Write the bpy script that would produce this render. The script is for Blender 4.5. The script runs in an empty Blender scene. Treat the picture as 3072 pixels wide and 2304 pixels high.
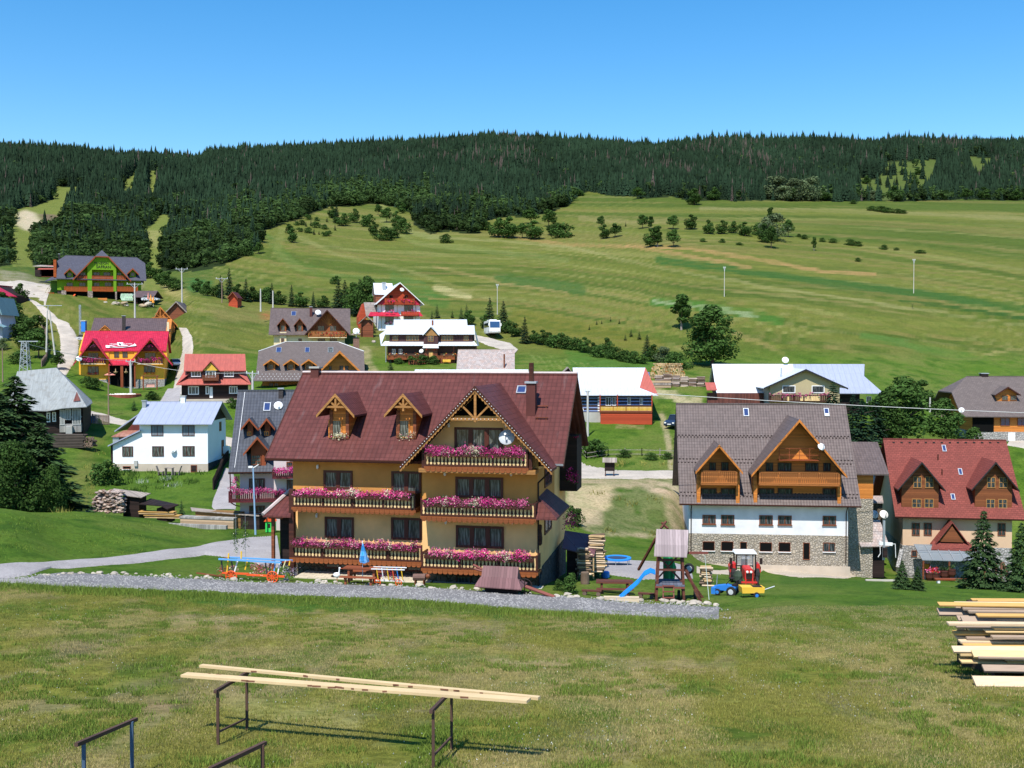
import bpy, math, random
import numpy as np
from mathutils import Vector, Matrix
R = math.radians
rnd = random.Random(7)
SC = bpy.context.scene
C = SC.collection
# ------------------------------------------------------------------ camera
PIT = math.atan(92/3200)
cam = bpy.data.objects.new('camera', bpy.data.cameras.new('camera'))
C.objects.link(cam); SC.camera = cam
cam.data.sensor_width = 36; cam.data.lens = 37.5
cam.data.clip_start = 0.5; cam.data.clip_end = 9000
cam.rotation_euler = (R(90)-PIT, 0, 0)
# ------------------------------------------------------------------ light
SUN_EL, SUN_AZ = R(57), R(18)        # azimuth: degrees to the left of straight behind the camera
sdir = Vector((-math.sin(SUN_AZ)*math.cos(SUN_EL), -math.cos(SUN_AZ)*math.cos(SUN_EL), math.sin(SUN_EL)))
sun = bpy.data.objects.new('sun', bpy.data.lights.new('sun', 'SUN')); C.objects.link(sun)
sun.data.energy = 5.0; sun.data.angle = R(0.5); sun.data.color = (1, .955, .88)
sun.rotation_euler = sdir.to_track_quat('Z', 'Y').to_euler()
w = bpy.data.worlds.new('World'); SC.world = w; w.use_nodes = True
wn = w.node_tree; bg = wn.nodes['Background']; sky = wn.nodes.new('ShaderNodeTexSky')
sky.sky_type = 'NISHITA'; sky.sun_disc = False; sky.sun_elevation = SUN_EL
sky.sun_rotation = math.atan2(sdir.x, sdir.y)
sky.altitude = 900; sky.air_density = 1.25; sky.dust_density = 0.35; sky.ozone_density = 2.6
hs_ = wn.nodes.new('ShaderNodeHueSaturation'); hs_.inputs['Saturation'].default_value = 1.42; wn.links.new(sky.outputs[0], hs_.inputs['Color'])
wn.links.new(hs_.outputs[0], bg.inputs[0]); bg.inputs[1].default_value = 0.14
SC.view_settings.view_transform = 'Standard'; SC.view_settings.look = 'None'
SC.view_settings.exposure = 0.42; SC.view_settings.gamma = 1
SC.cycles.max_bounces = 5; SC.cycles.diffuse_bounces = 2; SC.cycles.glossy_bounces = 2
SC.cycles.transparent_max_bounces = 6
# ------------------------------------------------------------------ picture <-> place
cp, sp = math.cos(PIT), math.sin(PIT)
def W(px, py, Y):
    a = (px-1536)/3200; b = (1152-py)/3200
    dy = cp+b*sp; k = Y/dy
    return Vector((a*k, Y, (-sp+b*cp)*k))
def zr(py):
    b = (1152-py)/3200
    return (-sp+b*cp)/(cp+b*sp)
# ------------------------------------------------------------------ terrain
NEAR = [(4, 4900), (6, 3786), (10, 2897), (14, 2530), (18, 2310)]
FARC = [(1900, 700), (3000, 820)]
COLS = {
 -900: NEAR+[(27,2050),(40,1850),(52,1750),(56,1715),(60,1680),(66,1590),(75,1500),(82,1490),(90,1500),(110,1480),(150,1330),(200,1140),(270,900),(340,800),(400,740),(500,670),(650,590),(800,530),(1000,480),(1200,450),(1500,520)]+FARC,
 0: NEAR+[(27,2050),(40,1855),(52,1760),(56,1725),(60,1690),(66,1612),(75,1532),(79,1524),(85,1535),(95,1562),(110,1510),(120,1460),(140,1345),(150,1295),(170,1210),(200,1115),(240,985),(270,885),(300,832),(340,795),(400,755),(500,690),(650,610),(800,550),(1000,495),(1150,470),(1500,540)]+FARC,
 200: NEAR+[(27,2052),(40,1862),(52,1767),(57,1735),(62,1705),(68,1660),(78,1575),(86,1540),(91,1536),(98,1550),(105,1530),(120,1460),(140,1345),(150,1300),(165,1245),(180,1190),(200,1125),(240,1000),(265,905),(280,880),(310,850),(350,810),(400,765),(500,695),(650,612),(800,550),(1000,498),(1150,472),(1500,540)]+FARC,
 400: NEAR+[(27,2054),(40,1870),(52,1772),(57,1743),(62,1716),(68,1685),(80,1600),(90,1557),(95,1552),(101,1558),(110,1522),(120,1475),(133,1414),(145,1350),(160,1290),(175,1235),(190,1192),(205,1166),(225,1110),(240,1040),(255,975),(268,930),(280,905),(310,868),(350,828),(400,785),(500,712),(650,628),(800,568),(1000,515),(1130,498),(1500,560)]+FARC,
 500: NEAR+[(27,2055),(40,1875),(50,1802),(56,1762),(62,1722),(68,1691),(78,1627),(89,1580),(95,1567),(101,1566),(110,1526),(122,1470),(133,1415),(145,1345),(160,1280),(175,1225),(190,1190),(205,1164),(218,1120),(230,1062),(241,1012),(256,968),(268,935),(280,908),(310,864),(350,820),(400,770),(500,700),(650,622),(800,565),(1000,515),(1130,494),(1500,560)]+FARC,
 600: NEAR+[(27,2055),(40,1880),(50,1806),(56,1766),(62,1727),(68,1697),(76,1655),(88,1598),(94,1582),(101,1574),(110,1530),(122,1470),(133,1416),(145,1345),(155,1262),(161,1208),(168,1192),(185,1160),(205,1090),(225,1010),(245,950),(262,905),(280,878),(310,850),(350,800),(400,752),(500,690),(650,620),(800,565),(1000,515),(1130,490),(1500,560)]+FARC,
 800: NEAR+[(27,2056),(40,1885),(50,1818),(55,1785),(61,1748),(66,1715),(76,1655),(88,1603),(100,1560),(120,1480),(140,1390),(155,1285),(161,1215),(175,1190),(190,1155),(210,1090),(225,1040),(245,985),(262,940),(285,905),(310,850),(350,775),(400,712),(480,650),(560,610),(650,580),(800,540),(1000,490),(1150,465),(1500,540)]+FARC,
 1200: NEAR+[(27,2056),(40,1892),(50,1824),(55,1785),(61,1750),(66,1735),(75,1700),(100,1600),(128,1480),(150,1330),(175,1180),(190,1125),(203,1092),(215,1060),(232,1020),(255,985),(275,935),(300,885),(350,800),(420,715),(500,655),(580,615),(700,570),(900,505),(1050,460),(1150,448),(1500,530)]+FARC,
 1600: NEAR+[(27,2056),(40,1900),(48,1852),(53,1822),(57,1785),(61,1762),(66,1745),(75,1705),(90,1630),(105,1535),(120,1455),(128,1425),(135,1400),(150,1312),(162,1258),(175,1190),(190,1130),(210,1080),(230,1042),(250,1000),(272,945),(300,890),(340,822),(400,745),(470,676),(540,625),(620,585),(800,520),(1000,455),(1120,440),(1500,520)]+FARC,
 1850: NEAR+[(27,2056),(40,1904),(48,1858),(53,1830),(57,1800),(61,1778),(66,1748),(72,1720),(80,1688),(90,1655),(100,1618),(108,1560),(118,1475),(124,1440),(132,1415),(150,1312),(162,1262),(178,1175),(195,1120),(210,1086),(230,1050),(250,990),(272,925),(300,866),(340,795),(400,715),(470,652),(530,610),(600,580),(800,525),(1000,455),(1100,440),(1500,520)]+FARC,
 2000: NEAR+[(27,2056),(40,1904),(48,1860),(53,1836),(57,1808),(61,1788),(66,1760),(72,1735),(80,1700),(90,1670),(100,1640),(108,1590),(118,1480),(126,1440),(140,1372),(150,1312),(162,1262),(180,1165),(195,1120),(210,1092),(230,1050),(250,975),(270,905),(300,842),(340,768),(400,692),(470,637),(520,603),(570,578),(700,555),(900,490),(1050,456),(1500,530)]+FARC,
 2120: NEAR+[(27,2056),(40,1902),(48,1858),(53,1834),(57,1806),(62,1780),(70,1755),(80,1732),(90,1715),(104,1697),(114,1660),(126,1470),(140,1380),(150,1320),(165,1258),(180,1170),(195,1122),(210,1095),(230,1045),(250,960),(270,893),(300,838),(340,766),(400,692),(470,637),(520,603),(570,580),(700,560),(900,492),(1050,456),(1500,530)]+FARC,
 2400: NEAR+[(27,2056),(40,1895),(50,1828),(60,1782),(72,1752),(88,1735),(106,1716),(116,1670),(130,1500),(145,1350),(165,1250),(180,1200),(200,1135),(215,1100),(240,1000),(270,905),(300,850),(340,785),(400,716),(470,657),(520,622),(570,599),(610,592),(700,598),(800,565),(1000,490),(1080,462),(1500,540)]+FARC,
 2640: NEAR+[(27,2056),(40,1892),(50,1828),(60,1786),(72,1760),(90,1745),(110,1733),(125,1640),(138,1470),(150,1330),(165,1275),(190,1180),(215,1105),(240,1020),(270,925),(300,862),(340,795),(400,722),(470,662),(540,617),(590,598),(630,592),(740,595),(860,545),(1050,470),(1500,540)]+FARC,
 2900: NEAR+[(27,2056),(40,1890),(50,1830),(60,1792),(75,1766),(92,1752),(114,1742),(128,1640),(142,1420),(152,1330),(162,1312),(180,1240),(200,1178),(220,1118),(245,1040),(275,935),(300,872),(340,802),(400,728),(470,667),(540,624),(600,600),(645,594),(760,590),(900,530),(1100,465),(1500,540)]+FARC,
 4000: NEAR+[(27,2056),(40,1890),(50,1835),(60,1795),(75,1775),(92,1762),(114,1750),(128,1650),(142,1430),(152,1340),(165,1310),(180,1250),(200,1190),(220,1130),(245,1050),(275,950),(300,885),(340,815),(400,740),(470,680),(540,630),(600,605),(650,600),(760,590),(900,530),(1100,470),(1500,540)]+FARC,
}
def pchip(xs, ys, x):
    xs = np.array(xs, float); ys = np.array(ys, float); h = np.diff(xs); d = np.diff(ys)/h
    m = np.zeros(len(xs)); m[0] = d[0]; m[-1] = d[-1]
    for i in range(1, len(xs)-1):
        if d[i-1]*d[i] > 0:
            w1 = 2*h[i]+h[i-1]; w2 = h[i]+2*h[i-1]; m[i] = (w1+w2)/(w1/d[i-1]+w2/d[i])
    k = np.clip(np.searchsorted(xs, x)-1, 0, len(h)-1); t = (x-xs[k])/h[k]; t = np.clip(t, 0, 1)
    return ((1+2*t)*(1-t)**2*ys[k]+t*(1-t)**2*h[k]*m[k]+t*t*(3-2*t)*ys[k+1]+t*t*(t-1)*h[k]*m[k+1])
TX = np.linspace(-900, 4000, 491); TL = np.linspace(math.log(4), math.log(3000), 620)
ck = sorted(COLS)
prof = np.array([pchip([math.log(a) for a, b in COLS[k]], [b for a, b in COLS[k]], TL) for k in ck])   # cols x L
TAB = np.array([pchip(ck, prof[:, j], TX) for j in range(len(TL))])    # L x X
for _ in range(5):
    P = np.pad(TAB, ((0, 0), (1, 1)), 'edge'); TAB = (P[:, :-2]+2*P[:, 1:-1]+P[:, 2:])/4
for _ in range(2):
    TAB[1:-1] = (TAB[:-2]+2*TAB[1:-1]+TAB[2:])/4
_sk = np.interp(TX, [0,200,400,500,590,640,800,1000,1250,1480,1700,1890,2000,2090,2170,2320,2470,2620,2700,2920,3040], [8,0,8,2,-10,6,-7,-9,-5,6,-8,-18,-8,3,12,12,20,13,24,12,13])
_t = np.clip((TL-math.log(680))/(math.log(980)-math.log(680)), 0, 1); TAB = TAB-_sk[None, :]*(_t*_t*(3-2*_t))[:, None]
_b = (1152-TAB)/3200
ZR = (-sp+_b*cp)/(cp+_b*sp)
def vn2(x, y, seed=0):
    xi = np.floor(x).astype(np.int64); yi = np.floor(y).astype(np.int64); fx = x-xi; fy = y-yi
    fx = fx*fx*(3-2*fx); fy = fy*fy*(3-2*fy)
    def hsh(a, b):
        n = (a*374761393+b*668265263+seed*974634777) & 0xffffffff
        n = ((n ^ (n >> 13))*1274126177) & 0xffffffff
        return ((n ^ (n >> 16)) & 0xffff)/65535.0
    return (hsh(xi, yi)*(1-fx)+hsh(xi+1, yi)*fx)*(1-fy)+(hsh(xi, yi+1)*(1-fx)+hsh(xi+1, yi+1)*fx)*fy
def fbm(x, y, seed=0, o=4):
    s = 0; a = .5; t = 0
    for k in range(o):
        s = s+a*vn2(x*2**k, y*2**k, seed+k); t += a; a *= .5
    return s/t
def ground(X, Y):
    X = np.asarray(X, float); Y = np.maximum(np.asarray(Y, float), 4.01)
    px = 1536+3200*X/Y; u = np.clip((px-TX[0])/(TX[1]-TX[0]), 0, len(TX)-1.001); v = np.clip((np.log(Y)-TL[0])/(TL[1]-TL[0]), 0, len(TL)-1.001)
    i = u.astype(int); j = v.astype(int); fu = u-i; fv = v-j
    z = (ZR[j, i]*(1-fu)+ZR[j, i+1]*fu)*(1-fv)+(ZR[j+1, i]*(1-fu)+ZR[j+1, i+1]*fu)*fv
    return z*Y + (fbm(X/3.1, Y/3.1, 5, 2)-.5)*.16*np.clip(Y/60, .5, 2.5)
def gz(X, Y): return float(ground(X, Y))
_ys = np.exp(np.linspace(math.log(8), math.log(1400), 2600))
def G(px, py, ymin=0, ymax=1e9):
    """first point where the view ray through a pixel meets the ground beyond ymin"""
    d = W(px, py, 1.0); ys = _ys[(_ys >= ymin) & (_ys <= ymax)]
    dz = d.z*ys-ground(d.x*ys, ys); k = np.argmax(dz <= 0)
    if dz[k] > 0: k = np.argmin(np.abs(dz))
    Y = ys[k]
    return Vector((d.x*Y, Y, gz(d.x*Y, Y)))
def on(px, Y):
    X = (px-1536)/3200*Y; return Vector((X, Y, gz(X, Y)))
# ------------------------------------------------------------------ materials
MATS = {}
def nt(name):
    m = bpy.data.materials.new(name); m.use_nodes = True; return m, m.node_tree, m.node_tree.nodes['Principled BSDF']
def N(t, typ, **kw):
    n = t.nodes.new(typ)
    for k, v in kw.items():
        if k.startswith('i'): n.inputs[int(k[1:])].default_value = v
        else: setattr(n, k, v)
    return n
def Mx(t, a, b, f, mode='MIX'):
    n = t.nodes.new('ShaderNodeMix'); n.data_type = 'RGBA'; n.blend_type = mode
    for s, v in ((n.inputs[0], f), (n.inputs[6], a), (n.inputs[7], b)):
        if hasattr(v, 'is_linked') or hasattr(v, 'links'): t.links.new(v, s)
        elif isinstance(v, (int, float)): s.default_value = v
        else: s.default_value = (*v, 1) if len(v) == 3 else v
    return n.outputs[2]
def Ma(t, op, a, b=0.0, c=None):
    n = t.nodes.new('ShaderNodeMath'); n.operation = op
    for i, v in enumerate((a, b) if c is None else (a, b, c)):
        if hasattr(v, 'links'): t.links.new(v, n.inputs[i])
        else: n.inputs[i].default_value = v
    return n.outputs[0]
def ramp(t, fac, a, b):
    n = t.nodes.new('ShaderNodeMapRange'); n.clamp = True; t.links.new(fac, n.inputs[0]); n.inputs[1].default_value = a; n.inputs[2].default_value = b
    return n.outputs[0]
def noise(t, vec, scale, detail=4, rough=.6):
    n = t.nodes.new('ShaderNodeTexNoise'); n.inputs['Scale'].default_value = scale; n.inputs['Detail'].default_value = detail; n.inputs['Roughness'].default_value = rough
    if vec is not None: t.links.new(vec, n.inputs['Vector'])
    return n.outputs[0]
def bump(t, bs, h, s=.4, d=.02):
    n = t.nodes.new('ShaderNodeBump'); n.inputs['Strength'].default_value = s; n.inputs['Distance'].default_value = d
    t.links.new(h, n.inputs['Height']); t.links.new(n.outputs[0], bs.inputs['Normal'])
def dk(c, k): return tuple(min(1, x*k) for x in c)
def mat(name, col=(.5,.5,.5), kind='plain', rough=.75, var=.25, a=.35, b=.2, spec=.3, metal=0, col2=None):
    if name in MATS: return MATS[name]
    m, t, bs = nt(name); MATS[name] = m
    bs.inputs['Roughness'].default_value = rough; bs.inputs['Specular IOR Level'].default_value = spec; bs.inputs['Metallic'].default_value = metal
    uv = t.nodes.new('ShaderNodeUVMap').outputs[0]; ob = t.nodes.new('ShaderNodeTexCoord').outputs['Object']
    L = t.links.new
    big = noise(t, ob, .6, 5); fine = noise(t, ob, 9, 3)
    if kind == 'plain':
        c = Mx(t, dk(col, 1-var), dk(col, 1+var*.5), ramp(t, big, .3, .7)); c = Mx(t, c, dk(col, .75), Ma(t, 'MULTIPLY', ramp(t, fine, .55, .85), var))
        L(c, bs.inputs[0]); bump(t, bs, fine, .25, .01)
    elif kind == 'tile':      # rows a metres up the slope, columns b metres along it
        s = t.nodes.new('ShaderNodeSeparateXYZ'); L(uv, s.inputs[0])
        r = Ma(t, 'FRACT', Ma(t, 'DIVIDE', s.outputs[1], a)); q = Ma(t, 'FRACT', Ma(t, 'DIVIDE', s.outputs[0], b))
        wv = Ma(t, 'SINE', Ma(t, 'MULTIPLY', q, 6.2832))
        h = Ma(t, 'ADD', Ma(t, 'MULTIPLY', wv, .35), Ma(t, 'MULTIPLY', Ma(t, 'SUBTRACT', 1.0, r), .8))
        br = t.nodes.new('ShaderNodeTexBrick'); br.offset = 0; br.inputs['Scale'].default_value = 1; br.inputs['Brick Width'].default_value = b; br.inputs['Row Height'].default_value = a
        br.inputs['Mortar Size'].default_value = 0; br.inputs[1].default_value = (.8,.8,.8,1); br.inputs[2].default_value = (1.15,1.15,1.15,1); L(uv, br.inputs[0])
        c = Mx(t, dk(col, 1-var*.7), dk(col, 1+var*.6), ramp(t, big, .3, .7)); c = Mx(t, c, br.outputs[0], .8, 'MULTIPLY')
        gap = Ma(t, 'MAXIMUM', ramp(t, r, .14, .0), Ma(t, 'MULTIPLY', ramp(t, wv, -.55, -1), .6))
        c = Mx(t, c, dk(col, .35), Ma(t, 'MULTIPLY', gap, .75)); c = Mx(t, c, dk(col, 1.5), Ma(t, 'MULTIPLY', ramp(t, fine, .62, .8), .35))
        st = N(t, 'ShaderNodeMapping'); st.inputs['Scale'].default_value = (1.1, .22, 1); L(uv, st.inputs[0]); sn = noise(t, st.outputs[0], 1.7, 5)
        c = Mx(t, c, tuple(.5*x+.16 for x in col), Ma(t, 'MULTIPLY', ramp(t, sn, .6, .78), .28)); c = Mx(t, c, dk(col, .6), Ma(t, 'MULTIPLY', ramp(t, sn, .42, .28), .3))
        L(c, bs.inputs[0]); bump(t, bs, h, .8, .035)
    elif kind in ('shingle', 'brick'):
        br = t.nodes.new('ShaderNodeTexBrick'); br.inputs['Scale'].default_value = 1; br.inputs['Brick Width'].default_value = b; br.inputs['Row Height'].default_value = a
        br.inputs['Mortar Size'].default_value = .012; br.inputs['Mortar Smooth'].default_value = .3
        br.inputs[1].default_value = (*dk(col, 1-var), 1); br.inputs[2].default_value = (*dk(col, 1+var), 1); br.inputs[3].default_value = (*dk(col, .3), 1); L(uv, br.inputs[0])
        c = Mx(t, br.outputs[0], dk(col2 or col, .8), ramp(t, noise(t, ob, 1.3, 6), .45, .75)); L(c, bs.inputs[0]); bump(t, bs, Ma(t, 'SUBTRACT', 1.0, br.outputs[1]), .7, .03)
    elif kind in ('wood', 'planks'):    # boards b wide; 'wood' runs across the face, 'planks' up it
        s = t.nodes.new('ShaderNodeSeparateXYZ'); L(uv, s.inputs[0]); ax = s.outputs[0 if kind == 'planks' else 1]
        k = Ma(t, 'DIVIDE', ax, b); r = Ma(t, 'FRACT', k); idn = t.nodes.new('ShaderNodeTexWhiteNoise'); idn.noise_dimensions = '1D'; L(Ma(t, 'FLOOR', k), idn.inputs['W'])
        mp = t.nodes.new('ShaderNodeMapping'); mp.inputs['Scale'].default_value = (9, .8, 1) if kind == 'planks' else (.8, 9, 1); L(uv, mp.inputs[0])
        gr = noise(t, mp.outputs[0], 2.5, 5); c = Mx(t, dk(col, 1-var), dk(col, 1+var), idn.outputs[0]); c = Mx(t, c, dk(col, .55), Ma(t, 'MULTIPLY', ramp(t, gr, .5, .75), .6))
        c = Mx(t, c, dk(col, .25), ramp(t, Ma(t, 'ABSOLUTE', Ma(t, 'SUBTRACT', r, .5)), .44, .5)); L(c, bs.inputs[0]); bump(t, bs, gr, .3, .01)
    elif kind == 'stone':
        vo = t.nodes.new('ShaderNodeTexVoronoi'); vo.inputs['Scale'].default_value = 1/a; L(uv, vo.inputs['Vector'])
        v2 = t.nodes.new('ShaderNodeTexVoronoi'); v2.feature = 'DISTANCE_TO_EDGE'; v2.inputs['Scale'].default_value = 1/a; L(uv, v2.inputs['Vector'])
        hs = t.nodes.new('ShaderNodeSeparateColor'); L(vo.outputs['Color'], hs.inputs[0])
        c = Mx(t, dk(col, 1-var), dk(col, 1+var), hs.outputs[0]); c = Mx(t, c, col2 or dk(col, 1.2), Ma(t, 'MULTIPLY', hs.outputs[1], .5)); c = Mx(t, c, dk(col, .45), ramp(t, v2.outputs[0], .09, .02))
        c = Mx(t, c, dk(col, .6), Ma(t, 'MULTIPLY', ramp(t, fine, .5, .8), .5)); L(c, bs.inputs[0]); bump(t, bs, ramp(t, v2.outputs[0], 0, .2), .8, .05)
    elif kind == 'metal':      # standing seams every b metres
        s = t.nodes.new('ShaderNodeSeparateXYZ'); L(uv, s.inputs[0]); r = Ma(t, 'ABSOLUTE', Ma(t, 'SUBTRACT', Ma(t, 'FRACT', Ma(t, 'DIVIDE', s.outputs[0], b)), .5))
        mp = t.nodes.new('ShaderNodeMapping'); mp.inputs['Scale'].default_value = (2.5, .35, 1); L(uv, mp.inputs[0]); st = noise(t, mp.outputs[0], 1.6, 6)
        c = Mx(t, dk(col, 1-var), dk(col, 1+var*.4), ramp(t, st, .3, .65)); c = Mx(t, c, dk(col, .5), Ma(t, 'MULTIPLY', ramp(t, r, .47, .5), .8))
        rs = Ma(t, 'ABSOLUTE', Ma(t, 'SUBTRACT', Ma(t, 'FRACT', Ma(t, 'DIVIDE', s.outputs[1], 1.8)), .5)); c = Mx(t, c, dk(col, .6), Ma(t, 'MULTIPLY', ramp(t, rs, .488, .5), .6))
        if col2: c = Mx(t, c, col2, ramp(t, noise(t, ob, 1.1, 6), .5, .7))
        L(c, bs.inputs[0]); bump(t, bs, ramp(t, r, .45, .5), .6, .03)
    elif kind == 'glass':
        mp = t.nodes.new('ShaderNodeMapping'); mp.inputs['Scale'].default_value = (7, .6, 1); L(uv, mp.inputs[0]); st = noise(t, mp.outputs[0], 1.5, 3)
        L(Mx(t, col, col2 or dk(col, 3), Ma(t, 'MULTIPLY', ramp(t, st, .46, .66), var)), bs.inputs[0])
    elif kind == 'leaf':
        at = t.nodes.new('ShaderNodeAttribute'); at.attribute_name = 'tint'; oi = t.nodes.new('ShaderNodeObjectInfo')
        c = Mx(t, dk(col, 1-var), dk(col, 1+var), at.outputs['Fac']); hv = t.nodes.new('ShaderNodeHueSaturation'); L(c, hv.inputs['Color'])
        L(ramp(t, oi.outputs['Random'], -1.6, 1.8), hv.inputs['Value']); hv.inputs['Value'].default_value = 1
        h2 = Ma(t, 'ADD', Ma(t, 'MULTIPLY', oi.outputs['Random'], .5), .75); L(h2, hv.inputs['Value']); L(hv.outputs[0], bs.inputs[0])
        tr = t.nodes.new('ShaderNodeBsdfTranslucent'); L(hv.outputs[0], tr.inputs[0]); ms = t.nodes.new('ShaderNodeMixShader'); ms.inputs[0].default_value = a
        L(bs.outputs[0], ms.inputs[1]); L(tr.outputs[0], ms.inputs[2]); L(ms.outputs[0], t.nodes['Material Output'].inputs[0])
    elif kind == 'vcol':
        at = t.nodes.new('ShaderNodeAttribute'); at.attribute_name = 'vc'; L(at.outputs['Color'], bs.inputs[0])
    return m
# ------------------------------------------------------------------ mesh builder
class MB:
    def __init__(s): s.v = []; s.f = []; s.m = []; s.cur = 0; s.ms = []
    def use(s, m):
        if m not in s.ms: s.ms.append(m)
        s.cur = s.ms.index(m); return s
    def face(s, *p):
        i = len(s.v); s.v += [tuple(q) for q in p]; s.f.append(tuple(range(i, i+len(p)))); s.m.append(s.cur); return s
    def idx(s, vs, fs):
        i = len(s.v); s.v += [tuple(q) for q in vs]
        for f in fs: s.f.append(tuple(i+k for k in f)); s.m.append(s.cur)
        return s
    def box(s, x0, x1, y0, y1, z0, z1):
        return s.idx([(x0,y0,z0),(x1,y0,z0),(x1,y1,z0),(x0,y1,z0),(x0,y0,z1),(x1,y0,z1),(x1,y1,z1),(x0,y1,z1)],
                     [(0,3,2,1),(4,5,6,7),(0,1,5,4),(1,2,6,5),(2,3,7,6),(3,0,4,7)])
    def slab(s, pts, t, d=(0,0,-1)):
        n = len(pts); b = [(p[0]+d[0]*t, p[1]+d[1]*t, p[2]+d[2]*t) for p in pts]
        return s.idx(list(pts)+b, [tuple(range(n)), tuple(range(2*n-1, n-1, -1))]+[(i, i+n, (i+1) % n+n, (i+1) % n) for i in range(n)])
    def prx(s, yz, x0, x1): return s.slab([(x0, y, z) for y, z in yz], x1-x0, (1,0,0))
    def pry(s, xz, y0, y1): return s.slab([(x, y0, z) for x, z in xz], y1-y0, (0,1,0))
    def tube(s, a, b, r, r2=None, n=6):
        a = Vector(a); b = Vector(b); r2 = r if r2 is None else r2; d = (b-a)
        if d.length < 1e-6: return s
        q = d.to_track_quat('Z', 'Y'); vs = []
        for p, rr in ((a, r), (b, r2)):
            for k in range(n):
                t = 2*math.pi*k/n; vs.append(p+q @ Vector((math.cos(t)*rr, math.sin(t)*rr, 0)))
        return s.idx(vs, [(k, (k+1) % n, n+(k+1) % n, n+k) for k in range(n)]+[tuple(range(n-1, -1, -1)), tuple(range(n, 2*n))])
    def bar(s, a, b, w_, h_):     # rectangular bar from a to b
        a = Vector(a); b = Vector(b); d = (b-a).normalized(); up = Vector((0,0,1)) if abs(d.z) < .95 else Vector((0,1,0))
        sx = d.cross(up).normalized()*w_/2; sz = sx.cross(d).normalized()*h_/2
        vs = [a-sx-sz, a+sx-sz, a+sx+sz, a-sx+sz, b-sx-sz, b+sx-sz, b+sx+sz, b-sx+sz]
        return s.idx(vs, [(0,1,2,3),(7,6,5,4),(0,4,5,1),(1,5,6,2),(2,6,7,3),(3,7,4,0)])
    def lathe(s, c, prof, n=16, ax='z', sy=1):
        vs = []
        for r_, h_ in prof:
            for k in range(n):
                t = 2*math.pi*k/n; x = math.cos(t)*r_; y = math.sin(t)*r_*sy
                vs.append((c[0]+x, c[1]+y, c[2]+h_) if ax == 'z' else ((c[0]+x, c[1]+h_, c[2]+y) if ax == 'y' else (c[0]+h_, c[1]+x, c[2]+y)))
        fs = [(j*n+k, j*n+(k+1) % n, (j+1)*n+(k+1) % n, (j+1)*n+k) for j in range(len(prof)-1) for k in range(n)]
        fs += [tuple(range(n-1, -1, -1)), tuple(range((len(prof)-1)*n, len(prof)*n))]
        return s.idx(vs, fs)
    def blob(s, c, r, jit=.25, n=8, seed=0):
        g = random.Random(seed*31+int(c[0]*17)); vs = [(c[0], c[1], c[2]-r[2])]; m_ = 5
        for j in range(1, m_):
            for k in range(n):
                a = math.pi*j/m_; t = 2*math.pi*k/n; q = 1+g.uniform(-jit, jit)
                vs.append((c[0]+r[0]*q*math.sin(a)*math.cos(t), c[1]+r[1]*q*math.sin(a)*math.sin(t), c[2]-r[2]*math.cos(a)*q))
        vs.append((c[0], c[1], c[2]+r[2])); L_ = len(vs)-1
        fs = [(0, 1+(k+1) % n, 1+k) for k in range(n)]+[(1+j*n+k, 1+j*n+(k+1) % n, 1+(j+1)*n+(k+1) % n, 1+(j+1)*n+k) for j in range(m_-2) for k in range(n)]
        fs += [(L_, 1+(m_-2)*n+k, 1+(m_-2)*n+(k+1) % n) for k in range(n)]
        return s.idx(vs, fs)
    def build(s, name, m=None, parent=None, smooth=False, tint=None, **tagkw):
        me = bpy.data.meshes.new(name)
        v = np.array(s.v, dtype=np.float32)
        me.from_pydata(s.v, [], s.f)
        if not smooth and len(s.f) < 60000: fixn(me)
        mm = s.ms if s.ms else [m]
        for q in mm: me.materials.append(q)
        if len(mm) > 1: me.polygons.foreach_set('material_index', s.m)
        autouv(me)
        if smooth: me.polygons.foreach_set('use_smooth', [True]*len(me.polygons))
        if tint is not None:
            at = me.attributes.new('tint', 'FLOAT', 'POINT'); at.data.foreach_set('value', np.asarray(tint, dtype=np.float32))
        o = bpy.data.objects.new(name, me); C.objects.link(o)
        if parent: o.parent = parent
        if tagkw: tag(o, **tagkw)
        return o
def fixn(me):
    import bmesh
    bm = bmesh.new(); bm.from_mesh(me); bmesh.ops.recalc_face_normals(bm, faces=bm.faces); bm.to_mesh(me); bm.free()
def autouv(me):
    n = len(me.polygons)
    if not n: return
    nr = np.empty(n*3, np.float32); me.polygons.foreach_get('normal', nr); nr = nr.reshape(-1, 3)
    co = np.empty(len(me.vertices)*3, np.float32); me.vertices.foreach_get('co', co); co = co.reshape(-1, 3)
    li = np.empty(len(me.loops), np.int32); me.loops.foreach_get('vertex_index', li)
    lt = np.empty(n, np.int32); me.polygons.foreach_get('loop_total', lt); pf = np.repeat(np.arange(n), lt)
    t = np.stack([-nr[:, 1], nr[:, 0], np.zeros(n)], 1); L_ = np.linalg.norm(t, axis=1); flat = L_ < .05
    t[flat] = (1, 0, 0); L_[flat] = 1; t /= L_[:, None]; b = np.cross(nr, t)
    uv = np.stack([(co[li]*t[pf]).sum(1), (co[li]*b[pf]).sum(1)], 1).astype(np.float32)
    u = me.uv_layers.new(name='UVMap'); u.data.foreach_set('uv', uv.ravel())
def tag(o, label=None, cat=None, group=None, kind=None):
    if label: o['label'] = label
    if cat: o['category'] = cat
    if group: o['group'] = group
    if kind: o['kind'] = kind
    return o
def empty(name, loc, rz=0, label=None, cat=None, group=None):
    o = bpy.data.objects.new(name, None); C.objects.link(o); o.location = loc; o.rotation_euler = (0, 0, rz); o.empty_display_size = .3
    return tag(o, label, cat, group)
def copy_tree(o, parent=None):
    c = o.copy(); C.objects.link(c)
    if parent: c.parent = parent
    for ch in o.children: copy_tree(ch, c)
    return c
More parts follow.
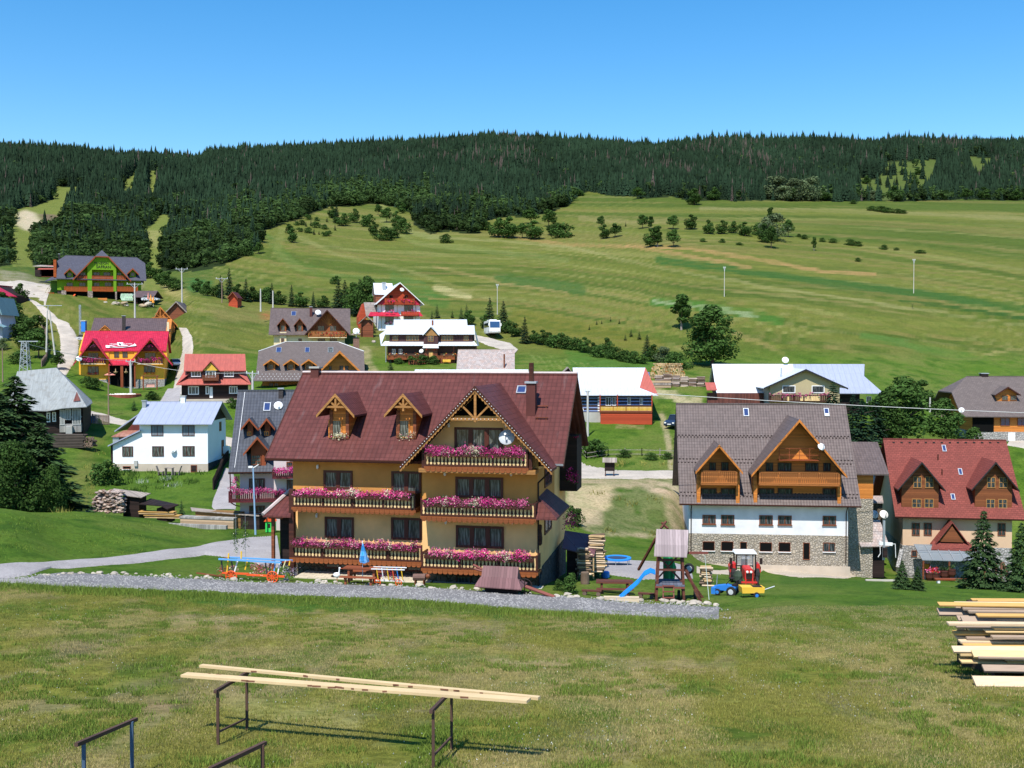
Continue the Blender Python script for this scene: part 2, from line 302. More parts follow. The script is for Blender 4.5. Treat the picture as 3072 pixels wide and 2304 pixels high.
def npmesh(name, V, F, mats, kind=None, attrs=None, colors=None, parent=None, mi=None, smooth=False):
    """V (n,3), F (m,k) arrays of one face size"""
    me = bpy.data.meshes.new(name); n = len(V); m_, k = F.shape
    me.vertices.add(n); me.vertices.foreach_set('co', V.astype(np.float32).ravel())
    me.loops.add(m_*k); me.loops.foreach_set('vertex_index', F.astype(np.int32).ravel())
    me.polygons.add(m_); me.polygons.foreach_set('loop_start', np.arange(0, m_*k, k, dtype=np.int32))
    if mi is not None: me.polygons.foreach_set('material_index', mi.astype(np.int32))
    me.update(calc_edges=True)
    for q in mats: me.materials.append(q)
    if smooth: me.polygons.foreach_set('use_smooth', np.ones(m_, bool))
    if attrs is not None:
        at = me.attributes.new('tint', 'FLOAT', 'POINT'); at.data.foreach_set('value', attrs.astype(np.float32))
    if colors is not None:
        at = me.attributes.new('vc', 'FLOAT_COLOR', 'POINT'); at.data.foreach_set('color', np.concatenate([colors, np.ones((n, 1))], 1).astype(np.float32).ravel())
    o = bpy.data.objects.new(name, me); C.objects.link(o)
    if parent: o.parent = parent
    if kind: o['kind'] = kind
    return o
# ================================================================== LAND
def field(px, py, pts, wid, soft=1.0, seed=1, jit=6):
    """soft mask of a polyline given as picture points, on the ground grid"""
    best = np.full(px.shape, 1e9); py2 = py+(fbm(px/60, py/30, seed, 3)-.5)*jit*2
    for (x0, y0, *a), (x1, y1, *b) in zip(pts[:-1], pts[1:]):
        dx, dy = x1-x0, y1-y0; t = np.clip(((px-x0)*dx+(py2-y0)*dy)/(dx*dx+dy*dy+1e-6), 0, 1)
        best = np.minimum(best, np.hypot(px-x0-t*dx, (py2-y0-t*dy)))
    return np.clip(1-(best-wid)/(soft*max(wid, 1)), 0, 1)
def inpoly(px, py, poly):
    r = np.zeros(px.shape, bool); n = len(poly); j = n-1
    for i in range(n):
        xi, yi = poly[i]; xj, yj = poly[j]
        c = ((yi > py) != (yj > py)) & (px < (xj-xi)*(py-yi)/(yj-yi+1e-9)+xi); r ^= c; j = i
    return r
def jpoly(px, py, poly, seed=3, amp=14, sc=40):
    return inpoly(px+(fbm(px/sc, py/sc*1.6, seed, 3)-.5)*2*amp, py+(fbm(px/sc, py/sc*1.6, seed+9, 3)-.5)*amp, poly)
FOREST = [(-1200,700),(-300,800),(0,800),(60,790),(120,800),(200,822),(300,835),(440,845),(455,800),(470,790),(480,815),(560,815),(640,805),(690,790),(740,765),(780,752),(790,720),(800,690),(860,672),(905,655),(985,622),(1060,622),(1110,612),(1150,612),(1230,640),(1240,672),(1290,702),(1350,696),(1440,700),(1450,668),(1520,650),(1560,652),(1640,640),(1700,620),(1712,600),(1760,577),(1850,590),(1950,596),(2010,588),(2060,600),(2200,602),(2400,604),(2560,604),(2690,603),(2880,600),(3100,603),(4200,610),(4200,300),(-1200,300)]
CLEAR = [  # clearings and ski runs inside the forest
 [(40,800),(30,720),(45,640),(60,625),(110,620),(160,600),(168,575),(170,560),(262,562),(262,585),(240,600),(215,620),(195,650),(190,690),(150,690),(115,700),(100,760),(105,800)],
 [(366,600),(380,540),(404,520),(412,506),(430,506),(424,530),(414,565),(404,604)], [(436,606),(446,550),(452,512),(486,512),(482,545),(470,606)],
 [(436,870),(440,780),(455,745),(430,725),(432,690),(462,676),(484,650),(496,640),(528,662),(512,695),(500,705),(494,745),(484,800),(474,830),(484,870)],
 [(2600,490),(2660,485),(2780,480),(2830,488),(2810,515),(2790,560),(2760,602),(2560,602),(2575,560),(2560,530),(2620,540),(2650,510)],
 [(2900,470),(3000,478),(3072,480),(3072,490),(2990,495),(2960,520),(2930,545),(2900,520)],
]
def lerp(a, b, m): return a*(1-m[..., None])+np.array(b)*m[..., None]
nx, ny = 900, 1150
tx = np.linspace(-880, 3980, nx); _l1 = np.linspace(math.log(4.2), math.log(60), 170, endpoint=False); _l2 = np.linspace(math.log(60), math.log(700), 830, endpoint=False); _l3 = np.linspace(math.log(700), math.log(2900), 150)
tl = np.concatenate([_l1, _l2, _l3]); YY, PX = np.meshgrid(np.exp(tl), tx, indexing='ij'); XX = (PX-1536)/3200*YY; ZZ = ground(XX, YY)
u_ = (PX-TX[0])/(TX[1]-TX[0]); v_ = (np.log(YY)-TL[0])/(TL[1]-TL[0]); PY = TAB[np.clip(v_.round().astype(int), 0, len(TL)-1), np.clip(u_.round().astype(int), 0, len(TX)-1)]
FARM = (YY > 150)
LAWN = np.array((.078, .138, .016)); MEAD = np.array((.122, .135, .028)); MEADG = np.array((.075, .105, .018)); DRY = (.235, .185, .07); STRAW = (.25, .23, .09); BROWN = (.2, .13, .055); SAND = (.42, .34, .22); LUSH = (.042, .098, .02)
n1 = fbm(XX/9, YY/9, 11, 4); n2 = fbm(XX/2.2, YY/2.2, 21, 3); n3 = fbm(XX/40, YY/40, 31, 3)
COL = np.zeros(XX.shape+(3,))+LAWN; COL = lerp(COL, (.105, .15, .026), np.clip((n1-.45)*4, 0, 1)); COL = lerp(COL, (.045, .095, .011), np.clip((.45-n2)*4, 0, 1)); COL = lerp(COL, (.14, .15, .04), np.clip((n3-.52)*5, 0, 1)*np.clip((n2-.4)*4, 0, 1)*.6)
# foreground meadow: dry, patchy
fg = np.clip((1-(PY-1700)/-120), 0, 1)*(YY < 52)
dry = np.clip((fbm(XX/2.6+3, YY/5.5, 41, 4)-.43)*4.5, 0, 1); COLF = lerp(np.zeros(XX.shape+(3,))+np.array((.185, .18, .034)), (.28, .215, .09), dry*.55); COLF = lerp(COLF, (.085, .125, .016), np.clip((fbm(XX/1.5, YY/2.6, 51, 3)-.54)*5, 0, 1))
bare = np.clip((fbm(XX/1.9+7, YY/4, 61, 4)-.6)*8, 0, 1); COLF = lerp(COLF, (.24, .19, .11), bare*.6)
_st = np.clip((fbm((XX*.3-YY*.9)/1.1+5, (XX*.9+YY*.3)/7, 66, 4)-.5)*5, 0, 1)*np.clip((fbm(XX/6, YY/9, 67, 2)-.38)*4, 0, 1); COLF = lerp(COLF, (.28, .235, .1), _st*.4); _fn = fbm(XX/.35, YY/.7, 68, 3)[..., None]; COLF = COLF*(.72+.56*_fn)
COLF = lerp(COLF, (.09, .075, .05), np.clip(field(PX, PY, [(230,2010),(420,2060),(520,2080)], 40, 1.5, 5, 30), 0, 1)*.75*np.clip((n2-.3)*3, 0, 1))
for pl, wd, cc, k in (([(520,1870),(900,1850),(1120,1870)], 14, (.36,.26,.14), .75), ([(1480,2000),(1800,1985),(2200,2005)], 12, (.36,.26,.14), .7), ([(300,2290),(420,2190),(470,2120)], 22, (.31,.22,.12), .6), ([(700,2130),(1050,2165)], 26, (.33,.28,.12), .55), ([(1200,1860),(1500,1900)], 12, (.34,.25,.13), .5), ([(1100,1965),(1700,1990)], 8, (.27,.24,.11), .6)):
    COLF = lerp(COLF, cc, field(PX, PY, pl, wd, 1.2, 7, 26)*k*np.clip((n2-.25)*3, 0, 1))
gr2 = np.clip((PX-2000)/500, 0, 1)*np.clip((1950-PY)/120, 0, 1); COLF = lerp(COLF, (.062, .125, .02), gr2*.85)
COL = COL*(1-fg[..., None])+COLF*fg[..., None]
COL = lerp(COL, (.05, .12, .015), field(PX, PY, [(500,1795),(900,1812),(1250,1825),(1500,1845)], 9, 1, 3, 16)*(YY < 54)*.9)
# far meadow with mown strips that follow the slope
m = (YY > 205)*np.clip((1085-PY)/40, 0, 1)
k_ = .14*np.clip((PY-590)/360, 0, 1)*np.where(PX > 1500, 1, np.clip((PX-500)/1000, 0, 1)*1.0); cc_ = PY-k_*(PX-1900)-np.where(PX < 1400, (PX-1400)**2*-.00022, 0)+(fbm(PX/420, PY/90, 71, 3)-.5)*(10+24*np.clip((PY-680)/100, 0, 1))
s1 = fbm(cc_/17, PX/1500, 81, 2); s2 = fbm(cc_/5, PX/600, 91, 3); MC = lerp(np.zeros(XX.shape+(3,))+MEAD, MEADG, np.clip((s1-.47)*6, 0, 1)); MC = lerp(MC, (.2, .19, .065), np.clip((s2-.54)*5, 0, 1)*.55); s4 = fbm(cc_/1.9, PX/260, 97, 2); MC = MC*(.86+.28*s4[..., None])
MC = lerp(MC, (.21, .16, .06), np.clip((fbm(cc_/6+40, PX/900, 95, 3)-.58)*6, 0, 1)*.4)
for pts, wd, col, kk in (
 ([(1975,780),(2250,815),(2500,850),(2800,885),(3072,925),(3400,960)], 8, LUSH, .95), ([(1880,735),(2060,745),(2250,775),(2480,815),(2620,822)], 4, (.33,.2,.085), .8),
 ([(1480,705),(1700,735),(1900,740),(2020,760),(2250,800)], 3.5, (.3,.19,.08), .7), ([(1290,712),(1450,720),(1700,740),(1960,800),(2300,860),(2800,935),(3072,975)], 3, (.24,.22,.09), .6), ([(1500,835),(1640,850),(1740,870)], 13, (.05,.105,.024), .8), ([(1300,800),(1480,838),(1500,850),(1700,880)], 3, (.27,.2,.08), .6),
 ([(1310,865),(1360,880),(1405,890)], 8, (.36,.31,.15), .9), ([(1180,860),(1330,905)], 14, (.04,.12,.02), .7), ([(1180,830),(1270,855),(1300,890)], 8, (.06,.14,.03), .5),
 ([(1960,905),(2080,915),(2240,940),(2340,960)], 9, (.05,.13,.02), .9), ([(1960,903),(2040,910)], 4, (.26,.29,.17), .6), ([(2070,918),(2160,928),(2270,948)], 4.5, (.26,.29,.17), .6),
 ([(2700,900),(2850,920),(3072,955)], 3.5, (.03,.08,.015), .9), ([(2590,1010),(2700,1030),(2800,1050),(2950,1085),(3000,1110)], 9, (.06,.14,.025), .7), ([(2940,1070),(3000,1055),(3072,1045)], 3, (.3,.24,.1), .7),
 ([(1290,895),(1500,905),(1650,925),(1800,945),(1980,985)], 3, (.2,.16,.05), .8), ([(2200,1000),(2290,1030),(2350,1060)], 5, (.27,.2,.08), .5),
 ([(1150,660),(1200,700),(1250,730),(1400,745),(1700,780)], 6, (.19,.21,.07), .5), ([(860,690),(1000,760),(1250,820),(1480,900)], 4, (.21,.2,.07), .6), ([(1140,610),(1180,650),(1240,700),(1330,715)], 5, (.2,.21,.075), .7),
 ([(790,700),(880,790),(1000,830),(1200,860)], 10, (.05,.13,.022), .4), ([(850,690),(830,760),(900,800)], 8, (.19,.2,.06), .4), ([(1560,960),(1700,985),(1850,1020),(1960,1050)], 26, (.13,.125,.02), .7), ([(2640,1110),(2700,1100),(2750,1140)], 26, (.2,.18,.055), .5), ([(2200,1080),(2500,1120)], 30, (.105,.13,.02), .6),
 ([(1740,655),(1900,668),(2000,662)], 5, (.25,.2,.09), .5), ([(2100,625),(2400,630),(2700,640),(3072,655)], 4, (.24,.21,.09), .6)):
    MC = lerp(MC, col, field(PX, PY, pts, wd, .8, 13, 4)*kk*np.clip(.6+(s2-.35)*1.6, 0, 1))
COL = COL*(1-m[..., None])+MC*m[..., None]
# dry or lush patches in the village (rough outlines)
def patch(poly, col, k=.8, seed=3, amp=14, sc=40, y0=0, y1=1e9, tex=True):
    global COL
    mk = jpoly(PX, PY, poly, seed, amp, sc)*(YY > y0)*(YY < y1)*float(k)
    for _ in range(3): mk[1:-1] = (mk[:-2]+2*mk[1:-1]+mk[2:])/4; mk[:, 1:-1] = (mk[:, :-2]+2*mk[:, 1:-1]+mk[:, 2:])/4
    COL = lerp(COL, col, mk*(np.clip(.45+(n2-.3)*2, 0, 1) if tex else 1.0))
patch([(-100,520),(640,500),(640,900),(450,860),(420,880),(200,860),(0,830)], (.06,.1,.02), .8, 3, 10, 40, 250)
patch([(0,810),(60,815),(120,835),(150,850),(100,870),(0,860)], (.25,.22,.15), .8, 5, 10, 20, 200)
patch([(560,830),(640,845),(620,880),(560,870)], (.04,.12,.03), .8, 5, 10, 30, 200); patch([(470,850),(520,845),(570,880),(560,905),(500,880)], (.27,.23,.09), .9, 6, 10, 30, 200)
patch([(620,920),(800,930),(800,975),(650,960)], (.17,.15,.05), .7, 7, 12, 30, 180); patch([(780,938),(812,935),(812,955),(785,955)], (.3,.12,.05), .8, 7, 4, 12, 180)
patch([(170,1530),(230,1420),(270,1370),(300,1400),(270,1480),(250,1530)], (.15,.15,.04), .8, 8, 16, 40, 85)
patch([(1700,1100),(1700,1040),(2000,1090),(2000,1110),(1740,1120)], (.06,.14,.022), .8, 9, 10, 60, 160)
patch([(1700,1440),(1850,1440),(1960,1430),(2080,1440),(2080,1500),(2100,1600),(2060,1600),(1980,1610),(1840,1610),(1760,1590),(1700,1560)], (.34,.27,.17), .95, 10, 12, 50, 88, 135)
patch([(1850,1480),(1930,1450),(2000,1500),(2010,1590),(1900,1600),(1800,1590),(1800,1540)], (.085,.12,.03), .95, 11, 20, 40, 88, 135)
patch([(1710,1460),(1840,1455),(1830,1520),(1760,1560),(1700,1540)], (.46,.36,.22), .8, 12, 8, 30, 88, 135, False)
patch([(1920,1450),(2040,1450),(2040,1480),(1980,1500)], (.48,.36,.26), .7, 13, 14, 24, 88, 135)
for pts, wd, col, kk, ya, yb in (([(1965,1180),(2030,1188),(2060,1205),(2095,1208)], 9, SAND, .9, 155, 200), ([(1985,1245),(1995,1280),(2005,1320),(2010,1360),(2015,1400)], 6, (.33,.27,.16), .9, 120, 170), ([(1850,1282),(1930,1284)], 3, (.25,.2,.1), .6, 120, 170), ([(2030,1200),(2080,1225)], 5, SAND, .6, 150, 200),
   ([(1095,1060),(1100,1090),(1120,1120)], 12, (.3,.25,.14), .8, 150, 230), ([(470,870),(460,850),(440,840),(430,860)], 3, (.3,.25,.12), .5, 250, 400),
   ([(200,1440),(250,1370),(300,1320)], 10, (.12,.13,.03), .6, 90, 160), ([(560,1130),(640,1150),(740,1165)], 6, (.3,.25,.16), .7, 150, 200), ([(330,1470),(400,1530)], 8, (.05,.12,.015), .6, 90, 130),
   ([(2360,1735),(2500,1742),(2650,1755)], 12, (.04,.1,.014), .5, 60, 110)):
    COL = lerp(COL, col, field(PX, PY, pts, wd, .9, 23, 10)*kk*(YY > ya)*(YY < yb)*np.clip(.5+(n2-.3)*2, 0, 1))
for i in range(9):     # mown rows on the terrace above the log house
    COL = lerp(COL, (.17,.2,.055), field(PX, PY, [(1585+i*22,1056+i*4),(1610+i*22,1085+i*3),(1625+i*22,1112+i*2)], 1.6, 1, 5, 5)*.75*(YY > 190)*(YY < 225)*np.clip((n2-.3)*3, 0, 1))
# forest floor, clearings
inf = jpoly(PX, PY, FOREST, 3, 8)*(YY > 300); cl = np.zeros(PX.shape, bool)
for q in CLEAR: cl |= jpoly(PX, PY, q, 5, 3, 30)
COL = lerp(COL, (.018,.03,.01), (inf & ~cl)*.95); COL = lerp(COL, (.15,.17,.04), (cl & (YY > 300) & (PX < 1000))*.85); COL = lerp(COL, (.075, .105, .026), (cl & (YY > 300) & (PX > 1000))*.85)
patch([(60,640),(80,628),(110,640),(140,680),(110,695),(75,690),(55,670)], (.45,.37,.27), .95, 5, 5, 14, 300, 1e9, False); patch([(120,640),(180,645),(190,690),(150,690)], (.16,.11,.08), .9, 5, 5, 14, 300, 1e9, False); patch([(440,690),(485,690),(480,740),(465,745)], (.27,.24,.1), .7, 5, 4, 14, 300)
COL = np.clip(COL*(.92+.16*fbm(XX/.6, YY/.6, 99, 2)[..., None]), 0, 1)
idx = np.arange(nx*ny).reshape(ny, nx); F4 = np.stack([idx[:-1, :-1], idx[:-1, 1:], idx[1:, 1:], idx[1:, :-1]], -1).reshape(-1, 4)
gm, gt, gb = nt('ground'); at = gt.nodes.new('ShaderNodeAttribute'); at.attribute_name = 'vc'; ob_ = gt.nodes.new('ShaderNodeTexCoord').outputs['Object']
g1 = noise(gt, ob_, 3.5, 6, .7); g2 = noise(gt, ob_, 22, 3, .7); g3 = noise(gt, ob_, .35, 5, .65)
c = Mx(gt, at.outputs['Color'], (.45,.5,.4), Ma(gt, 'MULTIPLY', ramp(gt, g1, .56, .38), .75), 'MULTIPLY'); c = Mx(gt, c, (1.45,1.35,1.2), Ma(gt, 'MULTIPLY', ramp(gt, g2, .48, .68), .8), 'MULTIPLY'); c = Mx(gt, c, (.72,.86,.7), Ma(gt, 'MULTIPLY', ramp(gt, g3, .56, .4), .6), 'MULTIPLY')
gt.links.new(c, gb.inputs[0]); gb.inputs['Roughness'].default_value = .95; gb.inputs['Specular IOR Level'].default_value = .08; bump(gt, gb, Ma(gt, 'ADD', g1, g2), .6, .08)
npmesh('ground', np.stack([XX, YY, ZZ], -1).reshape(-1, 3), F4, [gm], 'structure', colors=COL.reshape(-1, 3), smooth=True)
# ------------------------------------------------------------------ roads
def roadmat(name, col, col2, sc=1.2, stones=False):
    m_, t, bs = nt(name); ob = t.nodes.new('ShaderNodeTexCoord').outputs['Object']; a = noise(t, ob, sc, 6, .65); f = noise(t, ob, 5.5 if stones else 9, 4, .85)
    c_ = Mx(t, col, col2, ramp(t, a, .38, .66)); c_ = Mx(t, c_, dk(col, .5), Ma(t, 'MULTIPLY', ramp(t, f, .5, .3), .7)); c_ = Mx(t, c_, dk(col, 1.6), Ma(t, 'MULTIPLY', ramp(t, f, .56, .68), .8)); t.links.new(c_, bs.inputs[0])
    bs.inputs['Roughness'].default_value = .95; bs.inputs['Specular IOR Level'].default_value = .1; bump(t, bs, f, .8, .03 if stones else .012); return m_
ASPH = roadmat('asphalt', (.29,.268,.262), (.36,.335,.325), .5); GRAV = roadmat('gravel', (.165,.16,.158), (.21,.205,.2), .7, True); DIRT = roadmat('dirt_track', (.36,.32,.27), (.5,.44,.37), .35); PAVE = roadmat('paving', (.5,.44,.36), (.6,.54,.45), 1.1); SANDY = roadmat('sandy_yard', (.5,.42,.33), (.4,.33,.24), .6)
def road(name, pairs, m_, ymin=0, ymax=1e9, lift=.05, nacr=9, sub=30, jit=.0):
    """pairs of picture points on the two edges; both are carried down onto the ground"""
    pts = []
    for (x0, y0, x1, y1) in pairs: pts.append((G(x0, y0, ymin, ymax), G(x1, y1, ymin, ymax)))
    rows = []
    for (a0, b0), (a1, b1) in zip(pts[:-1], pts[1:]):
        for k in range(sub): t = k/sub; rows.append((a0.lerp(a1, t), b0.lerp(b1, t)))
    rows.append(pts[-1]); g = random.Random(3); V = []
    for a_, b_ in rows:
        e0 = g.uniform(-jit, jit); e1 = 1+g.uniform(-jit, jit)
        wr_ = .06*math.sin(len(V)*.13)+.04*math.sin(len(V)*.41)
        for i in range(nacr):
            p = a_.lerp(b_, e0+(e1-e0)*i/(nacr-1)+(wr_*.3 if i in (0, nacr-1) else 0)); V.append((p.x, p.y, gz(p.x, p.y)+(-.12 if i in (0, nacr-1) else lift)))
    n = len(rows); I = np.arange(n*nacr).reshape(n, nacr); F_ = np.stack([I[:-1, :-1], I[:-1, 1:], I[1:, 1:], I[1:, :-1]], -1).reshape(-1, 4)
    return npmesh(name, np.array(V), F_, [m_], 'structure', smooth=True)
road('gravel_track', [(-700,1738,-700,1700),(0,1747,60,1740),(90,1755,110,1727),(180,1762,199,1716),(362,1768,362,1724),(542,1773,542,1735),(866,1787,800,1744),(1250,1803,1150,1757),(1550,1827,1500,1777),(1735,1840,1735,1790),(1911,1850,1803,1799),(2020,1856,2000,1810),(2157,1861,2157,1818)], GRAV, 30, 66, .045, 11, 40, .012)
road('road', [(-900,1738,-900,1690),(-400,1738,-400,1689),(0,1741,0,1688),(90,1728,90,1686),(150,1706,181,1683),(362,1695,362,1668),(542,1677,520,1646),(615,1668,610,1633),(660,1674,700,1616),(760,1700,760,1606),(815,1712,800,1603),(845,1712,830,1600)], ASPH, 50, 92, .08)
road('drive', [(640,1530,712,1530),(628,1520,716,1520),(632,1500,714,1505),(652,1450,716,1455),(672,1405,700,1412)], ASPH, 96, 145)
road('dirt_road', [(-150,845,-150,900),(20,842,60,905),(60,838,100,895),(150,840,120,905),(155,865,135,925)], DIRT, 240, 300, .1, 9)
road('dirt_track', [(60,885,140,925),(105,920,165,945),(130,950,180,960),(165,975,207,968),(176,1010,230,1000),(178,1040,240,1030),(174,1075,238,1058),(165,1110,223,1093),(150,1150,200,1128)], DIRT, 150, 290, .1, 9, 30, .03)
road('dirt_track', [(535,985,562,985),(545,1010,578,1010),(545,1060,583,1040),(532,1090,580,1080),(524,1130,566,1130),(518,1165,550,1165),(500,1178,550,1185)], DIRT, 150, 260, .1, 9, 30, .03)
road('concrete_drive', [(500,1165,550,1165),(485,1190,545,1190),(470,1215,540,1215)], ASPH, 150, 230, .12)
road('dirt_road', [(250,1250,255,1222),(300,1262,285,1235),(360,1278,330,1245),(420,1292,400,1262),(480,1302,470,1278)], DIRT, 130, 185, .08, 7, 30, .02)
road('dirt_road', [(640,1325,640,1300),(700,1345,695,1312),(760,1360,760,1330)], DIRT, 120, 160, .08)
road('road', [(1640,1290,1690,1290),(1660,1350,1700,1340),(1690,1400,1725,1370),(1725,1437,1765,1393),(1800,1440,1855,1409),(1860,1440,1940,1412),(2060,1443,2060,1415),(2160,1450,2160,1420)], DIRT, 112, 170, .12, 7, 30, .02)
road('dirt_track', [(1380,1005,1400,1000),(1440,1030,1490,1018),(1500,1050,1530,1028),(1540,1065,1556,1048)], DIRT, 200, 262, .12)
road('concrete_yard', [(2090,1722,2090,1700),(2200,1728,2200,1706),(2290,1712,2290,1705),(2320,1722,2320,1708),(2400,1735,2400,1712),(2500,1735,2500,1718),(2570,1730,2548,1722)], SANDY, 70, 112, .1, 7, 30, .03)
road('road', [(2600,1455,2600,1428),(2690,1460,2690,1430)], DIRT, 118, 150, .3)
road('dirt_track', [(3020,1340,3035,1320),(3080,1350,3080,1325),(3300,1360,3300,1340)], DIRT, 140, 175, .1)
road('patio', [(1800,1720,1830,1672),(1850,1735,1880,1676),(1920,1745,1940,1680),(2000,1745,2000,1684),(2080,1740,2070,1700)], ASPH, 60, 92, .08)
# ------------------------------------------------------------------ forest (a mass nobody could count)
LEAFC = mat('conifer_needles', (.012,.025,.013), 'leaf', .9, .5, .12, spec=.05); LEAFD = mat('broad_leaves', (.045,.082,.022), 'leaf', .85, .7, .25, spec=.08); LEAFG = mat('pale_leaves', (.085,.125,.05), 'leaf', .8, .4, .25, spec=.1); DEAD = mat('dead_twigs', (.05,.042,.035), 'leaf', .95, .3, 0, spec=.02)
BARK = mat('bark', (.09,.065,.05), 'plain', .95, .4); BARKP = mat('pale_bark', (.26,.22,.19), 'plain', .95, .4)
def ctemplate(seed, tiers=6, n=6, wide=.17):
    g = random.Random(seed); V = []; F_ = []
    for k in range(tiers):
        z0 = .06+.8*k/tiers; z1 = z0+.24+.05*g.random(); r = wide*(1-(k/tiers))**.85+.018
        i = len(V); V.append((g.uniform(-.01,.01), g.uniform(-.01,.01), min(z1, 1.0) if k < tiers-1 else 1.0)); ph = g.random()*6
        for j in range(n*2): q = r*(1.15 if j % 2 else .55)*g.uniform(.75,1.2); a = ph+math.pi*j/n; V.append((q*math.cos(a), q*math.sin(a), z0-(.05 if j % 2 else 0)+g.uniform(-.02,.02)))
        F_ += [(i, i+1+j, i+1+(j+1) % (2*n)) for j in range(2*n)]
    return np.array(V), np.array(F_)
def dtemplate(seed, n=70, s=.13):
    g = random.Random(seed); V = []; F_ = []; lobes = [(g.uniform(-.2,.2), g.uniform(-.2,.2), g.uniform(.35,.75), g.uniform(.2,.3)) for _ in range(5)]
    for k in range(n):
        lx, ly, lz, lr = g.choice(lobes); d = Vector((g.gauss(0,1), g.gauss(0,1), g.gauss(0,1))).normalized(); c_ = Vector((lx, ly, lz))+d*lr*g.uniform(.75,1.05)
        t1 = d.orthogonal().normalized(); t2 = d.cross(t1); i = len(V); a = g.random()*6
        for j in range(3): b = a+2.09*j; V.append(tuple(c_+(t1*math.cos(b)+t2*math.sin(b))*s*g.uniform(.6,1.2)+d*g.uniform(-.03,.05)))
        F_.append((i, i+1, i+2))
    return np.array(V), np.array(F_)
rg = np.random.default_rng(5); NS = 140000
fy = np.sqrt(rg.uniform(300**2, 1230**2, NS)); fx = rg.uniform(-.68, .6, NS)*fy
fpx = 1536+3200*fx/fy; ui = ((fpx-TX[0])/(TX[1]-TX[0])).clip(0, len(TX)-1).astype(int); vi = ((np.log(fy)-TL[0])/(TL[1]-TL[0])).clip(0, len(TL)-1).astype(int); fpy = TAB[vi, ui]
ok = jpoly(fpx, fpy, FOREST, 3, 8); bad = np.zeros(NS, bool)
for q in CLEAR: bad |= inpoly(fpx, fpy, q)
thin = ((fpx > 2500) & (fpy > 470) & (fpy < 600)); ok &= ~(bad & (rg.random(NS) > np.where(fpx > 2400, .035, 0))); ok &= ~(thin & (rg.random(NS) > .5)); ok &= (rg.random(NS) < np.clip(fy/900, .75, 1))
fx, fy, fpx, fpy = fx[ok], fy[ok], fpx[ok], fpy[ok]; fz = ground(fx, fy); NT = len(fx)
edge = np.clip((fpy-(560+60*fbm(fpx/160, fpx*0, 4, 2)))/50, 0, 1); edge = np.where(fpx < 700, np.clip((fpy-(600+90*(fbm(fpx/120, fpx*0, 4, 2)-.5)))/60, 0, 1), edge); edge = np.where((fpx > 900) & (fpx < 1300), np.clip((fpy-540)/60, 0, 1), edge)
dec = (rg.random(NT) < .04+.9*edge*np.clip((fbm(fx/45, fy/45, 77, 3)-.22)*4, 0.15, 1)); deadp = np.clip((fbm(fx/50, fy/50, 33, 3)-.5)*2.2, 0, .4); dead = ~dec & (rg.random(NT) < .02+.7*deadp*(fpx > 1500)*(fpy < 560)+.10*((fpx > 1100) & (fpx < 1500))*(deadp > .1))
hgt = np.where(dec, rg.uniform(5.5, 9.5, NT), rg.uniform(7.5, 13, NT)*np.where(rg.random(NT) < .12, 1.28, 1))*np.clip(fy/700, .55, 1.1)*rg.uniform(.75, 1.15, NT); tints = np.clip(.5+(fbm(fx/30, fy/30, 55, 2)-.5)*1.4+rg.uniform(-.35, .35, NT), 0, 1)
TC = [ctemplate(k, 6, 5, .15+.025*(k % 4)) for k in range(7)]; TD = [dtemplate(k+20) for k in range(5)]; TDE = [ctemplate(k+50, 6, 4, .11) for k in range(2)]
def mass(name, sel, temps, m_, wf, label):
    Vs, Fs, Ts = [], [], []; off = 0; ids = np.nonzero(sel)[0]; pick = rg.integers(0, len(temps), len(ids))
    for k, (tv, tf) in enumerate(temps):
        q = ids[pick == k]; n = len(q)
        if not n: continue
        a = rg.uniform(0, 6.28, n); h = hgt[q]; ca, sa = np.cos(a)*h*wf, np.sin(a)*h*wf
        X_ = tv[None, :, 0]*ca[:, None]-tv[None, :, 1]*sa[:, None]+fx[q][:, None]; Y_ = tv[None, :, 0]*sa[:, None]+tv[None, :, 1]*ca[:, None]+fy[q][:, None]; Z_ = tv[None, :, 2]*h[:, None]+fz[q][:, None]-.4
        Vs.append(np.stack([X_, Y_, Z_], -1).reshape(-1, 3)); Fs.append((tf[None]+(np.arange(n)*len(tv))[:, None, None]).reshape(-1, 3)+off); off += n*len(tv); Ts.append(np.repeat(tints[q], len(tv))*.75+.25*rg.random(n*len(tv)))
    o = npmesh(name, np.concatenate(Vs), np.concatenate(Fs), [m_], 'stuff', np.concatenate(Ts)); o['label'] = label; o['category'] = 'forest'; return o
mass('spruce_forest', ~dec & ~dead, TC, LEAFC, 1.0, 'dense dark spruce forest covering the ridge along the skyline')
mass('broadleaf_woodland', dec, TD, LEAFD, 1.25, 'lighter green broadleaf woodland along the lower edge of the spruce forest')
mass('dead_spruces', dead, TDE, DEAD, .9, 'grey brown dead spruces scattered through the ridge forest')
# ================================================================== HOUSE KIT
def Z(ox, oy, s): return lambda x, y: (ox+x/s, oy+y/s)
GLASS = mat('window_glass', (.018,.022,.026), 'glass', .12, .8, spec=.5, col2=(.16,.17,.17)); GLASSB = mat('sky_glass', (.03,.05,.14), 'glass', .08, .3, spec=.6, col2=(.05,.08,.2)); GLASSC = mat('lace_curtain_glass', (.03,.035,.032), 'glass', .2, .9, spec=.5, col2=(.24,.26,.23)); VOID = mat('opening_and_shade_black', (.008,.008,.008), 'plain', .95, .1, spec=.02)  # near-black for openings and for sheets that paint shade
WHITE = mat('white_paint', (.78,.78,.77), 'plain', .6, .08); DBROWN = mat('dark_brown_wood', (.06,.017,.01), 'wood', .6, .3, b=.14); MBROWN = mat('red_brown_wood', (.2,.06,.025), 'wood', .6, .3, b=.14); ORANGE = mat('orange_wood', (.55,.19,.035), 'wood', .6, .25, b=.14); ORANGEV = mat('orange_boards', (.5,.17,.03), 'planks', .6, .25, b=.14)
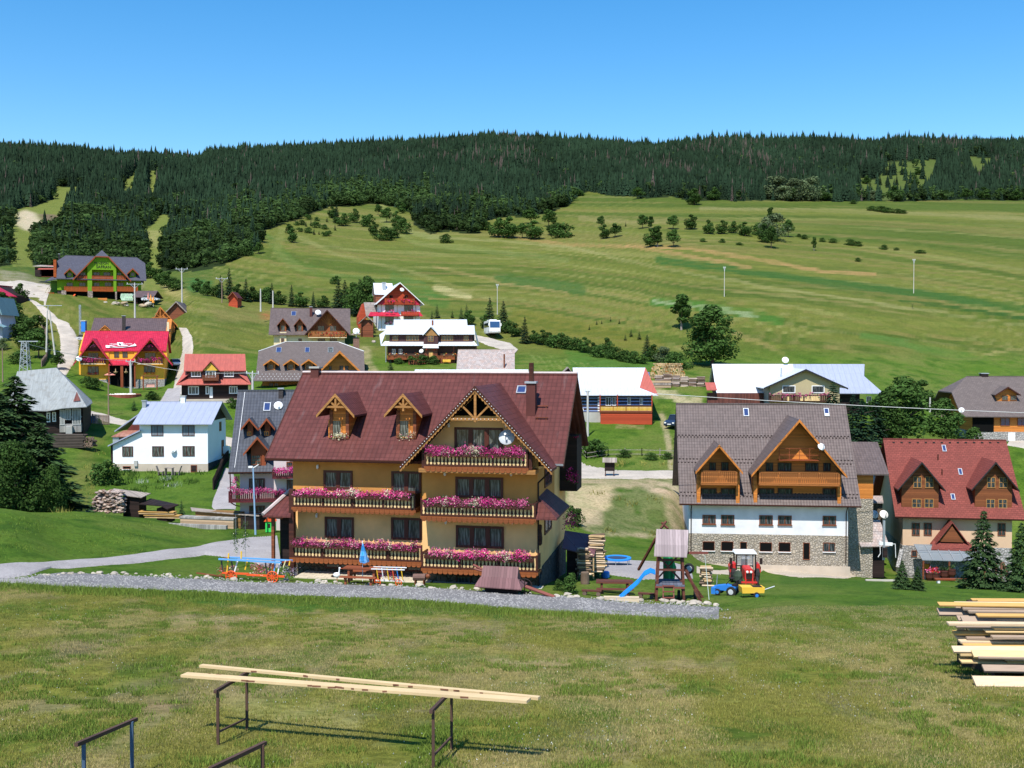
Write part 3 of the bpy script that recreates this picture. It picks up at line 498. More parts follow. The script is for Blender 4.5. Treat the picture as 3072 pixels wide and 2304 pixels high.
CREAMW = mat('cream_wood', (.72,.5,.24), 'planks', .6, .2, b=.14); BLACKW = mat('black_wood', (.022,.012,.01), 'wood', .8, .4, b=.2); GREYW = mat('weathered_wood', (.3,.255,.22), 'planks', .9, .3, b=.16); STEEL = mat('galvanised_steel', (.42,.45,.48), 'plain', .45, .15, metal=.5); RUST = mat('rusty_steel', (.1,.055,.04), 'plain', .8, .5); LOGEND = mat('cut_log_ends', (.55,.38,.2), 'plain', .9, .5); LOGBARK = mat('log_bark', (.17,.12,.085), 'plain', .95, .5)
PINK = mat('magenta_petals', (.8,.04,.27), 'leaf', .7, .5, .2); PINKL = mat('rose_petals', (.9,.2,.4), 'leaf', .7, .3, .2); CREAMF = mat('cream_petals', (.85,.8,.55), 'leaf', .7, .2, .2); FLEAF = mat('flower_leaves', (.06,.11,.03), 'leaf', .7, .4, .2); DPINK = mat('dark_magenta_petals', (.3,.01,.1), 'leaf', .7, .4, .2); REDF = mat('red_petals', (.6,.03,.03), 'leaf', .7, .4, .2)
class Fr:
    """a building's own frame: x along its front, y into it, z up; knows where a picture point falls on it"""
    def __init__(s, name, px, py, Y, yaw, label=None, cat='house', group=None, root=None):
        s.o = W(px, py, Y); s.a = R(yaw); s.c, s.s = math.cos(s.a), math.sin(s.a)
        s.r = root or empty(name, s.o, s.a, label, cat, group)
    def ray(s, px, py):
        d = W(px, py, 1.0); return Vector((d.x*s.c+d.y*s.s, -d.x*s.s+d.y*s.c, d.z)), Vector((s.o.x*s.c+s.o.y*s.s, -s.o.x*s.s+s.o.y*s.c, s.o.z))
    def p(s, px, py, w=0.0):
        d, o = s.ray(px, py); t = (o.y+w)/d.y; return d.x*t-o.x, d.z*t-o.z
    def side(s, px, py, u):      # where a ray meets the plane x = u: gives (y, z)
        d, o = s.ray(px, py); t = (o.x+u)/d.x; return d.y*t-o.y, d.z*t-o.z
    def sl(s, px, py, L):        # where a ray meets the slope through (y0,z0)-(y1,z1)
        y0, z0, y1, z1 = L; k = (z1-z0)/(y1-y0); d, o = s.ray(px, py)
        t = (z0+o.z-k*(y0+o.y))/(d.z-k*d.y); return d.x*t-o.x, d.y*t-o.y, d.z*t-o.z
def Lz(L, y): return L[1]+(L[3]-L[1])*(y-L[0])/(L[2]-L[0])
def Ly(L, z): return L[0]+(L[2]-L[0])*(z-L[1])/(L[3]-L[1])
def window(P, u, z, wd, h, w, fm=MBROWN, gm=GLASS, mull=1, bars=0, fw=.07, post=.07, rot=0, sill=None, name='window', dep=.07):
    b = MB(); b.box(0, fw, -dep, .02, 0, h).box(wd-fw, wd, -dep, .02, 0, h).box(fw, wd-fw, -dep, .02, 0, fw).box(fw, wd-fw, -dep, .02, h-fw, h)
    for k in range(mull): x = wd*(k+1)/(mull+1); b.box(x-post/2, x+post/2, -dep+.005, .02, fw, h-fw)
    for k in range(bars): q = h*(k+1)/(bars+1); b.box(fw, wd-fw, -dep+.012, -.01, q-.02, q+.02)
    o = b.build(name, fm, P); o.location = (u, w, z); o.rotation_euler = (0, 0, rot)
    g = MB().box(fw*.6, wd-fw*.6, -.035, -.004, fw*.6, h-fw*.6).build('pane', gm, o)
    if sill: MB().box(-.06, wd+.06, -dep-.08, .0, -.07, -.004).build('sill', sill, o)
    return o
def winpx(f, x0, y0, x1, y1, w=0, **k):
    u0, z1 = f.p(x0, y0, w); u1, z0 = f.p(x1, y1, w); return window(f.r, u0, z0, u1-u0, abs(z1-z0), w, **k)
def petals(P, name, boxes, n, s, mix, seed=1):
    """a mass of small petals and leaves; mix = [(material, share), ...]"""
    g = random.Random(seed); b = MB()
    for m_, _ in mix: b.use(m_)
    cw = [c for _, c in mix]; vol = [max(.01, (x1-x0)*(z1-z0)) for x0, x1, y0, y1, z0, z1 in boxes]; T = []
    spots = [(i, g.uniform(x0, x1), g.uniform(y0, y1), g.uniform(z0, z1), g.choices(mix, cw)[0][0]) for i, (x0, x1, y0, y1, z0, z1) in enumerate(boxes) for _ in range(max(6, int(n*vol[i]/sum(vol)/7)))]
    for i, x, y, z, m_ in spots:
        x0, x1, y0, y1, z0, z1 = boxes[i]; cl_ = math.sin(x*2.7+seed)+.7*math.sin(x*6.1+seed*2)
        if z < z0+(z1-z0)*.3 and cl_ < -.2: continue
        z += .07*cl_; m_ = mix[1][0] if len(mix) > 2 and m_ is mix[0][0] and math.sin(x*1.7+seed*3) > .45 else m_
        for k in range(7):
            px_, py_, pz_ = x+g.gauss(0, .09), y+g.gauss(0, .05), z+g.gauss(0, .07)
            mm = m_ if g.random() < .75 else g.choices(mix, cw)[0][0]; b.use(mm)
            d1 = Vector((g.uniform(-1,1), g.uniform(-.5,.5), g.uniform(-1,1))).normalized()*s; d2 = Vector((g.uniform(-1,1), g.uniform(-1,.2), g.uniform(-.3,1))).normalized()*s; c_ = Vector((px_, py_, pz_)); t = g.random()
            b.face(c_-d1, c_+d2*.6, c_+d1, c_-d2*.6); T += [t]*4
    return b.build(name, None, P, tint=T)
def railing(P, u0, u1, y, z0, h, rm, bm, name='railing', sp=.15, bw=.1, turned=True, yd=.05):
    b = MB(); b.use(rm).box(u0, u1, y-.05, y+.05, z0+h-.07, z0+h).box(u0, u1, y-.045, y+.045, z0+.03, z0+.12)
    n = max(1, int((u1-u0)/1.7))
    if turned: b.box(u0, u1, y+.02, y+.04, z0+.1, z0+h-.05)
    for k in range(n+1): x = u0+(u1-u0)*k/n; b.box(x-.05, x+.05, y-.06, y+.06, z0, z0+h+.04)
    b.use(bm); m_ = int((u1-u0)/sp)
    for k in range(m_):
        x = u0+(k+.5)*(u1-u0)/m_; a_, c_ = z0+.12, z0+h-.07; H = c_-a_; q = bw/2
        if turned: prof = [(.55, 0), (1, .07), (1, .16), (.35, .24), (.7, .34), (1, .5), (.95, .68), (.5, .86), (.85, .92), (.7, 1)]
        else: prof = [(1, 0), (1, 1)]
        b.slab([(x-q*r_, y-.012, a_+H*t) for r_, t in prof]+[(x+q*r_, y-.012, a_+H*t) for r_, t in prof[::-1]], .025, (0,1,0))
    return b.build(name, None, P)
def balcony(P, u0, u1, zf, y0, y1, h=.95, rm=DBROWN, bm=CREAMW, sp=.15, bw=.1, turned=True, fl=None, seed=1, n=1500, s=.05, floor=None, wavy=False):
    """floor slab from y0 (front) to y1 (wall), railing, flower boxes"""
    b = MB(); b.box(u0-.08, u1+.08, y0-.06, y1, zf-.16, zf); 
    if wavy:
        k = int((u1-u0)/.3)
        for i in range(k): x = u0+(i+.5)*(u1-u0)/k; b.slab([(x-.14, y0-.09, zf-.02), (x-.14, y0-.09, zf-.22), (x-.07, y0-.09, zf-.29), (x+.07, y0-.09, zf-.29), (x+.14, y0-.09, zf-.22), (x+.14, y0-.09, zf-.02)], .028, (0,1,0))
    o = b.build('balcony', floor or rm, P)
    rl = railing(o, u0, u1, y0, zf, h, rm, bm, sp=sp, bw=bw, turned=turned)
    for x in (u0, u1): MB().pry([(x-.035, zf+.1), (x+.035, zf+.1), (x+.035, zf+h), (x-.035, zf+h)], y0+.06, y1).build('side_railing', rm, o)
    if fl:
        MB().box(u0+.15, u1-.15, y0-.24, y0-.07, zf+h-.32, zf+h-.12).build('planter', DBROWN, o)
        petals(o, 'flowers', [(a_, c_, y0-.3, y0+.02, zf+h-.3+d, zf+h+e) for a_, c_, d, e in fl], n, s, FLMIX, seed)
    return o
FLMIX = [(PINK, .58), (PINKL, .2), (FLEAF, .2), (CREAMF, .03)]
def gable(f, u0, u1, w0, w1, L, zb, wm, name='wall', jerk=0):
    """walls with gables left and right under a roof whose front slope is L and back slope mirrors it"""
    wr = L[2]; t = .1; zf = Lz(L, w0)-t; k = (L[3]-L[1])/(L[2]-L[0]); zbk = L[3]-k*(w1-wr)-t
    return MB().prx([(w0, zb), (w1, zb), (w1, zbk)]+([(wr, L[3]-t-.05)] if not jerk else [(wr+jerk+.3, L[3]-k*(jerk+.3)-t-.05), (wr-jerk-.3, L[3]-k*(jerk+.3)-t-.05)])+[(w0, zf)], u0, u1).build(name, wm, f.r)
def roof(f, u0, u1, L, wb, rm, t=.16, name='roof', jerk=None, under=None):
    """ridge along x; L front slope, back slope down to y = wb; jerk = (du, dy) clipped gable tips"""
    k = (L[3]-L[1])/(L[2]-L[0]); zb = L[3]-k*(wb-L[2]); b = MB(); b.use(rm)
    if not jerk:
        b.slab([(u0, L[0], L[1]), (u1, L[0], L[1]), (u1, L[2], L[3]), (u0, L[2], L[3])], t).slab([(u1, wb, zb), (u0, wb, zb), (u0, L[2], L[3]), (u1, L[2], L[3])], t)
    else:
        du, dy = jerk; za = L[3]-k*dy
        b.slab([(u0, L[0], L[1]), (u1, L[0], L[1]), (u1, L[2]-dy, za), (u1-du, L[2], L[3]), (u0+du, L[2], L[3]), (u0, L[2]-dy, za)], t)
        b.slab([(u1, wb, zb), (u0, wb, zb), (u0, L[2]+dy, za), (u0+du, L[2], L[3]), (u1-du, L[2], L[3]), (u1, L[2]+dy, za)], t)
        for x, s_ in ((u0, 1), (u1, -1)): b.slab([(x, L[2]-dy, za), (x+s_*du, L[2], L[3]), (x, L[2]+dy, za)], t)
    b.box(u0+(jerk[0] if jerk else 0), u1-(jerk[0] if jerk else 0), L[2]-.12, L[2]+.12, L[3]-.06, L[3]+.06)
    return b.build(name, None, f.r)
def dormer(f, L, cx, apy, fpy, hw, wall, bpy_, rm, wm, tm, over=.5, win=None, name='dormer', t=.12, wf=None, fm=MBROWN, gm=GLASS, truss=None, trim=.14, mull=0, bars=0, recess=0.0, sill=None):
    """gabled dormer: cx centre, apy apex, fpy gable foot, hw roof half width, wall wall half width (picture pixels), bpy_ where its wall meets the roof"""
    u, y, z = f.sl(cx, bpy_, L); wf = y if wf is None else wf; zb = Lz(L, wf); y0 = wf-over
    uc, za = f.p(cx, apy, y0); _, zf = f.p(cx, fpy, y0); sc = (f.p(cx+100, apy, y0)[0]-uc)/100; H = hw*sc; ww = wall*sc
    yb = Ly(L, za); yfb = max(y0+.1, Ly(L, zf)); k = (za-zf)/H
    b = MB(); b.use(rm)
    for s_ in (-1, 1):
        b.slab([(uc, y0, za), (uc, yb, za), (uc+s_*H, yfb, zf), (uc+s_*H, y0, zf)], t)
    o = b.build('dormer', None, f.r) if name == 'dormer' else b.build(name, None, f.r)
    zt = za-k*ww-t
    MB().pry([(uc-ww, zb-.25), (uc+ww, zb-.25), (uc+ww, zt), (uc, za-t-.03), (uc-ww, zt)], wf+recess, max(yb, wf+recess+.5)).build('dormer_wall', wm, o)
    bb = MB()
    for s_ in (-1, 1): bb.slab([(uc, y0-.03, za+.02), (uc+s_*(H+.04), y0-.03, zf), (uc+s_*(H+.04), y0-.03, zf-trim*1.25), (uc, y0-.03, za-trim*1.35)], .05, (0,1,0))
    bb.build('bargeboard', tm, o)
    if truss is not None:
        q = .12; zt_ = za-k*H*truss; b2 = MB(); b2.box(uc-H*truss*.93, uc+H*truss*.93, y0+.02, y0+.14, zt_-q/2, zt_+q/2).box(uc-q/2, uc+q/2, y0+.03, y0+.13, zt_-.25, za-.1)
        for s_ in (-1, 1): b2.bar((uc, y0+.08, zt_), (uc+s_*H*truss*.5, y0+.08, za-k*H*truss*.5-.05), q*.8, q*.8)
        b2.build('gable_truss', tm, o)
    for wn_ in (win or []):
        x0, ya, x1, yb_ = wn_[:4]; a0, z1 = f.p(x0, ya, wf+recess); a1, z0 = f.p(x1, yb_, wf+recess)
        window(o, a0, z0, a1-a0, z1-z0, wf+recess, fm=fm, gm=wn_[4] if len(wn_) > 4 else gm, mull=mull, bars=bars, fw=.06, sill=sill)
    return o, uc, y0, za, zf, H, wf
def skylight(f, L, x0, y0, x1, y1, gm=GLASSB, blind=False):
    u0, ya, za = f.sl(x0, y0, L); u1, yb, zb = f.sl(x1, y1, L); p_ = math.atan2(L[3]-L[1], L[2]-L[0]); h = math.hypot(ya-yb, za-zb); wd = u1-u0
    o = MB().box(0, wd, 0, .07, .0, .1).box(0, wd, h-.07, h, 0, .1).box(0, .07, .07, h-.07, 0, .1).box(wd-.07, wd, .07, h-.07, 0, .1).build('skylight', STEEL, f.r)
    o.location = (u0, yb, zb); o.rotation_euler = (p_, 0, 0); MB().box(.06, wd-.06, .06, h-.06, .02, .07).build('pane', gm, o)
    if blind: MB().box(.08, wd-.08, .1, h*.35, .071, .08).build('blind', WHITE, o)
    return o
def chimney(f, L, x0, x1, ytop, ybase, cm, cap=None, pipe=None, side=None):
    u0, y, z = f.sl(x0, ybase, L); u1 = f.sl(x1, ybase, L)[0]; zt = f.p((x0+x1)/2, ytop, y)[1]; d = max(.45, u1-u0)
    o = MB().box(u0, u1, y, y+d, z-1.2, zt).build('chimney', cm, f.r)
    MB().box(u0-.08, u1+.08, y-.08, y+d+.08, zt+.002, zt+.12).build('chimney_cap', cap or STEEL, o)
    if pipe: MB().tube(((u0+u1)/2, y+d/2, zt+.1), ((u0+u1)/2, y+d/2, f.p((x0+x1)/2, pipe, y)[1]), .15, n=8).build('flue_pipe', DBROWN, o)
    return o
def dish(P, c, r, m_=WHITE, yaw=0, wall=None, name='satellite_dish'):
    b = MB(); b.lathe((0, 0, 0), [(r*q, -.32*r*q*q) for q in (1, .85, .6, .3, .02)][::1]+[(r*q, -.32*r*q*q+.03) for q in (.02, .3, .6, .85, 1)], 18)
    o = b.build(name, m_, P, smooth=False); o.location = c; o.rotation_euler = (R(62), 0, yaw)
    MB().tube((0, -r*.8, -.1*r), (0, -.1*r, r*.85), .02).tube((r*.5, 0, 0), (0, -.1*r, r*.85), .015).box(-.05, .05, -.1*r-.05, -.1*r+.05, r*.83, r*.95).tube((0, 0, -.3*r), (0, -.2, -.3*r-.45), .035).build('dish_arm', STEEL, o)
    return o
def pipe(f, pts, m_=DBROWN, r=.05, name='downpipe'):
    b = MB()
    for a_, c_ in zip(pts[:-1], pts[1:]): b.tube(a_, c_, r)
    return b.build(name, m_, f.r)
def gutter(f, u0, u1, y, z, m_=DBROWN): return MB().prx([(y-.1, z+.02), (y-.08, z-.1), (y+.0, z-.12), (y+.04, z-.03), (y+.035, z+.02), (y, z-.09), (y-.06, z-.08)], u0, u1).build('gutter', m_, f.r)
# ================================================================== THE BIG GUESTHOUSE
q3 = Z(750, 1050, 2.212); WHT = mat('warm_yellow_plaster', (.86,.5,.2), 'plain', .9, .18); TILE = mat('maroon_roof_tiles', (.112,.035,.03), 'tile', .55, .15, a=.36, b=.3, spec=.2); SOCK = mat('dark_stone_socle', (.06,.06,.06), 'stone', .9, .4, a=.35)
SOCB = mat('brown_stone_socle', (.13,.1,.07), 'stone', .9, .3, a=.35)
f = Fr('guesthouse', 1267.6, 1748.5, 62.6, -11, 'big yellow guesthouse with maroon tiled roof and pink flower balconies in the middle', 'guesthouse')
P = f.r; T = f.p; wl = 1.3
uR = T(*q3(1908, 1200), 0)[0]; uL = T(*q3(287, 1000), wl)[0]
D = 11.4; wr = 6.4
zeL = T(*q3(560, 727), .3)[1]; zrd = T(*q3(1185, 157), wr)[1]; L = (.3, zeL, wr, zrd)
rL = T(*q3(100, 718), .3)[0]; rR = T(*q3(2080, 740), .3)[0]
zs = T(*q3(700, 1420), wl)[1]; ORP = mat('orange_ochre_plaster', (.58,.26,.065), 'plain', .9, .18)
# walls
k = (L[3]-L[1])/(L[2]-L[0]); zb = -2.5
MB().prx([(wl, zs), (D, zs), (D, L[3]-k*(D-wr)-.12), (wr, L[3]-.25), (wl, Lz(L, wl)-.12)], uL, uR-.004).build('wall', WHT, P)
wz = T(*q3(1500, 1470), 0)[1]; yb2 = T(*q3(1500, 250), -1.3)[1]
hG = T(*q3(2010, 775), -1.3)[0]; lG = T(*q3(1000, 775), -1.3)[0]; uc = T(*q3(1497, 240), -1.3)[0]; za = T(*q3(1497, 240), -1.3)[1]; zf = T(*q3(1500, 778), -1.3)[1]; kk = (za-zf)/((hG-lG)/2)
wg = MB().pry([(0, wz), (uR, wz), (uR, za-kk*abs(uR-uc)-.2), (uc, za-.2), (0, za-kk*uc-.2)], 0, wr-1).build('front_wing_wall', WHT, P)
MB().prx([(wl+.03, zb), (D-.03, zb), (D-.03, zs), (wl+.03, zs)], uL+.03, uR-.05).build('socle', SOCB, P); MB().prx([(.03, zb), (wl+.02, zb), (wl+.02, wz), (.03, wz)], .03, uR-.03).build('socle', SOCB, P)
MB().prx([(.5, zb), (D-.2, zb), (D-.2, zs+.35), (1.6, zs+.25), (.5, zs-.5)], uR-.045, uR+.06).build('stone_cladding', SOCK, P)
roof(f, rL, rR, L, D+.9, TILE)
b = MB(); b.use(TILE)
for s_, e in ((-1, lG), (1, hG)):
    b.slab([(uc, -1.5, za+.0), (uc, Ly(L, za)+.05, za), (e, Ly(L, zf)+.02 if s_ < 0 else Ly(L, zf)+.02, zf), (e, -1.5, zf)], .14)
wr_o = b.build('front_wing_roof', None, P)
bb = MB()
for s_, e in ((-1, lG), (1, hG)):
    bb.slab([(uc, -1.53, za+.04), (e, -1.53, zf+.02), (e, -1.53, zf-.2), (uc, -1.53, za-.22)], .05, (0,1,0))
bb.build('bargeboard', DBROWN, wr_o); bb = MB()
for s_, e in ((-1, lG), (1, hG)):
    n = 26
    for i in range(n):
        t0, t1 = i/n, (i+1)/n; x0, x1 = uc+(e-uc)*t0, uc+(e-uc)*t1; z0, z1 = za+(zf-za)*t0-.2, za+(zf-za)*t1-.2
        bb.slab([(x0, -1.5, z0), (x1, -1.5, z1), (x1, -1.5, z1-.1), ((x0+x1)/2, -1.5, (z0+z1)/2-.2), (x0, -1.5, z0-.1)], .03, (0,1,0))
bb.build('scalloped_trim', mat('golden_brown_wood', (.36,.17,.05), 'wood', .6, .2, b=.2), wr_o)
GOLD = MATS['golden_brown_wood']
zt = T(*q3(1500, 460), -1.4)[1]; xh = (za-zt)/kk; tr = MB(); tr.box(uc-xh+.1, uc+xh-.1, -1.46, -1.3, zt-.07, zt+.07).box(uc-.07, uc+.07, -1.44, -1.32, zt-.15, za-.2)
for s_ in (-1, 1): tr.bar((uc, -1.38, zt), (uc+s_*xh*.47, -1.38, za-kk*xh*.47-.15), .1, .1)
tr.build('gable_truss', GOLD, wr_o)
lt = MB(); g = random.Random(2)
for s_, e in ((-1, lG), (1, hG)):
    for i in range(34): t = (i+.5)/34; lt.box(uc+(e-uc)*t-.02, uc+(e-uc)*t+.02, -1.58, -1.535, za+(zf-za)*t-.12, za+(zf-za)*t-.08)
for i in range(16): x = uc-xh+2*xh*(i+.5)/16; lt.box(x-.02, x+.02, -1.5, -1.465, zt, zt+.04)
lt.build('string_lights', WHITE, wr_o)
MB().pry([(uc-(za-zt)/kk*.82, zt+.12), (uc+(za-zt)/kk*.82, zt+.12), (uc, za-.35)], -.05, -.004).build('dark_gable_panel', VOID, P)  # flat black triangle paints the shade behind the truss
gutter(f, rL, lG+.3, .3, zeL); gutter(f, hG-.3, rR, .3, zeL+.0, STEEL)
ridge = MB().tube((rL, wr, zrd+.05), (rR, wr, zrd+.05), .11, n=8).build('ridge_cap', mat('pale_ridge_cap', (.5,.42,.4), 'plain', .6, .3), P)
for x in (rL+.0, rR): MB().slab([(x-.03, .3, L[1]+.03), (x+.03, .3, L[1]+.03), (x+.03, wr, L[3]+.03), (x-.03, wr, L[3]+.03)], .26).build('verge_board', DBROWN, P)
# windows: left wall
MB().box(uL-.003, 0, wl-.006, D, T(*q3(560,1062), wl)[1], L[1]+.35).build('upper_wall_band', ORP, P); MB().box(-.003, uR+.003, -.006, wr, T(*q3(1500,1115), 0)[1], T(*q3(1500,790), 0)[1]).build('upper_wall_band', ORP, P)
FW = dict(fm=mat('mahogany_frame', (.085,.022,.014), 'plain', .5, .2), gm=GLASSC, fw=.13, post=.26, dep=.09)
for r_ in ((490,797,682,925), (498,1105,690,1252), (940,803,1137,950), (938,1110,1140,1262)): winpx(f, *q3(*r_[:2]), *q3(*r_[2:]), w=wl, mull=1, **FW)
for r_ in ((500,1408,700,1455), (945,1422,1140,1472)): winpx(f, *q3(*r_[:2]), *q3(*r_[2:]), w=wl+.03, mull=1, fm=MATS['mahogany_frame'], gm=GLASS, fw=.1, post=.12)
for r_ in ((1358,512,1680,715), (1365,840,1680,985), (1368,1162,1685,1318)): winpx(f, *q3(*r_[:2]), *q3(*r_[2:]), w=0, mull=2, **FW)
winpx(f, *q3(1367,1490), *q3(1470,1560), w=.025, mull=0, fm=MATS['mahogany_frame'], gm=GLASS, fw=.1)
qe = Z(1550, 1300, 3.317)
for r_ in ((318,322,430,550), (310,850,430,1015)):
    y0, z1 = f.side(*qe(r_[0], r_[1]+10), uR); y1, z0 = f.side(*qe(r_[2], r_[3]-20), uR); zc = T(*qe(370, r_[3]), 3)[1]; zt_ = T(*qe(370, r_[1]), 3)[1]
    window(P, uR, zc+.1, 2.6, zt_-zc, 1.7, rot=R(90), fm=MATS['mahogany_frame'], gm=GLASS, fw=.14, mull=1)
    P.children[-1].location = (uR, 2.4, zc+.1)
# wall lamps
for x, y, w_ in ((453,775,wl), (447,1098,wl), (1323,500,0), (1702,500,0), (1297,820,0), (1735,822,0), (1303,1140,0), (1742,1140,0)):
    u, z = T(*q3(x, y), w_); MB().lathe((u, w_-.14, z-.12), [(.03,0),(.07,.04),(.08,.2),(.02,.28)], 8).box(u-.03, u+.03, w_-.14, w_, z+.1, z+.15).build('wall_lamp', WHITE, P)
# balconies
def balc(x0, x1, ytop, ybot, yfr, wallw, seed, fl, n, sp=.215):
    u0, zf_ = T(*q3(x0, ybot), yfr); u1 = T(*q3(x1, ybot), yfr)[0]; h = T(*q3((x0+x1)/2, ytop), yfr)[1]-T(*q3((x0+x1)/2, ybot), yfr)[1]; zf_ = T(*q3((x0+x1)/2, ybot), yfr)[1]
    FL = [(T(*q3(a_, ybot), yfr)[0], T(*q3(c_, ybot), yfr)[0], d, e) for a_, c_, d, e in fl]
    o = balcony(P, u0, u1, zf_, yfr, wallw, h=h, fl=FL, seed=seed, n=n, s=.05, sp=sp, bw=.135, wavy=True, floor=mat('balcony_boards', (.24,.07,.02), 'wood', .6, .3, b=.14))
    return o, FL, zf_, h
CRM = [(CREAMF, .7), (PINKL, .1), (FLEAF, .2)]
for x0, x1, yt, yb_, yf, ww, sd, fl, cr in (
  (285,1092,950,1052,.2,wl,1,[(305,1060,.1,.14)],[(665,720),(905,930),(455,475)]),
  (272,1138,1285,1392,.2,wl,2,[(285,940,.08,.16),(950,1125,.05,.12)],[(690,725),(930,945),(520,530)]),
  (1140,1890,1010,1112,-1.1,0,3,[(1170,1840,.08,.16)],[(1275,1310),(1475,1525),(1680,1700)]),
  (1145,1903,1355,1462,-1.1,0,4,[(1205,1850,.08,.16)],[(1480,1525),(1670,1730),(1310,1340)]),
  (1165,1840,672,778,-1.15,0,5,[(1168,1825,.05,.2)],[(1470,1530),(1285,1330)])):
    o, FL, z_, h_ = balc(x0, x1, yt, yb_, yf, ww, sd, fl, 4200)
    petals(o, 'cream_flowers', [(T(*q3(a_, yb_), yf)[0], T(*q3(c_, yb_), yf)[0], yf-.36, yf-.2, z_+h_-.2, z_+h_+.2) for a_, c_ in cr], 420, .045, CRM, sd+20)
u0 = T(*q3(1120, 780), -1.15)[0]; u1 = T(*q3(1895, 780), -1.15)[0]; z_ = T(*q3(1500, 790), -1.15)[1]
MB().box(u0, u1, -1.2, 0, z_-.25, z_-.02).build('balcony_beam', GOLD, P)
for x in (u0+.25, u1-.3): MB().box(x-.09, x+.09, -1.1, -.92, z_, za-kk*abs(x-uc)-.2).build('balcony_post', DBROWN, P)
pp = MB(); pp.box(T(*q3(275,1000),.2)[0]-.15, T(*q3(275,1000),.2)[0]+.15, .15, .5, T(*q3(275,1500), .2)[1], T(*q3(275,925), .2)[1]); pp.build('balcony_post', DBROWN, P)
# dormers
for cx, apx in ((565, 300), (1015, 300)):
    c_ = q3(cx, 0)[0]; e = 0 if cx < 900 else 0
    dd, uc_, y0_, za_, zf_, H_, wf_ = dormer(f, L, c_, q3(0, 290)[1], q3(0, 432)[1], 123/2.212, 62/2.212, q3(0, 588)[1], TILE, ORANGE, GOLD, over=.75, truss=.62, win=[(q3(cx-42, 0)[0], q3(0, 462)[1], q3(cx+46, 0)[0], q3(0, 582)[1], GLASSC)], fm=ORANGE, mull=0)
    petals(dd, 'window_flowers', [(uc_-.42, uc_+.2, wf_-.25, wf_-.05, Lz(L, wf_)+.0, Lz(L, wf_)+.28), (uc_+.1, uc_+.5, wf_-.25, wf_-.05, Lz(L, wf_)+.1, Lz(L, wf_)+.35)], 420, .045, [(PINK, .4), (CREAMF, .3), (FLEAF, .3)] , int(cx))
    MB().box(uc_-.62, uc_-.42, wf_-.08, wf_-.002, Lz(L, wf_)+.02, zf_+.25).box(uc_+.42, uc_+.62, wf_-.08, wf_-.002, Lz(L, wf_)+.02, zf_+.25).build('shutters', MBROWN, dd)
chimney(f, L, *[q3(x, 0)[0] for x in (1832, 1892)], q3(0, 222)[1], q3(0, 440)[1], mat('brown_chimney', (.1,.03,.025), 'plain', .8, .3), pipe=q3(0, 85)[1])
chimney(f, L, *[q3(x, 0)[0] for x in (402, 454)], q3(0, 122)[1], q3(0, 183)[1], MATS['brown_chimney'], cap=mat('concrete', (.4,.39,.36), 'plain', .9, .2))
skylight(f, L, *q3(1776, 243), *q3(1830, 292))
for y in (380, 458):
    a_ = f.sl(*q3(1893, y+5), L); c_ = f.sl(*q3(1978, y+5), L); MB().box(a_[0], c_[0], a_[1]-.05, a_[1]+.05, a_[2]+.12, a_[2]+.16).box(a_[0]+.1, a_[0]+.14, a_[1]-.02, a_[1]+.04, a_[2]-.1, a_[2]+.12).box(c_[0]-.14, c_[0]-.1, a_[1]-.02, a_[1]+.04, a_[2]-.1, a_[2]+.12).build('roof_step', MBROWN, P)
u, z = T(*q3(1702, 572), -.9); dish(P, (u, -.9, z), .47, mat('grey_dish', (.5,.52,.55), 'plain', .5, .1))
# porch on the left, canopy and rear balcony on the right
pr = MB(); pr.use(TILE); A = (*[T(*q3(85,1097), -.1)[0]], -.1, T(*q3(85,1097), -.1)[1]); B = (T(*q3(270,1097), -.1)[0], -.1, T(*q3(270,1100), -.1)[1]); Cc = (T(*q3(268,938), 2.3)[0], 2.3, T(*q3(268,938), 2.3)[1])
A2 = (A[0], 5.2, A[2]); C2 = (Cc[0], 3.6, Cc[2]); B2 = (Cc[0], 5.2, A[2])
pr.slab([A, B, Cc], .12).slab([A2, A, Cc, C2], .12).slab([B2, A2, C2], .12); po = pr.build('porch_roof', None, P)
MB().tube(Vector(A)+Vector((0,0,.05)), Vector(Cc)+Vector((0,0,.08)), .12, n=6).build('hip_cap', mat('pale_ridge_cap'), po)
zg = T(*q3(200, 1400), .5)[1]-.5; pb = MB()
for x, y in ((150, .3), (150, 4.6)): u = T(*q3(x, 1200), .3)[0]; pb.box(u-.09, u+.09, y, y+.18, zg, A[2]-.1)
pb.box(A[0]+.2, uL-.3, .25, .45, A[2]-.25, A[2]-.05); pb.build('porch_post', MBROWN, P)
MB().box(A[0]+.5, uL, 1.3, 1.4, zg, A[2]-.1).box(uL-.35, uL-.01, wl+.1, 3.2, zg, A[2]-.05).build('porch_shade_wall', BLACKW, P)  # black boards carry the porch shade in their colour
qa = lambda x, y, w_: (lambda t: (t[0], w_, t[1]))(T(*qe(x, y), w_))
a0 = qa(195, 622, -.1); a1 = qa(185, 845, -1.1); a2 = qa(398, 850, -1.1); far0 = (uR, 4.2, a0[2]); far1 = (a2[0], 4.2, a2[2]+.0)
cn = MB(); cn.use(TILE); a0 = (uR-.15, .4, a0[2]); cn.slab([a1, a2, a0], .1).slab([a2, far1, (uR, 3.4, a0[2]), a0], .1); cn.build('canopy_roof', None, P)
MB().box(uR+.02, uR+1.15, D-2.8, D-.4, T(*qe(540,560), D-2)[1], T(*qe(540,20), D-2)[1]).build('rear_balcony', BLACKW, P)
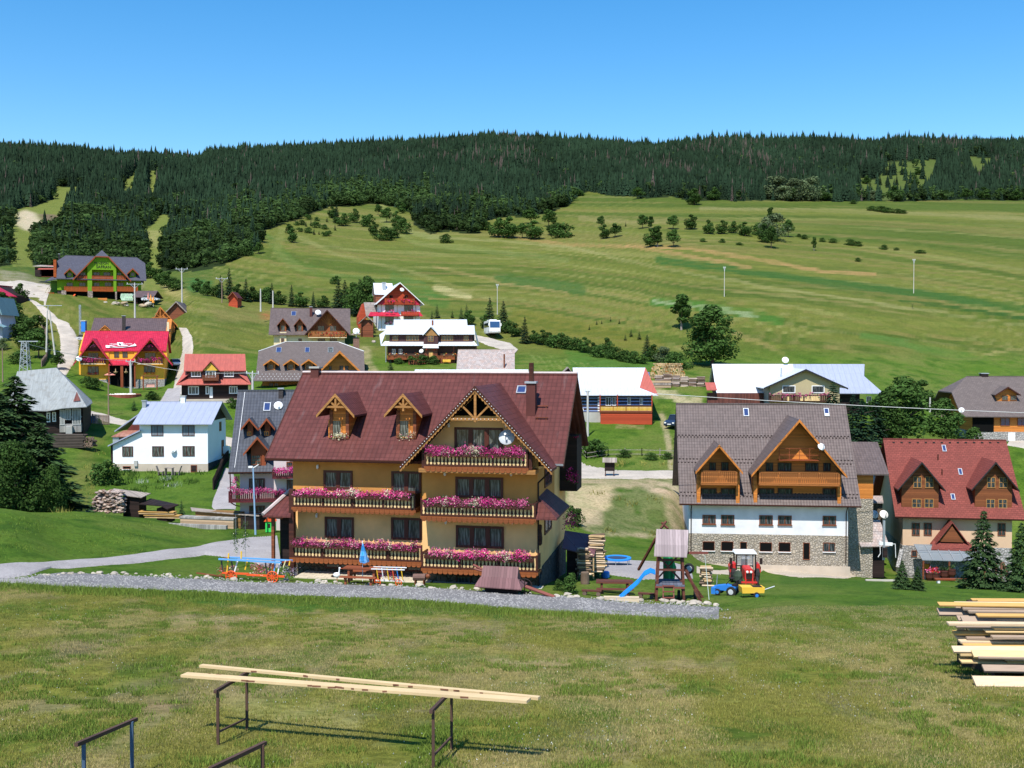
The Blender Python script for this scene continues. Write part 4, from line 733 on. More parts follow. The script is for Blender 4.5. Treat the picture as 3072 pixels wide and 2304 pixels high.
petals(P, 'rear_flowers', [(uR+.6, uR+1.3, D-3.1, D-2.85, T(*qe(540,540), D-3)[1], T(*qe(540,350), D-3)[1]), (uR+.35, uR+1.2, D-3.1, D-2.85, T(*qe(540,1000), D-3)[1], T(*qe(540,790), D-3)[1]), (uR+1.1, uR+1.4, D-3.1, D-2.9, T(*qe(560,50), D-3)[1], T(*qe(560,0), D-3)[1])], 900, .06, [(DPINK, .7), (PINK, .1), (FLEAF, .2)], 9)
u5, z5 = T(*qe(300, 360), -1.3); pipe(f, [(hG-.1, -1.3, zf-.1), (uR+.06, -.1, zf-.95), (uR+.06, -.1, -.3)], BLACKW)
u, z = T(*qe(248, 930), .0); MB().lathe((uR+.1, .25, z-1.15), [(.02,0),(.13,.1),(.15,.5),(.1,.9),(.12,1.0),(.12,1.2),(.02,1.25)], 8).build('wood_figure', DBROWN, P)
# terrace in front of the house
b = MB(); x0, x1 = T(*q3(290, 1500), -1)[0], T(*q3(1240, 1540), -1)[0]
PV = mat('terrace_slabs', (.55,.47,.34), 'brick', .9, .15, a=.4, b=.6)
GF = f
# ================================================================== THE OTHER HOUSES
TB = mat('brown_roof_tiles', (.125,.094,.086), 'tile', .5, .15, a=.36, b=.28, spec=.3); TBR = mat('grey_brown_shingles', (.135,.108,.1), 'shingle', .8, .12, a=.3, b=.35); TG = mat('slate_grey_tiles', (.065,.07,.085), 'tile', .45, .12, a=.36, b=.28); TR = mat('brick_red_shingles', (.2,.048,.036), 'shingle', .8, .14, a=.25, b=.4)
TRD = mat('crimson_roof_sheet', (.48,.02,.05), 'tile', .45, .12, a=.45, b=.35); RTIN = mat('faded_red_tin', (.4,.1,.075), 'metal', .6, .2, b=.8, col2=(.33,.09,.07)); WTIN = mat('white_tin', (.72,.75,.78), 'metal', .4, .12, b=.6, metal=.2, spec=.5); LTIN = mat('pale_blue_tin', (.3,.33,.43), 'metal', .5, .1, b=.85)
GTIN = mat('old_grey_tin', (.27,.285,.28), 'metal', .6, .22, b=.55, col2=(.2,.2,.185)); SHG = mat('pale_wood_shingles', (.36,.31,.29), 'shingle', .9, .2, a=.42, b=.3, col2=(.5,.35,.29)); NAVY = mat('slate_violet_roof', (.075,.075,.1), 'shingle', .7, .12, a=.3, b=.4)
WW = mat('white_plaster', (.78,.78,.8), 'plain', .9, .05); WWD = mat('stained_white_plaster', (.7,.7,.71), 'plain', .9, .16); CRW = mat('cream_plaster', (.72,.6,.38), 'plain', .9, .08); STN = mat('sandstone_cladding', (.4,.34,.26), 'stone', .9, .2, a=.24, col2=(.36,.33,.3)); RST = mat('river_stone', (.36,.34,.32), 'stone', .9, .3, a=.28)
BEIGE = mat('beige_socle', (.5,.42,.33), 'plain', .9, .15); LILAC = mat('pale_pink_plaster', (.6,.5,.48), 'plain', .9, .06); GREENW = mat('lime_green_plaster', (.15,.3,.012), 'plain', .9, .08); YEL = mat('amber_plaster', (.8,.4,.04), 'plain', .9, .06); REDW = mat('red_wood', (.42,.06,.02), 'wood', .7, .2, b=.15); PEACH = mat('peach_plaster', (.62,.42,.27), 'plain', .9, .08)
OCH = mat('ochre_plaster', (.5,.42,.3), 'plain', .9, .08); BRD = mat('brown_boards', (.2,.065,.022), 'wood', .7, .3, b=.18); TEALM = mat('teal_trim', (.1,.35,.33), 'plain', .6, .1); TBK = mat('black_trim', (.02,.02,.02), 'plain', .6, .1)
def hbox(f, x0, x1, ytop, ybot, w0, w1, m_, name='wall', ext=0):
    u0, z1 = f.p(x0, ytop, w0); u1, _ = f.p(x1, ytop, w0); z0 = f.p((x0+x1)/2, ybot, w0)[1]; return MB().box(u0, u1, w0, w1, z0-ext, z1).build(name, m_, f.r)
def setL(f, cx, ey, ry, of, wr): return (-of, f.p(cx, ey, -of)[1], wr, f.p(cx, ry, wr)[1])
def flw(P, f, x0, x1, yb, yt, w, n=300, s=.07, mix=FLMIX, seed=5, name='flowers', d=.3):
    u0, z0 = f.p(x0, yb, w); u1, z1 = f.p(x1, yt, w); return petals(P, name, [(u0, u1, w-d, w, z0, z1)], n, s, mix, seed)
def simpbal(f, x0, x1, ytop, ybot, w0, w1, m_=MBROWN, fl=None, n=300, s=.08, boards=True, bm=None, sp=.3, fy=0, mix=FLMIX, slab=None, par=None):
    u0, zb = f.p(x0, ybot, w0); u1 = f.p(x1, ybot, w0)[0]; h = f.p(x0, ytop, w0)[1]-zb
    o = MB().box(u0-.05, u1+.05, w0-.03, w1, zb-.15, zb).build('balcony', slab or m_, par or f.r)
    railing(o, u0, u1, w0, zb, h, m_, bm or m_, sp=sp, bw=sp*.8, turned=False)
    MB().box(u0-.03, u0+.03, w0+.05, w1, zb, zb+h).box(u1-.03, u1+.03, w0+.05, w1, zb, zb+h).build('side_railing', m_, o)
    if fl: petals(o, 'flowers', [(u0+.1, u1-.1, w0-.35, w0-.05, zb+h*fl[0], zb+h*fl[1])], n, s, mix, int(x0))
    return o
# ---------- brown-roofed house with orange timber gables, right of the middle
q5 = Z(2000, 1150, 2.37); qb = Z(2000, 1480, 3.403)
f = Fr('timber_gabled_house', *qb(228, 700), 106.2, -6, 'white and stone house with big brown tiled roof and two orange timber balcony gables'); P = f.r
L = setL(f, q5(700,0)[0], q5(0,864)[1], q5(0,146)[1], .9, 7); D = 14; uA, uB = f.p(*qb(228,300), 0)[0], f.p(*qb(1852,300), 0)[0]; zS = f.p(*qb(1000,420), 0)[1]; zB = f.p(*qb(1000,700), 0)[1]
MB().prx([(0, zS), (D, zS), (D, Lz(L, 0)-.2), (7, L[3]-.25), (0, Lz(L, 0)-.12)], uA, uB).build('wall', WWD, P); MB().prx([(-.03, zB-3), (D, zB-3), (D, zS), (-.03, zS)], uA-.02, uB+.02).build('stone_wall', STN, P)
MB().box(uA-.2, uB+.2, -.2, -.04, zB-3, zB-.3).build('plinth', BEIGE, P)
roof(f, f.p(*q5(90,860), -.9)[0], f.p(*q5(1385,872), -.9)[0], L, D+.9, TB); gutter(f, f.p(*q5(90,860), -.9)[0], f.p(*q5(1385,872), -.9)[0], -.9, L[1])
for a_ in ((365,218,500,315),(555,219,690,320),(945,222,1082,322),(1137,225,1275,322),(1592,228,1728,325)): winpx(f, *qb(*a_[:2]), *qb(*a_[2:]), sill=MBROWN)
for a_ in ((367,490,488,585),(557,490,680,588),(750,495,818,580),(950,500,1073,595),(1143,500,1263,597),(1597,503,1718,597)): winpx(f, *qb(*a_[:2]), *qb(*a_[2:]), w=-.03, mull=1 if a_[0] > 1500 else 0, gm=VOID if a_[0] < 1500 else GLASS, fw=.04, sill=WHITE)
winpx(f, *qb(1392,502), *qb(1460,678), w=-.03, mull=0, gm=VOID, fw=.06, name='door')
def bigdormer(cx, apy, fpy, hw, wall, by, wins, bal, low):
    o = dormer(f, L, q5(cx,0)[0], q5(0,apy)[1], q5(0,fpy)[1], hw/2.37, wall/2.37, q5(0,by)[1], TB, ORANGE, ORANGEV, over=1.5, trim=.2, t=.16, win=[(*q5(a_, c_), *q5(d_, e_)) for a_, c_, d_, e_ in wins], fm=DBROWN, recess=.25, mull=1); wf = o[6]
    x0, y0, x1, y1 = bal; simpbal(f, *[q5(x,0)[0] for x in (x0, x1)], q5(0,y0)[1], q5(0,y1)[1], wf-1.15, wf+.25, m_=mat('honey_boards', (.34,.12,.03), 'wood', .6, .3, b=.14), boards=True, sp=.2, par=o[0])
    for a_, c_ in low: u0, z1 = f.p(*q5(a_, 738), wf+.25); u1, z0 = f.p(*q5(c_, 803), wf+.25); window(o[0], u0, z0-.1, u1-u0, z1-z0, wf+.25, fm=DBROWN, gm=GLASS, mull=1, fw=.1)
    uc = o[1]; 
    for s_ in (-1, 1): MB().box(uc+s_*o[5]*.93-(.35 if s_ > 0 else 0)*1, uc+s_*o[5]*.93+(.35 if s_ < 0 else 0), wf-.45, wf+.4, Lz(L, wf)+.02, o[4]+.15).prx([(wf-.45, Lz(L, wf-.45)-.1), (wf+.4, Lz(L, wf-.45)-.1), (wf+.4, Lz(L, wf)+.02), (wf-.45, Lz(L, wf)+.02)], uc+s_*o[5]*.93-(.35 if s_ > 0 else 0), uc+s_*o[5]*.93+(.35 if s_ < 0 else 0)).build('side_pier', ORANGE, o[0])
    return o
bigdormer(375, 437, 630, 166, 150, 806, [(303,562,350,622),(388,560,440,622)], (247,622,498,712), [(245,355),(385,495)])
oo = bigdormer(945, 257, 655, 340, 322, 808, [(705,563,757,625),(790,563,887,625),(985,565,1078,625),(1113,565,1165,625)], (660,630,1228,715), [(655,765),(790,895),(1108,1222)])
wf = oo[6]; u0, z0 = f.p(*q5(800,545), wf-.9); u1, z1 = f.p(*q5(1090,465), wf-.9); st = MB().box(u0, u1, wf-.9, wf+.2, z0-.06, z0)
for z in (z0+.5, z1): st.bar((u0, wf-.88, z), (u1, wf-.88, z), .05, .05)
for i in range(5): x = u0+(u1-u0)*i/4; st.box(x-.025, x+.025, wf-.9, wf-.85, z0, z1)
st.build('upper_railing', mat('rust_red_paint', (.25,.06,.02), 'plain', .6, .2), oo[0]); u, z = f.p(*q5(1104,447), wf-1.6); dish(oo[0], (u, wf-1.6, z), .37, yaw=R(25))
skylight(f, L, *q5(543,180), *q5(586,236)); skylight(f, L, *q5(1115,180), *q5(1158,236), blind=True)
for x, y0 in ((uA+.2, 1), (uB-.2, 1)): pipe(f, [(x, -.8, L[1]-.1), (x, -.1, L[1]-.8), (x, -.1, zB)], BLACKW)
sg = MB(); rr_ = random.Random(4); ua_, ub_ = f.p(*q5(92,860), -.9)[0], f.p(*q5(1380,872), -.9)[0]
for zy in (375, 388, 545, 570, 785, 810):
    y_, z_ = f.sl(*q5(700, zy), L)[1:]; n = 50
    for i in range(n): x = ua_+(ub_-ua_)*(i+(zy % 2)*.5)/n; sg.box(x-.08, x+.08, y_-.05, y_+.05, z_, z_+.1)
sg.build('snow_guards', mat('snow_guard_brown', (.05,.035,.033), 'plain', .7, .2), P)
# its rear wing
u0, zr_ = f.p(*q5(1340,415), 8); u1 = f.p(*q5(1472,415), 8)[0]; ze_ = f.p(*q5(1400,642), 3.0)[1]; wg = MB(); wg.use(TB).slab([(u0-1, 3.0, ze_), (u1+.4, 3.0, ze_), (u1+.4, 8, zr_), (u0-1, 8, zr_)], .15).slab([(u1+.4, 13, ze_), (u0-1, 13, ze_), (u0-1, 8, zr_), (u1+.4, 8, zr_)], .15); wg.build('rear_wing_roof', None, P)
um, zm = f.p(*q5(1400,820), 3.6); MB().prx([(3.6, zm), (12, zm), (12, ze_-.2), (8, zr_-.3), (3.6, ze_-.05)], u0-1.5, u1-1.0).build('rear_wing_wall', ORANGE, P); MB().box(u0-1.5, u1-1.0, 3.57, 12, zB-3, zm).build('rear_wing_stone', STN, P)
# ---------- red-roofed house at the right edge
q6 = Z(2500, 1000, 2.0735)
f = Fr('red_roofed_house', *q6(432,1560), 113, -9, 'peach plastered house with a red shingle roof and two brown dormers at the right edge'); P = f.r
L = setL(f, q6(760,0)[0], q6(0,1148)[1], q6(0,661)[1], .8, 6.5); D = 13; uA, uB = f.p(*q6(432,1200))[0], f.p(*q6(1112,1200))[0]; zS = f.p(*q6(600,1322))[1]; zB = f.p(*q6(600,1550))[1]
MB().prx([(0, zS), (D, zS), (D, Lz(L, 0)-.2), (6.5, L[3]-.25), (0, Lz(L, 0)-.12)], uA, uB).build('wall', PEACH, P); MB().box(uA-.03, uB+.03, -.04, D, zB-3, zS).build('stone_socle', RST, P)
rl, rr = f.p(*q6(385,1148), -.8)[0], f.p(*q6(1200,1148), -.8)[0]; roof(f, rl, rr, L, D+.8, TR); gutter(f, rl, rr, -.8, L[1])
for c, w0, w1 in ((562, [(497,890,548,962),(570,890,622,962)], [(488,1028,547,1085),(566,1028,623,1085)]), (1022, [(955,893,1007,962),(1030,893,1082,962)], [(950,1030,1004,1088),(1025,1030,1080,1088)])):
    o = dormer(f, L, q6(c-10,0)[0], q6(0,800)[1], q6(0,975)[1], 148/2.07, 116/2.07, q6(0,1082)[1], TR, BRD, TBK, over=.75, win=[(*q6(*a_[:2]), *q6(*a_[2:])) for a_ in w0+w1], fm=mat('pine_frame', (.4,.2,.06), 'plain', .6, .2), mull=1, bars=1)
skylight(f, L, *q6(672,697), *q6(705,737)); skylight(f, L, *q6(773,843), *q6(806,882)); skylight(f, L, *q6(727,1000), *q6(760,1037))
for i in range(14): u, y, z = f.sl(*q6(375+i*50, 683), L); MB().box(u-.12, u+.12, y-.05, y+.05, z, z+.14).build('snow_guard', TBK, P)
for x, y in ((651,787), (676,880)): u, yy, z = f.sl(*q6(x, y), L); MB().tube((u, yy, z-.2), (u, yy, z+.6), .07).build('vent_pipe', DBROWN, P)
for a_ in ((488,1178,537,1258),(562,1178,612,1258),(1022,1180,1070,1260)): winpx(f, *q6(*a_[:2]), *q6(*a_[2:]), fm=MBROWN, mull=1, bars=1)
u, z = f.p(*q6(742,1172), -1.6); _, zf_ = f.p(*q6(742,1325), -1.6); H = f.p(*q6(842,1300), -1.6)[0]-u; pg = MB(); pg.use(TR)
for s_ in (-1, 1): pg.slab([(u, -1.6, z), (u, 0, z), (u+s_*H*1.15, 0, zf_), (u+s_*H*1.15, -1.6, zf_)], .14)
zq = f.p(*q6(742,1300), -1.6)[1]; pg.slab([(u-H*1.4, -2.3, zf_-.25), (u+H*1.4, -2.3, zf_-.25), (u+H*1.1, -1.0, zq), (u-H*1.1, -1.0, zq)], .1); po = pg.build('porch_gable', None, P); MB().pry([(u-H*.7, zq), (u+H*.7, zq), (u, z-.5)], -1.45, -1.3).build('gable_boards', BRD, po)
a_, c_, d_, e_ = f.p(*q6(513,1325), -2), f.p(*q6(850,1325), -2), f.p(*q6(560,1425), -5), f.p(*q6(850,1425), -5)
cg, ct, cb = nt('canopy_glass'); cb.inputs['Base Color'].default_value = (.25,.28,.3,1); cb.inputs['Roughness'].default_value = .15; cb.inputs['Alpha'].default_value = .75
gc = MB().slab([(a_[0], -1.2, a_[1]), (c_[0]+1, -1.2, a_[1]), (c_[0]+1, -4.6, e_[1]), (d_[0], -4.6, e_[1])], .04).build('glass_canopy', cg, P); fr = MB()
for i in range(7): x0 = a_[0]+(c_[0]+1-a_[0])*i/6; x1 = d_[0]+(c_[0]+1-d_[0])*i/6; fr.bar((x0, -1.2, a_[1]+.05), (x1, -4.6, e_[1]+.05), .07, .08)
for i in range(3): t = i/2; fr.bar((a_[0]+(d_[0]-a_[0])*t, -1.2-3.4*t, a_[1]+(e_[1]-a_[1])*t+.05), (c_[0]+1, -1.2-3.4*t, a_[1]+(e_[1]-a_[1])*t+.05), .07, .08)
fr.build('canopy_frame', STEEL, gc)
for x in (d_[0]+.1, (d_[0]+c_[0])/2, c_[0]+.8): MB().box(x-.08, x+.08, -4.6, -4.44, zB-2, e_[1]-.03).build('canopy_post', MBROWN, P)
MB().box(uA+1.5, uB, -5.2, -.1, zB-3, zB-.1).build('terrace', mat('concrete'), P)
winpx(f, *q6(485,1350), *q6(520,1390), w=-.05, mull=0); winpx(f, *q6(560,1430), *q6(600,1475), w=-.05, mull=0, gm=mat('amber_door', (.5,.25,.03), 'plain', .6, .2), fm=MBROWN)
for x, y in ((597,1510), (635,1510), (690,1500), (735,1490)):
    u, z = f.p(*q6(x, y+25), -5.6); o = MB().lathe((0, 0, 0), [(.3,0),(.42,.3),(.4,.75),(.3,.8)], 10).build('flower_tub', DBROWN); o.location = f.o+Matrix.Rotation(f.a, 3, 'Z') @ Vector((u, -5.6, z)); tag(o, {597:'leftmost brown flower tub with pink blooms under the glass canopy', 635:'second brown flower tub with pink blooms under the glass canopy', 690:'large dark plant tub third along the terrace of the red-roofed house', 735:'rightmost small plant tub on the terrace of the red-roofed house'}[x], 'flower tub', 'tubs on the terrace of the red house')
    if x < 650: petals(o, 'flowers', [(-.35, .35, -.3, .3, .75, 1.1)], 160, .09, [(PINKL, .6), (REDF, .2), (FLEAF, .2)], x)
    else: petals(o, 'leaves', [(-.35, .35, -.3, .3, .75, 1.2)], 120, .09, [(FLEAF, 1)], x)
# ---------- wooden house far right
f = Fr('wooden_chalet', *q6(870,660), 156, -5, 'wooden chalet with a wide dark grey hipped roof behind the red-roofed house'); P = f.r
L = setL(f, q6(1000,0)[0], q6(0,516)[1], q6(0,268)[1], .8, 7); D = 14; rl = f.p(*q6(850,516), -.8)[0]; rr = rl+26; uA = rl+.9; zB = f.p(*q6(1000,612))[1]
roof(f, rl-1.2, rr, L, D+.8, TBR, jerk=(3.2, 3.2)); gable(f, uA, rr-1, 0, D, L, zB, ORANGE, jerk=3.2); MB().box(uA, rr-1, -.03, D, zB-4, zB).build('stone_socle', RST, P)
MB().box(uA-.3, f.p(*q6(998,560), -.05)[0], -.1, -.02, zB, Lz(L, 0)-.1).build('loggia_shade_sheet', VOID, P)  # flat black sheet paints the loggia's shade onto the wall
for a_ in ((1040,525,1097,575),(1145,525,1200,575)): winpx(f, *q6(*a_[:2]), *q6(*a_[2:]), w=-.02, gm=GLASSB)
winpx(f, *q6(1088,616), *q6(1130,668), w=-.04, mull=0, gm=WHITE, fm=WHITE, name='door')
dormer(f, L, q6(1088,0)[0], q6(0,332)[1], q6(0,382)[1], 78/2.07, 62/2.07, q6(0,422)[1], TBR, ORANGE, DBROWN, over=.6, win=[(*q6(1048,387), *q6(1085,417), GLASSC), (*q6(1100,387), *q6(1137,417), GLASSC)])
chimney(f, L, q6(922,0)[0], q6(965,0)[0], q6(0,252)[1], q6(0,272)[1], BLACKW); u, z = f.p(*q6(797,475), -1.5); dish(P, (u, -1.5, z), .4, yaw=R(-20))
# ---------- white-roofed farmhouse with beige gable
q7 = Z(2050, 1050, 3.403)
f = Fr('white_roofed_farmhouse', *q7(890,560), 165, -4, 'farmhouse with wide white tin roofs, a beige gable and a pink flowered balcony'); P = f.r
wr = 12; Lm = (6.0, f.p(*q7(530,437), 6)[1], wr, f.p(*q7(600,143), wr)[1]); l0 = f.p(*q7(335,437), 6)[0]; l1 = f.p(*q7(2045,450), 6)[0]; zB = f.p(*q7(890,600))[1]
kx = f.p(*q7(1850,168), wr)[0]; b = MB(); b.use(WTIN).slab([(l0, 6.0, Lm[1]), ((l0+l1)/2, 6.0, Lm[1]), ((l0+l1)/2, wr, Lm[3]), (l0, wr, Lm[3])], .12).slab([(l1, 18, Lm[1]), (l0, 18, Lm[1]), (l0, wr, Lm[3]), (kx, wr, Lm[3])], .12)
b.use(LTIN).slab([((l0+l1)/2, 6.0, Lm[1]), (l1, 6.0, Lm[1]), (l1-2.2, 9.5, Lz(Lm, 9.5)), (kx, wr, Lm[3]), ((l0+l1)/2, wr, Lm[3])], .12).slab([(l1, 6, Lm[1]), (l1, 18, Lm[1]), (l1-2.2, 14.5, Lz(Lm, 9.5)), (l1-2.2, 9.5, Lz(Lm, 9.5))], .1).slab([(l1-2.2, 9.5, Lz(Lm, 9.5)), (l1-2.2, 14.5, Lz(Lm, 9.5)), (kx, wr, Lm[3])], .1); b.build('roof', None, P)
MB().prx([(6.9, zB-3), (17, zB-3), (17, Lm[1]), (wr, Lm[3]-.3), (6.9, Lz(Lm, 6.9)-.15)], l0+.25, l1-3.5).build('wall', BLACKW, P)
ua, za = f.p(*q7(1252,195), -.8); ul, zl = f.p(*q7(820,387), -.8); H = ua-ul; b = MB(); b.use(WTIN); yb = Ly(Lm, min(za, Lm[3]-.1))
for s_ in (-1, 1): b.slab([(ua, -.8, za), (ua, yb, za), (ua+s_*H, yb if s_ < 0 else yb, zl), (ua+s_*H, -.8, zl)], .12)
go = b.build('gable_roof', None, P); bb = MB()
for s_ in (-1, 1): bb.slab([(ua, -.83, za+.02), (ua+s_*H, -.83, zl+.02), (ua+s_*H, -.83, zl-.25), (ua, -.83, za-.25)], .04, (0,1,0))
bb.build('bargeboard', TBK, go); k = (za-zl)/H; hw = H*.83; MB().pry([(ua-hw, zB-3), (ua+hw, zB-3), (ua+hw, za-k*hw-.15), (ua, za-.15), (ua-hw, za-k*hw-.15)], 0, 9).build('front_wing_wall', mat('drab_beige_plaster', (.42,.35,.2), 'plain', .9, .05), P)  # front wing in one even beige
for a_ in ((1010,362,1143,440),(1310,362,1440,440)): winpx(f, *q7(*a_[:2]), *q7(*a_[2:]), fm=WHITE, gm=GLASS, fw=.12, mull=0)
simpbal(f, *[q7(x,0)[0] for x in (885, 1500)], q7(0,458)[1], q7(0,522)[1], -1.4, 0, m_=DBROWN, bm=DBROWN, fl=(.75, 1.25), n=700, s=.11)
for a_, c_ in ((1062,1080),(1195,1222),(1240,1392)): u0, z1 = f.p(*q7(a_,470), -1.5); u1, z0 = f.p(*q7(c_,520), -1.5); MB().box(u0, u1, -1.53, -1.47, z0, z1).build('cream_panel', CREAMW, P)
u, z = f.p(*q7(1040,97), wr); dish(P, (u, wr-.3, z), .55); u, z = f.p(*q7(1000,205), 4); MB().tube((u, 4, z-1.5), (u, 4, z+.4), .13).build('flue_pipe', STEEL, P)
hbox(f, q7(250,0)[0], q7(850,0)[0], q7(0,440)[1], q7(0,560)[1], 5, 6.5, mat('maroon_boards', (.12,.04,.03), 'planks', .8, .3), 'front_shed_wall'); u0, z0 = f.p(*q7(235,405), 4.6); u1 = f.p(*q7(340,405), 4.6)[0]; MB().slab([(u0, 4, z0), (u1, 4, z0), (u1, 6.8, z0+1.1), (u0, 6.8, z0+1.1)], .1).build('lean_roof', RTIN, P)
MB().pry([(ul+1.0, zB-2), (ul+2.2, zB-2), (ul+2.2, zl+.1), (ul+1.0, zl+.1)], .6, 8).build('side_wall', mat('grey_boards', (.3,.29,.27), 'planks', .9, .3), P); winpx(f, *q7(1870,472), *q7(1918,540), w=6.9, fm=WHITE, gm=GLASS, mull=1)
# ---------- blue striped log house
q4 = Z(1600, 1000, 2.765)
f = Fr('striped_log_house', *q4(318,690), 161, -3, 'log cottage with blue and white striped walls, white tin roof and yellow veranda rail'); P = f.r
WTIN = mat('blue_white_tin', (.5,.54,.6), 'metal', .5, .15, b=.5); wr = 5.5; L = setL(f, q4(600,0)[0], q4(0,512)[1], q4(0,284)[1], .9, wr); rl, rr = f.p(*q4(308,512), -.9)[0], f.p(*q4(1036,512), -.9)[0]; kl, kr = f.p(*q4(342,284), wr)[0], f.p(*q4(908,288), wr)[0]; ym, zm = 1.2, Lz(L, 1.2)-.6
b = MB(); b.use(WTIN).slab([(rl, -.9, L[1]), (rr, -.9, L[1]), (rr-2.6, 1.6, Lz(L, 1.6)-.55), (kr+.4, wr, L[3]), (kl-.3, wr, L[3]), (rl+.75, 1.6, Lz(L, 1.6)-.55)], .1).slab([(rr, 12, L[1]), (rl, 12, L[1]), (kl-.3, wr, L[3]), (kr+.4, wr, L[3])], .1)
b.use(RTIN).slab([(rr, -.9, L[1]), (rr, 12, L[1]), (kr+.4, wr, L[3]-.0)], .1).slab([(rr, -.88, L[1]+.02), (kr+.4, wr, L[3]+.02), (rr-2.6, 1.62, Lz(L, 1.6)-.5)], .08); b.build('roof', None, P)
LOGS, lt_, lb_ = nt('blue_striped_logs'); uv_ = lt_.nodes.new('ShaderNodeUVMap').outputs[0]; s_ = lt_.nodes.new('ShaderNodeSeparateXYZ'); lt_.links.new(uv_, s_.inputs[0]); fr_ = Ma(lt_, 'FRACT', Ma(lt_, 'DIVIDE', s_.outputs[1], .48))
lt_.links.new(Mx(lt_, (.035,.02,.02), Mx(lt_, (.05,.16,.5), (.7,.72,.75), ramp(lt_, Ma(lt_, 'ABSOLUTE', Ma(lt_, 'SUBTRACT', fr_, .82)), .05, .03)), Ma(lt_, 'GREATER_THAN', fr_, .66)), lb_.inputs[0]); lb_.inputs['Roughness'].default_value = .7
zB = f.p(*q4(600,655))[1]; uA, uB = f.p(*q4(318,600))[0], f.p(*q4(985,600), 0)[0]; MB().prx([(0, zB), (11, zB), (11, Lz(L, 0)-.2), (wr, L[3]-.6), (1.9, Lz(L, 1.6)-.9), (0, Lz(L, 0)-.3)], uA, uB).build('log_wall', LOGS, P); MB().box(uA-.1, uB, -.1, 11, zB-2.5, zB).build('socle', mat('concrete'), P)
for a_ in ((345,535,385,597),(600,530,645,600),(655,530,685,600),(780,533,808,592),(882,535,908,592)): winpx(f, *q4(*a_[:2]), *q4(*a_[2:]), fm=WHITE, mull=1)
simpbal(f, q4(555,0)[0], q4(983,0)[0], q4(0,602)[1], q4(0,648)[1], -1.3, 0, m_=MBROWN, bm=mat('yellow_slats', (.75,.45,.06), 'planks', .7, .15), sp=.16); hbox(f, q4(558,0)[0], q4(985,0)[0], q4(0,652)[1], q4(0,700)[1], -1.2, 0, REDW, 'veranda_base', 1)
for x in (553, 697, 983): u, z = f.p(*q4(x,655), -1.2); MB().box(u-.07, u+.07, -1.27, -1.13, z, L[1]+.1).build('veranda_post', REDW, P)
for i, y in enumerate(range(535, 650, 21)): u, z = f.p(*q4(545, y), -.1); MB().box(u-.2, u+.2, -.16, -.02, z-.11, z+.11).build('log_end', WHITE, P)
u, z = f.p(*q4(397,630), -1.6); dish(P, (u, -1.6, z), .42, yaw=R(15)); zB2 = zB
WTIN = mat('white_tin')
# ---------- middle: brown chalet with one big timber gable
q2 = Z(700, 780, 2.765)
f = Fr('brown_roofed_chalet', *q2(345,700), 224, 9, 'cream chalet with dark brown roof, orange timber gable and flowered balcony on the upper slope'); P = f.r
L = setL(f, q2(600,0)[0], q2(0,618)[1], q2(0,400)[1], .9, 6.5); rl, rr = f.p(*q2(292,618), -.9)[0], f.p(*q2(972,560), -.9)[0]; roof(f, rl, rr, L, 14, TB); gable(f, rl+1, rr-1.2, 0, 13, L, f.p(*q2(345,760))[1], CRW)
o = dormer(f, L, q2(778,0)[0], q2(0,412)[1], q2(0,618)[1], 185/2.765, 150/2.765, q2(0,640)[1], TB, mat('chestnut_boards', (.27,.075,.02), 'planks', .6, .3, b=.15), DBROWN, over=1.6, wf=-.1, win=[(*q2(700,545), *q2(755,590)), (*q2(800,545), *q2(855,590))], trim=.22, mull=1)
simpbal(f, q2(622,0)[0], q2(938,0)[0], q2(0,588)[1], q2(0,640)[1], -1.5, -.1, m_=MATS['honey_boards'], fl=(.3, .8), n=250, s=.13, mix=[(REDF, .5), (FLEAF, .5)], slab=CRW, par=o[0])
u, z = f.p(*q2(793,482), -.2); st = MB()
for i in range(-4, 5): st.bar((u, -.2, z-1.6), (u+i*.42, -.2, z+1.2-abs(i)*.35), .1, .08)
st.build('sunburst_boards', ORANGE, o[0])
for c in (410, 550): dormer(f, L, q2(c,0)[0], q2(0,482)[1], q2(0,545)[1], 50/2.765, 26/2.765, q2(0,590)[1], TB, MATS['chestnut_boards'], MBROWN, over=.8, win=[(*q2(c-15,542), *q2(c+17,588), GLASSC)])
hbox(f, q2(385,0)[0], q2(440,0)[0], q2(0,597)[1], q2(0,680)[1], -.5, 0, CRW, 'stair_bay', 1)
for a_ in ((395,650,422,680),(540,652,568,675),(700,652,760,675),(800,652,860,675)): winpx(f, *q2(*a_[:2]), *q2(*a_[2:]), w=-.51 if a_[0] < 430 else -.02)
skylight(f, L, *q2(482,427), *q2(520,463)); chimney(f, L, q2(633,0)[0], q2(655,0)[0], q2(0,390)[1], q2(0,470)[1], MATS['brown_chimney']); u, y, z = f.sl(*q2(705,470), L); dish(P, (u, y-.3, z+1.0), .62, yaw=R(10))
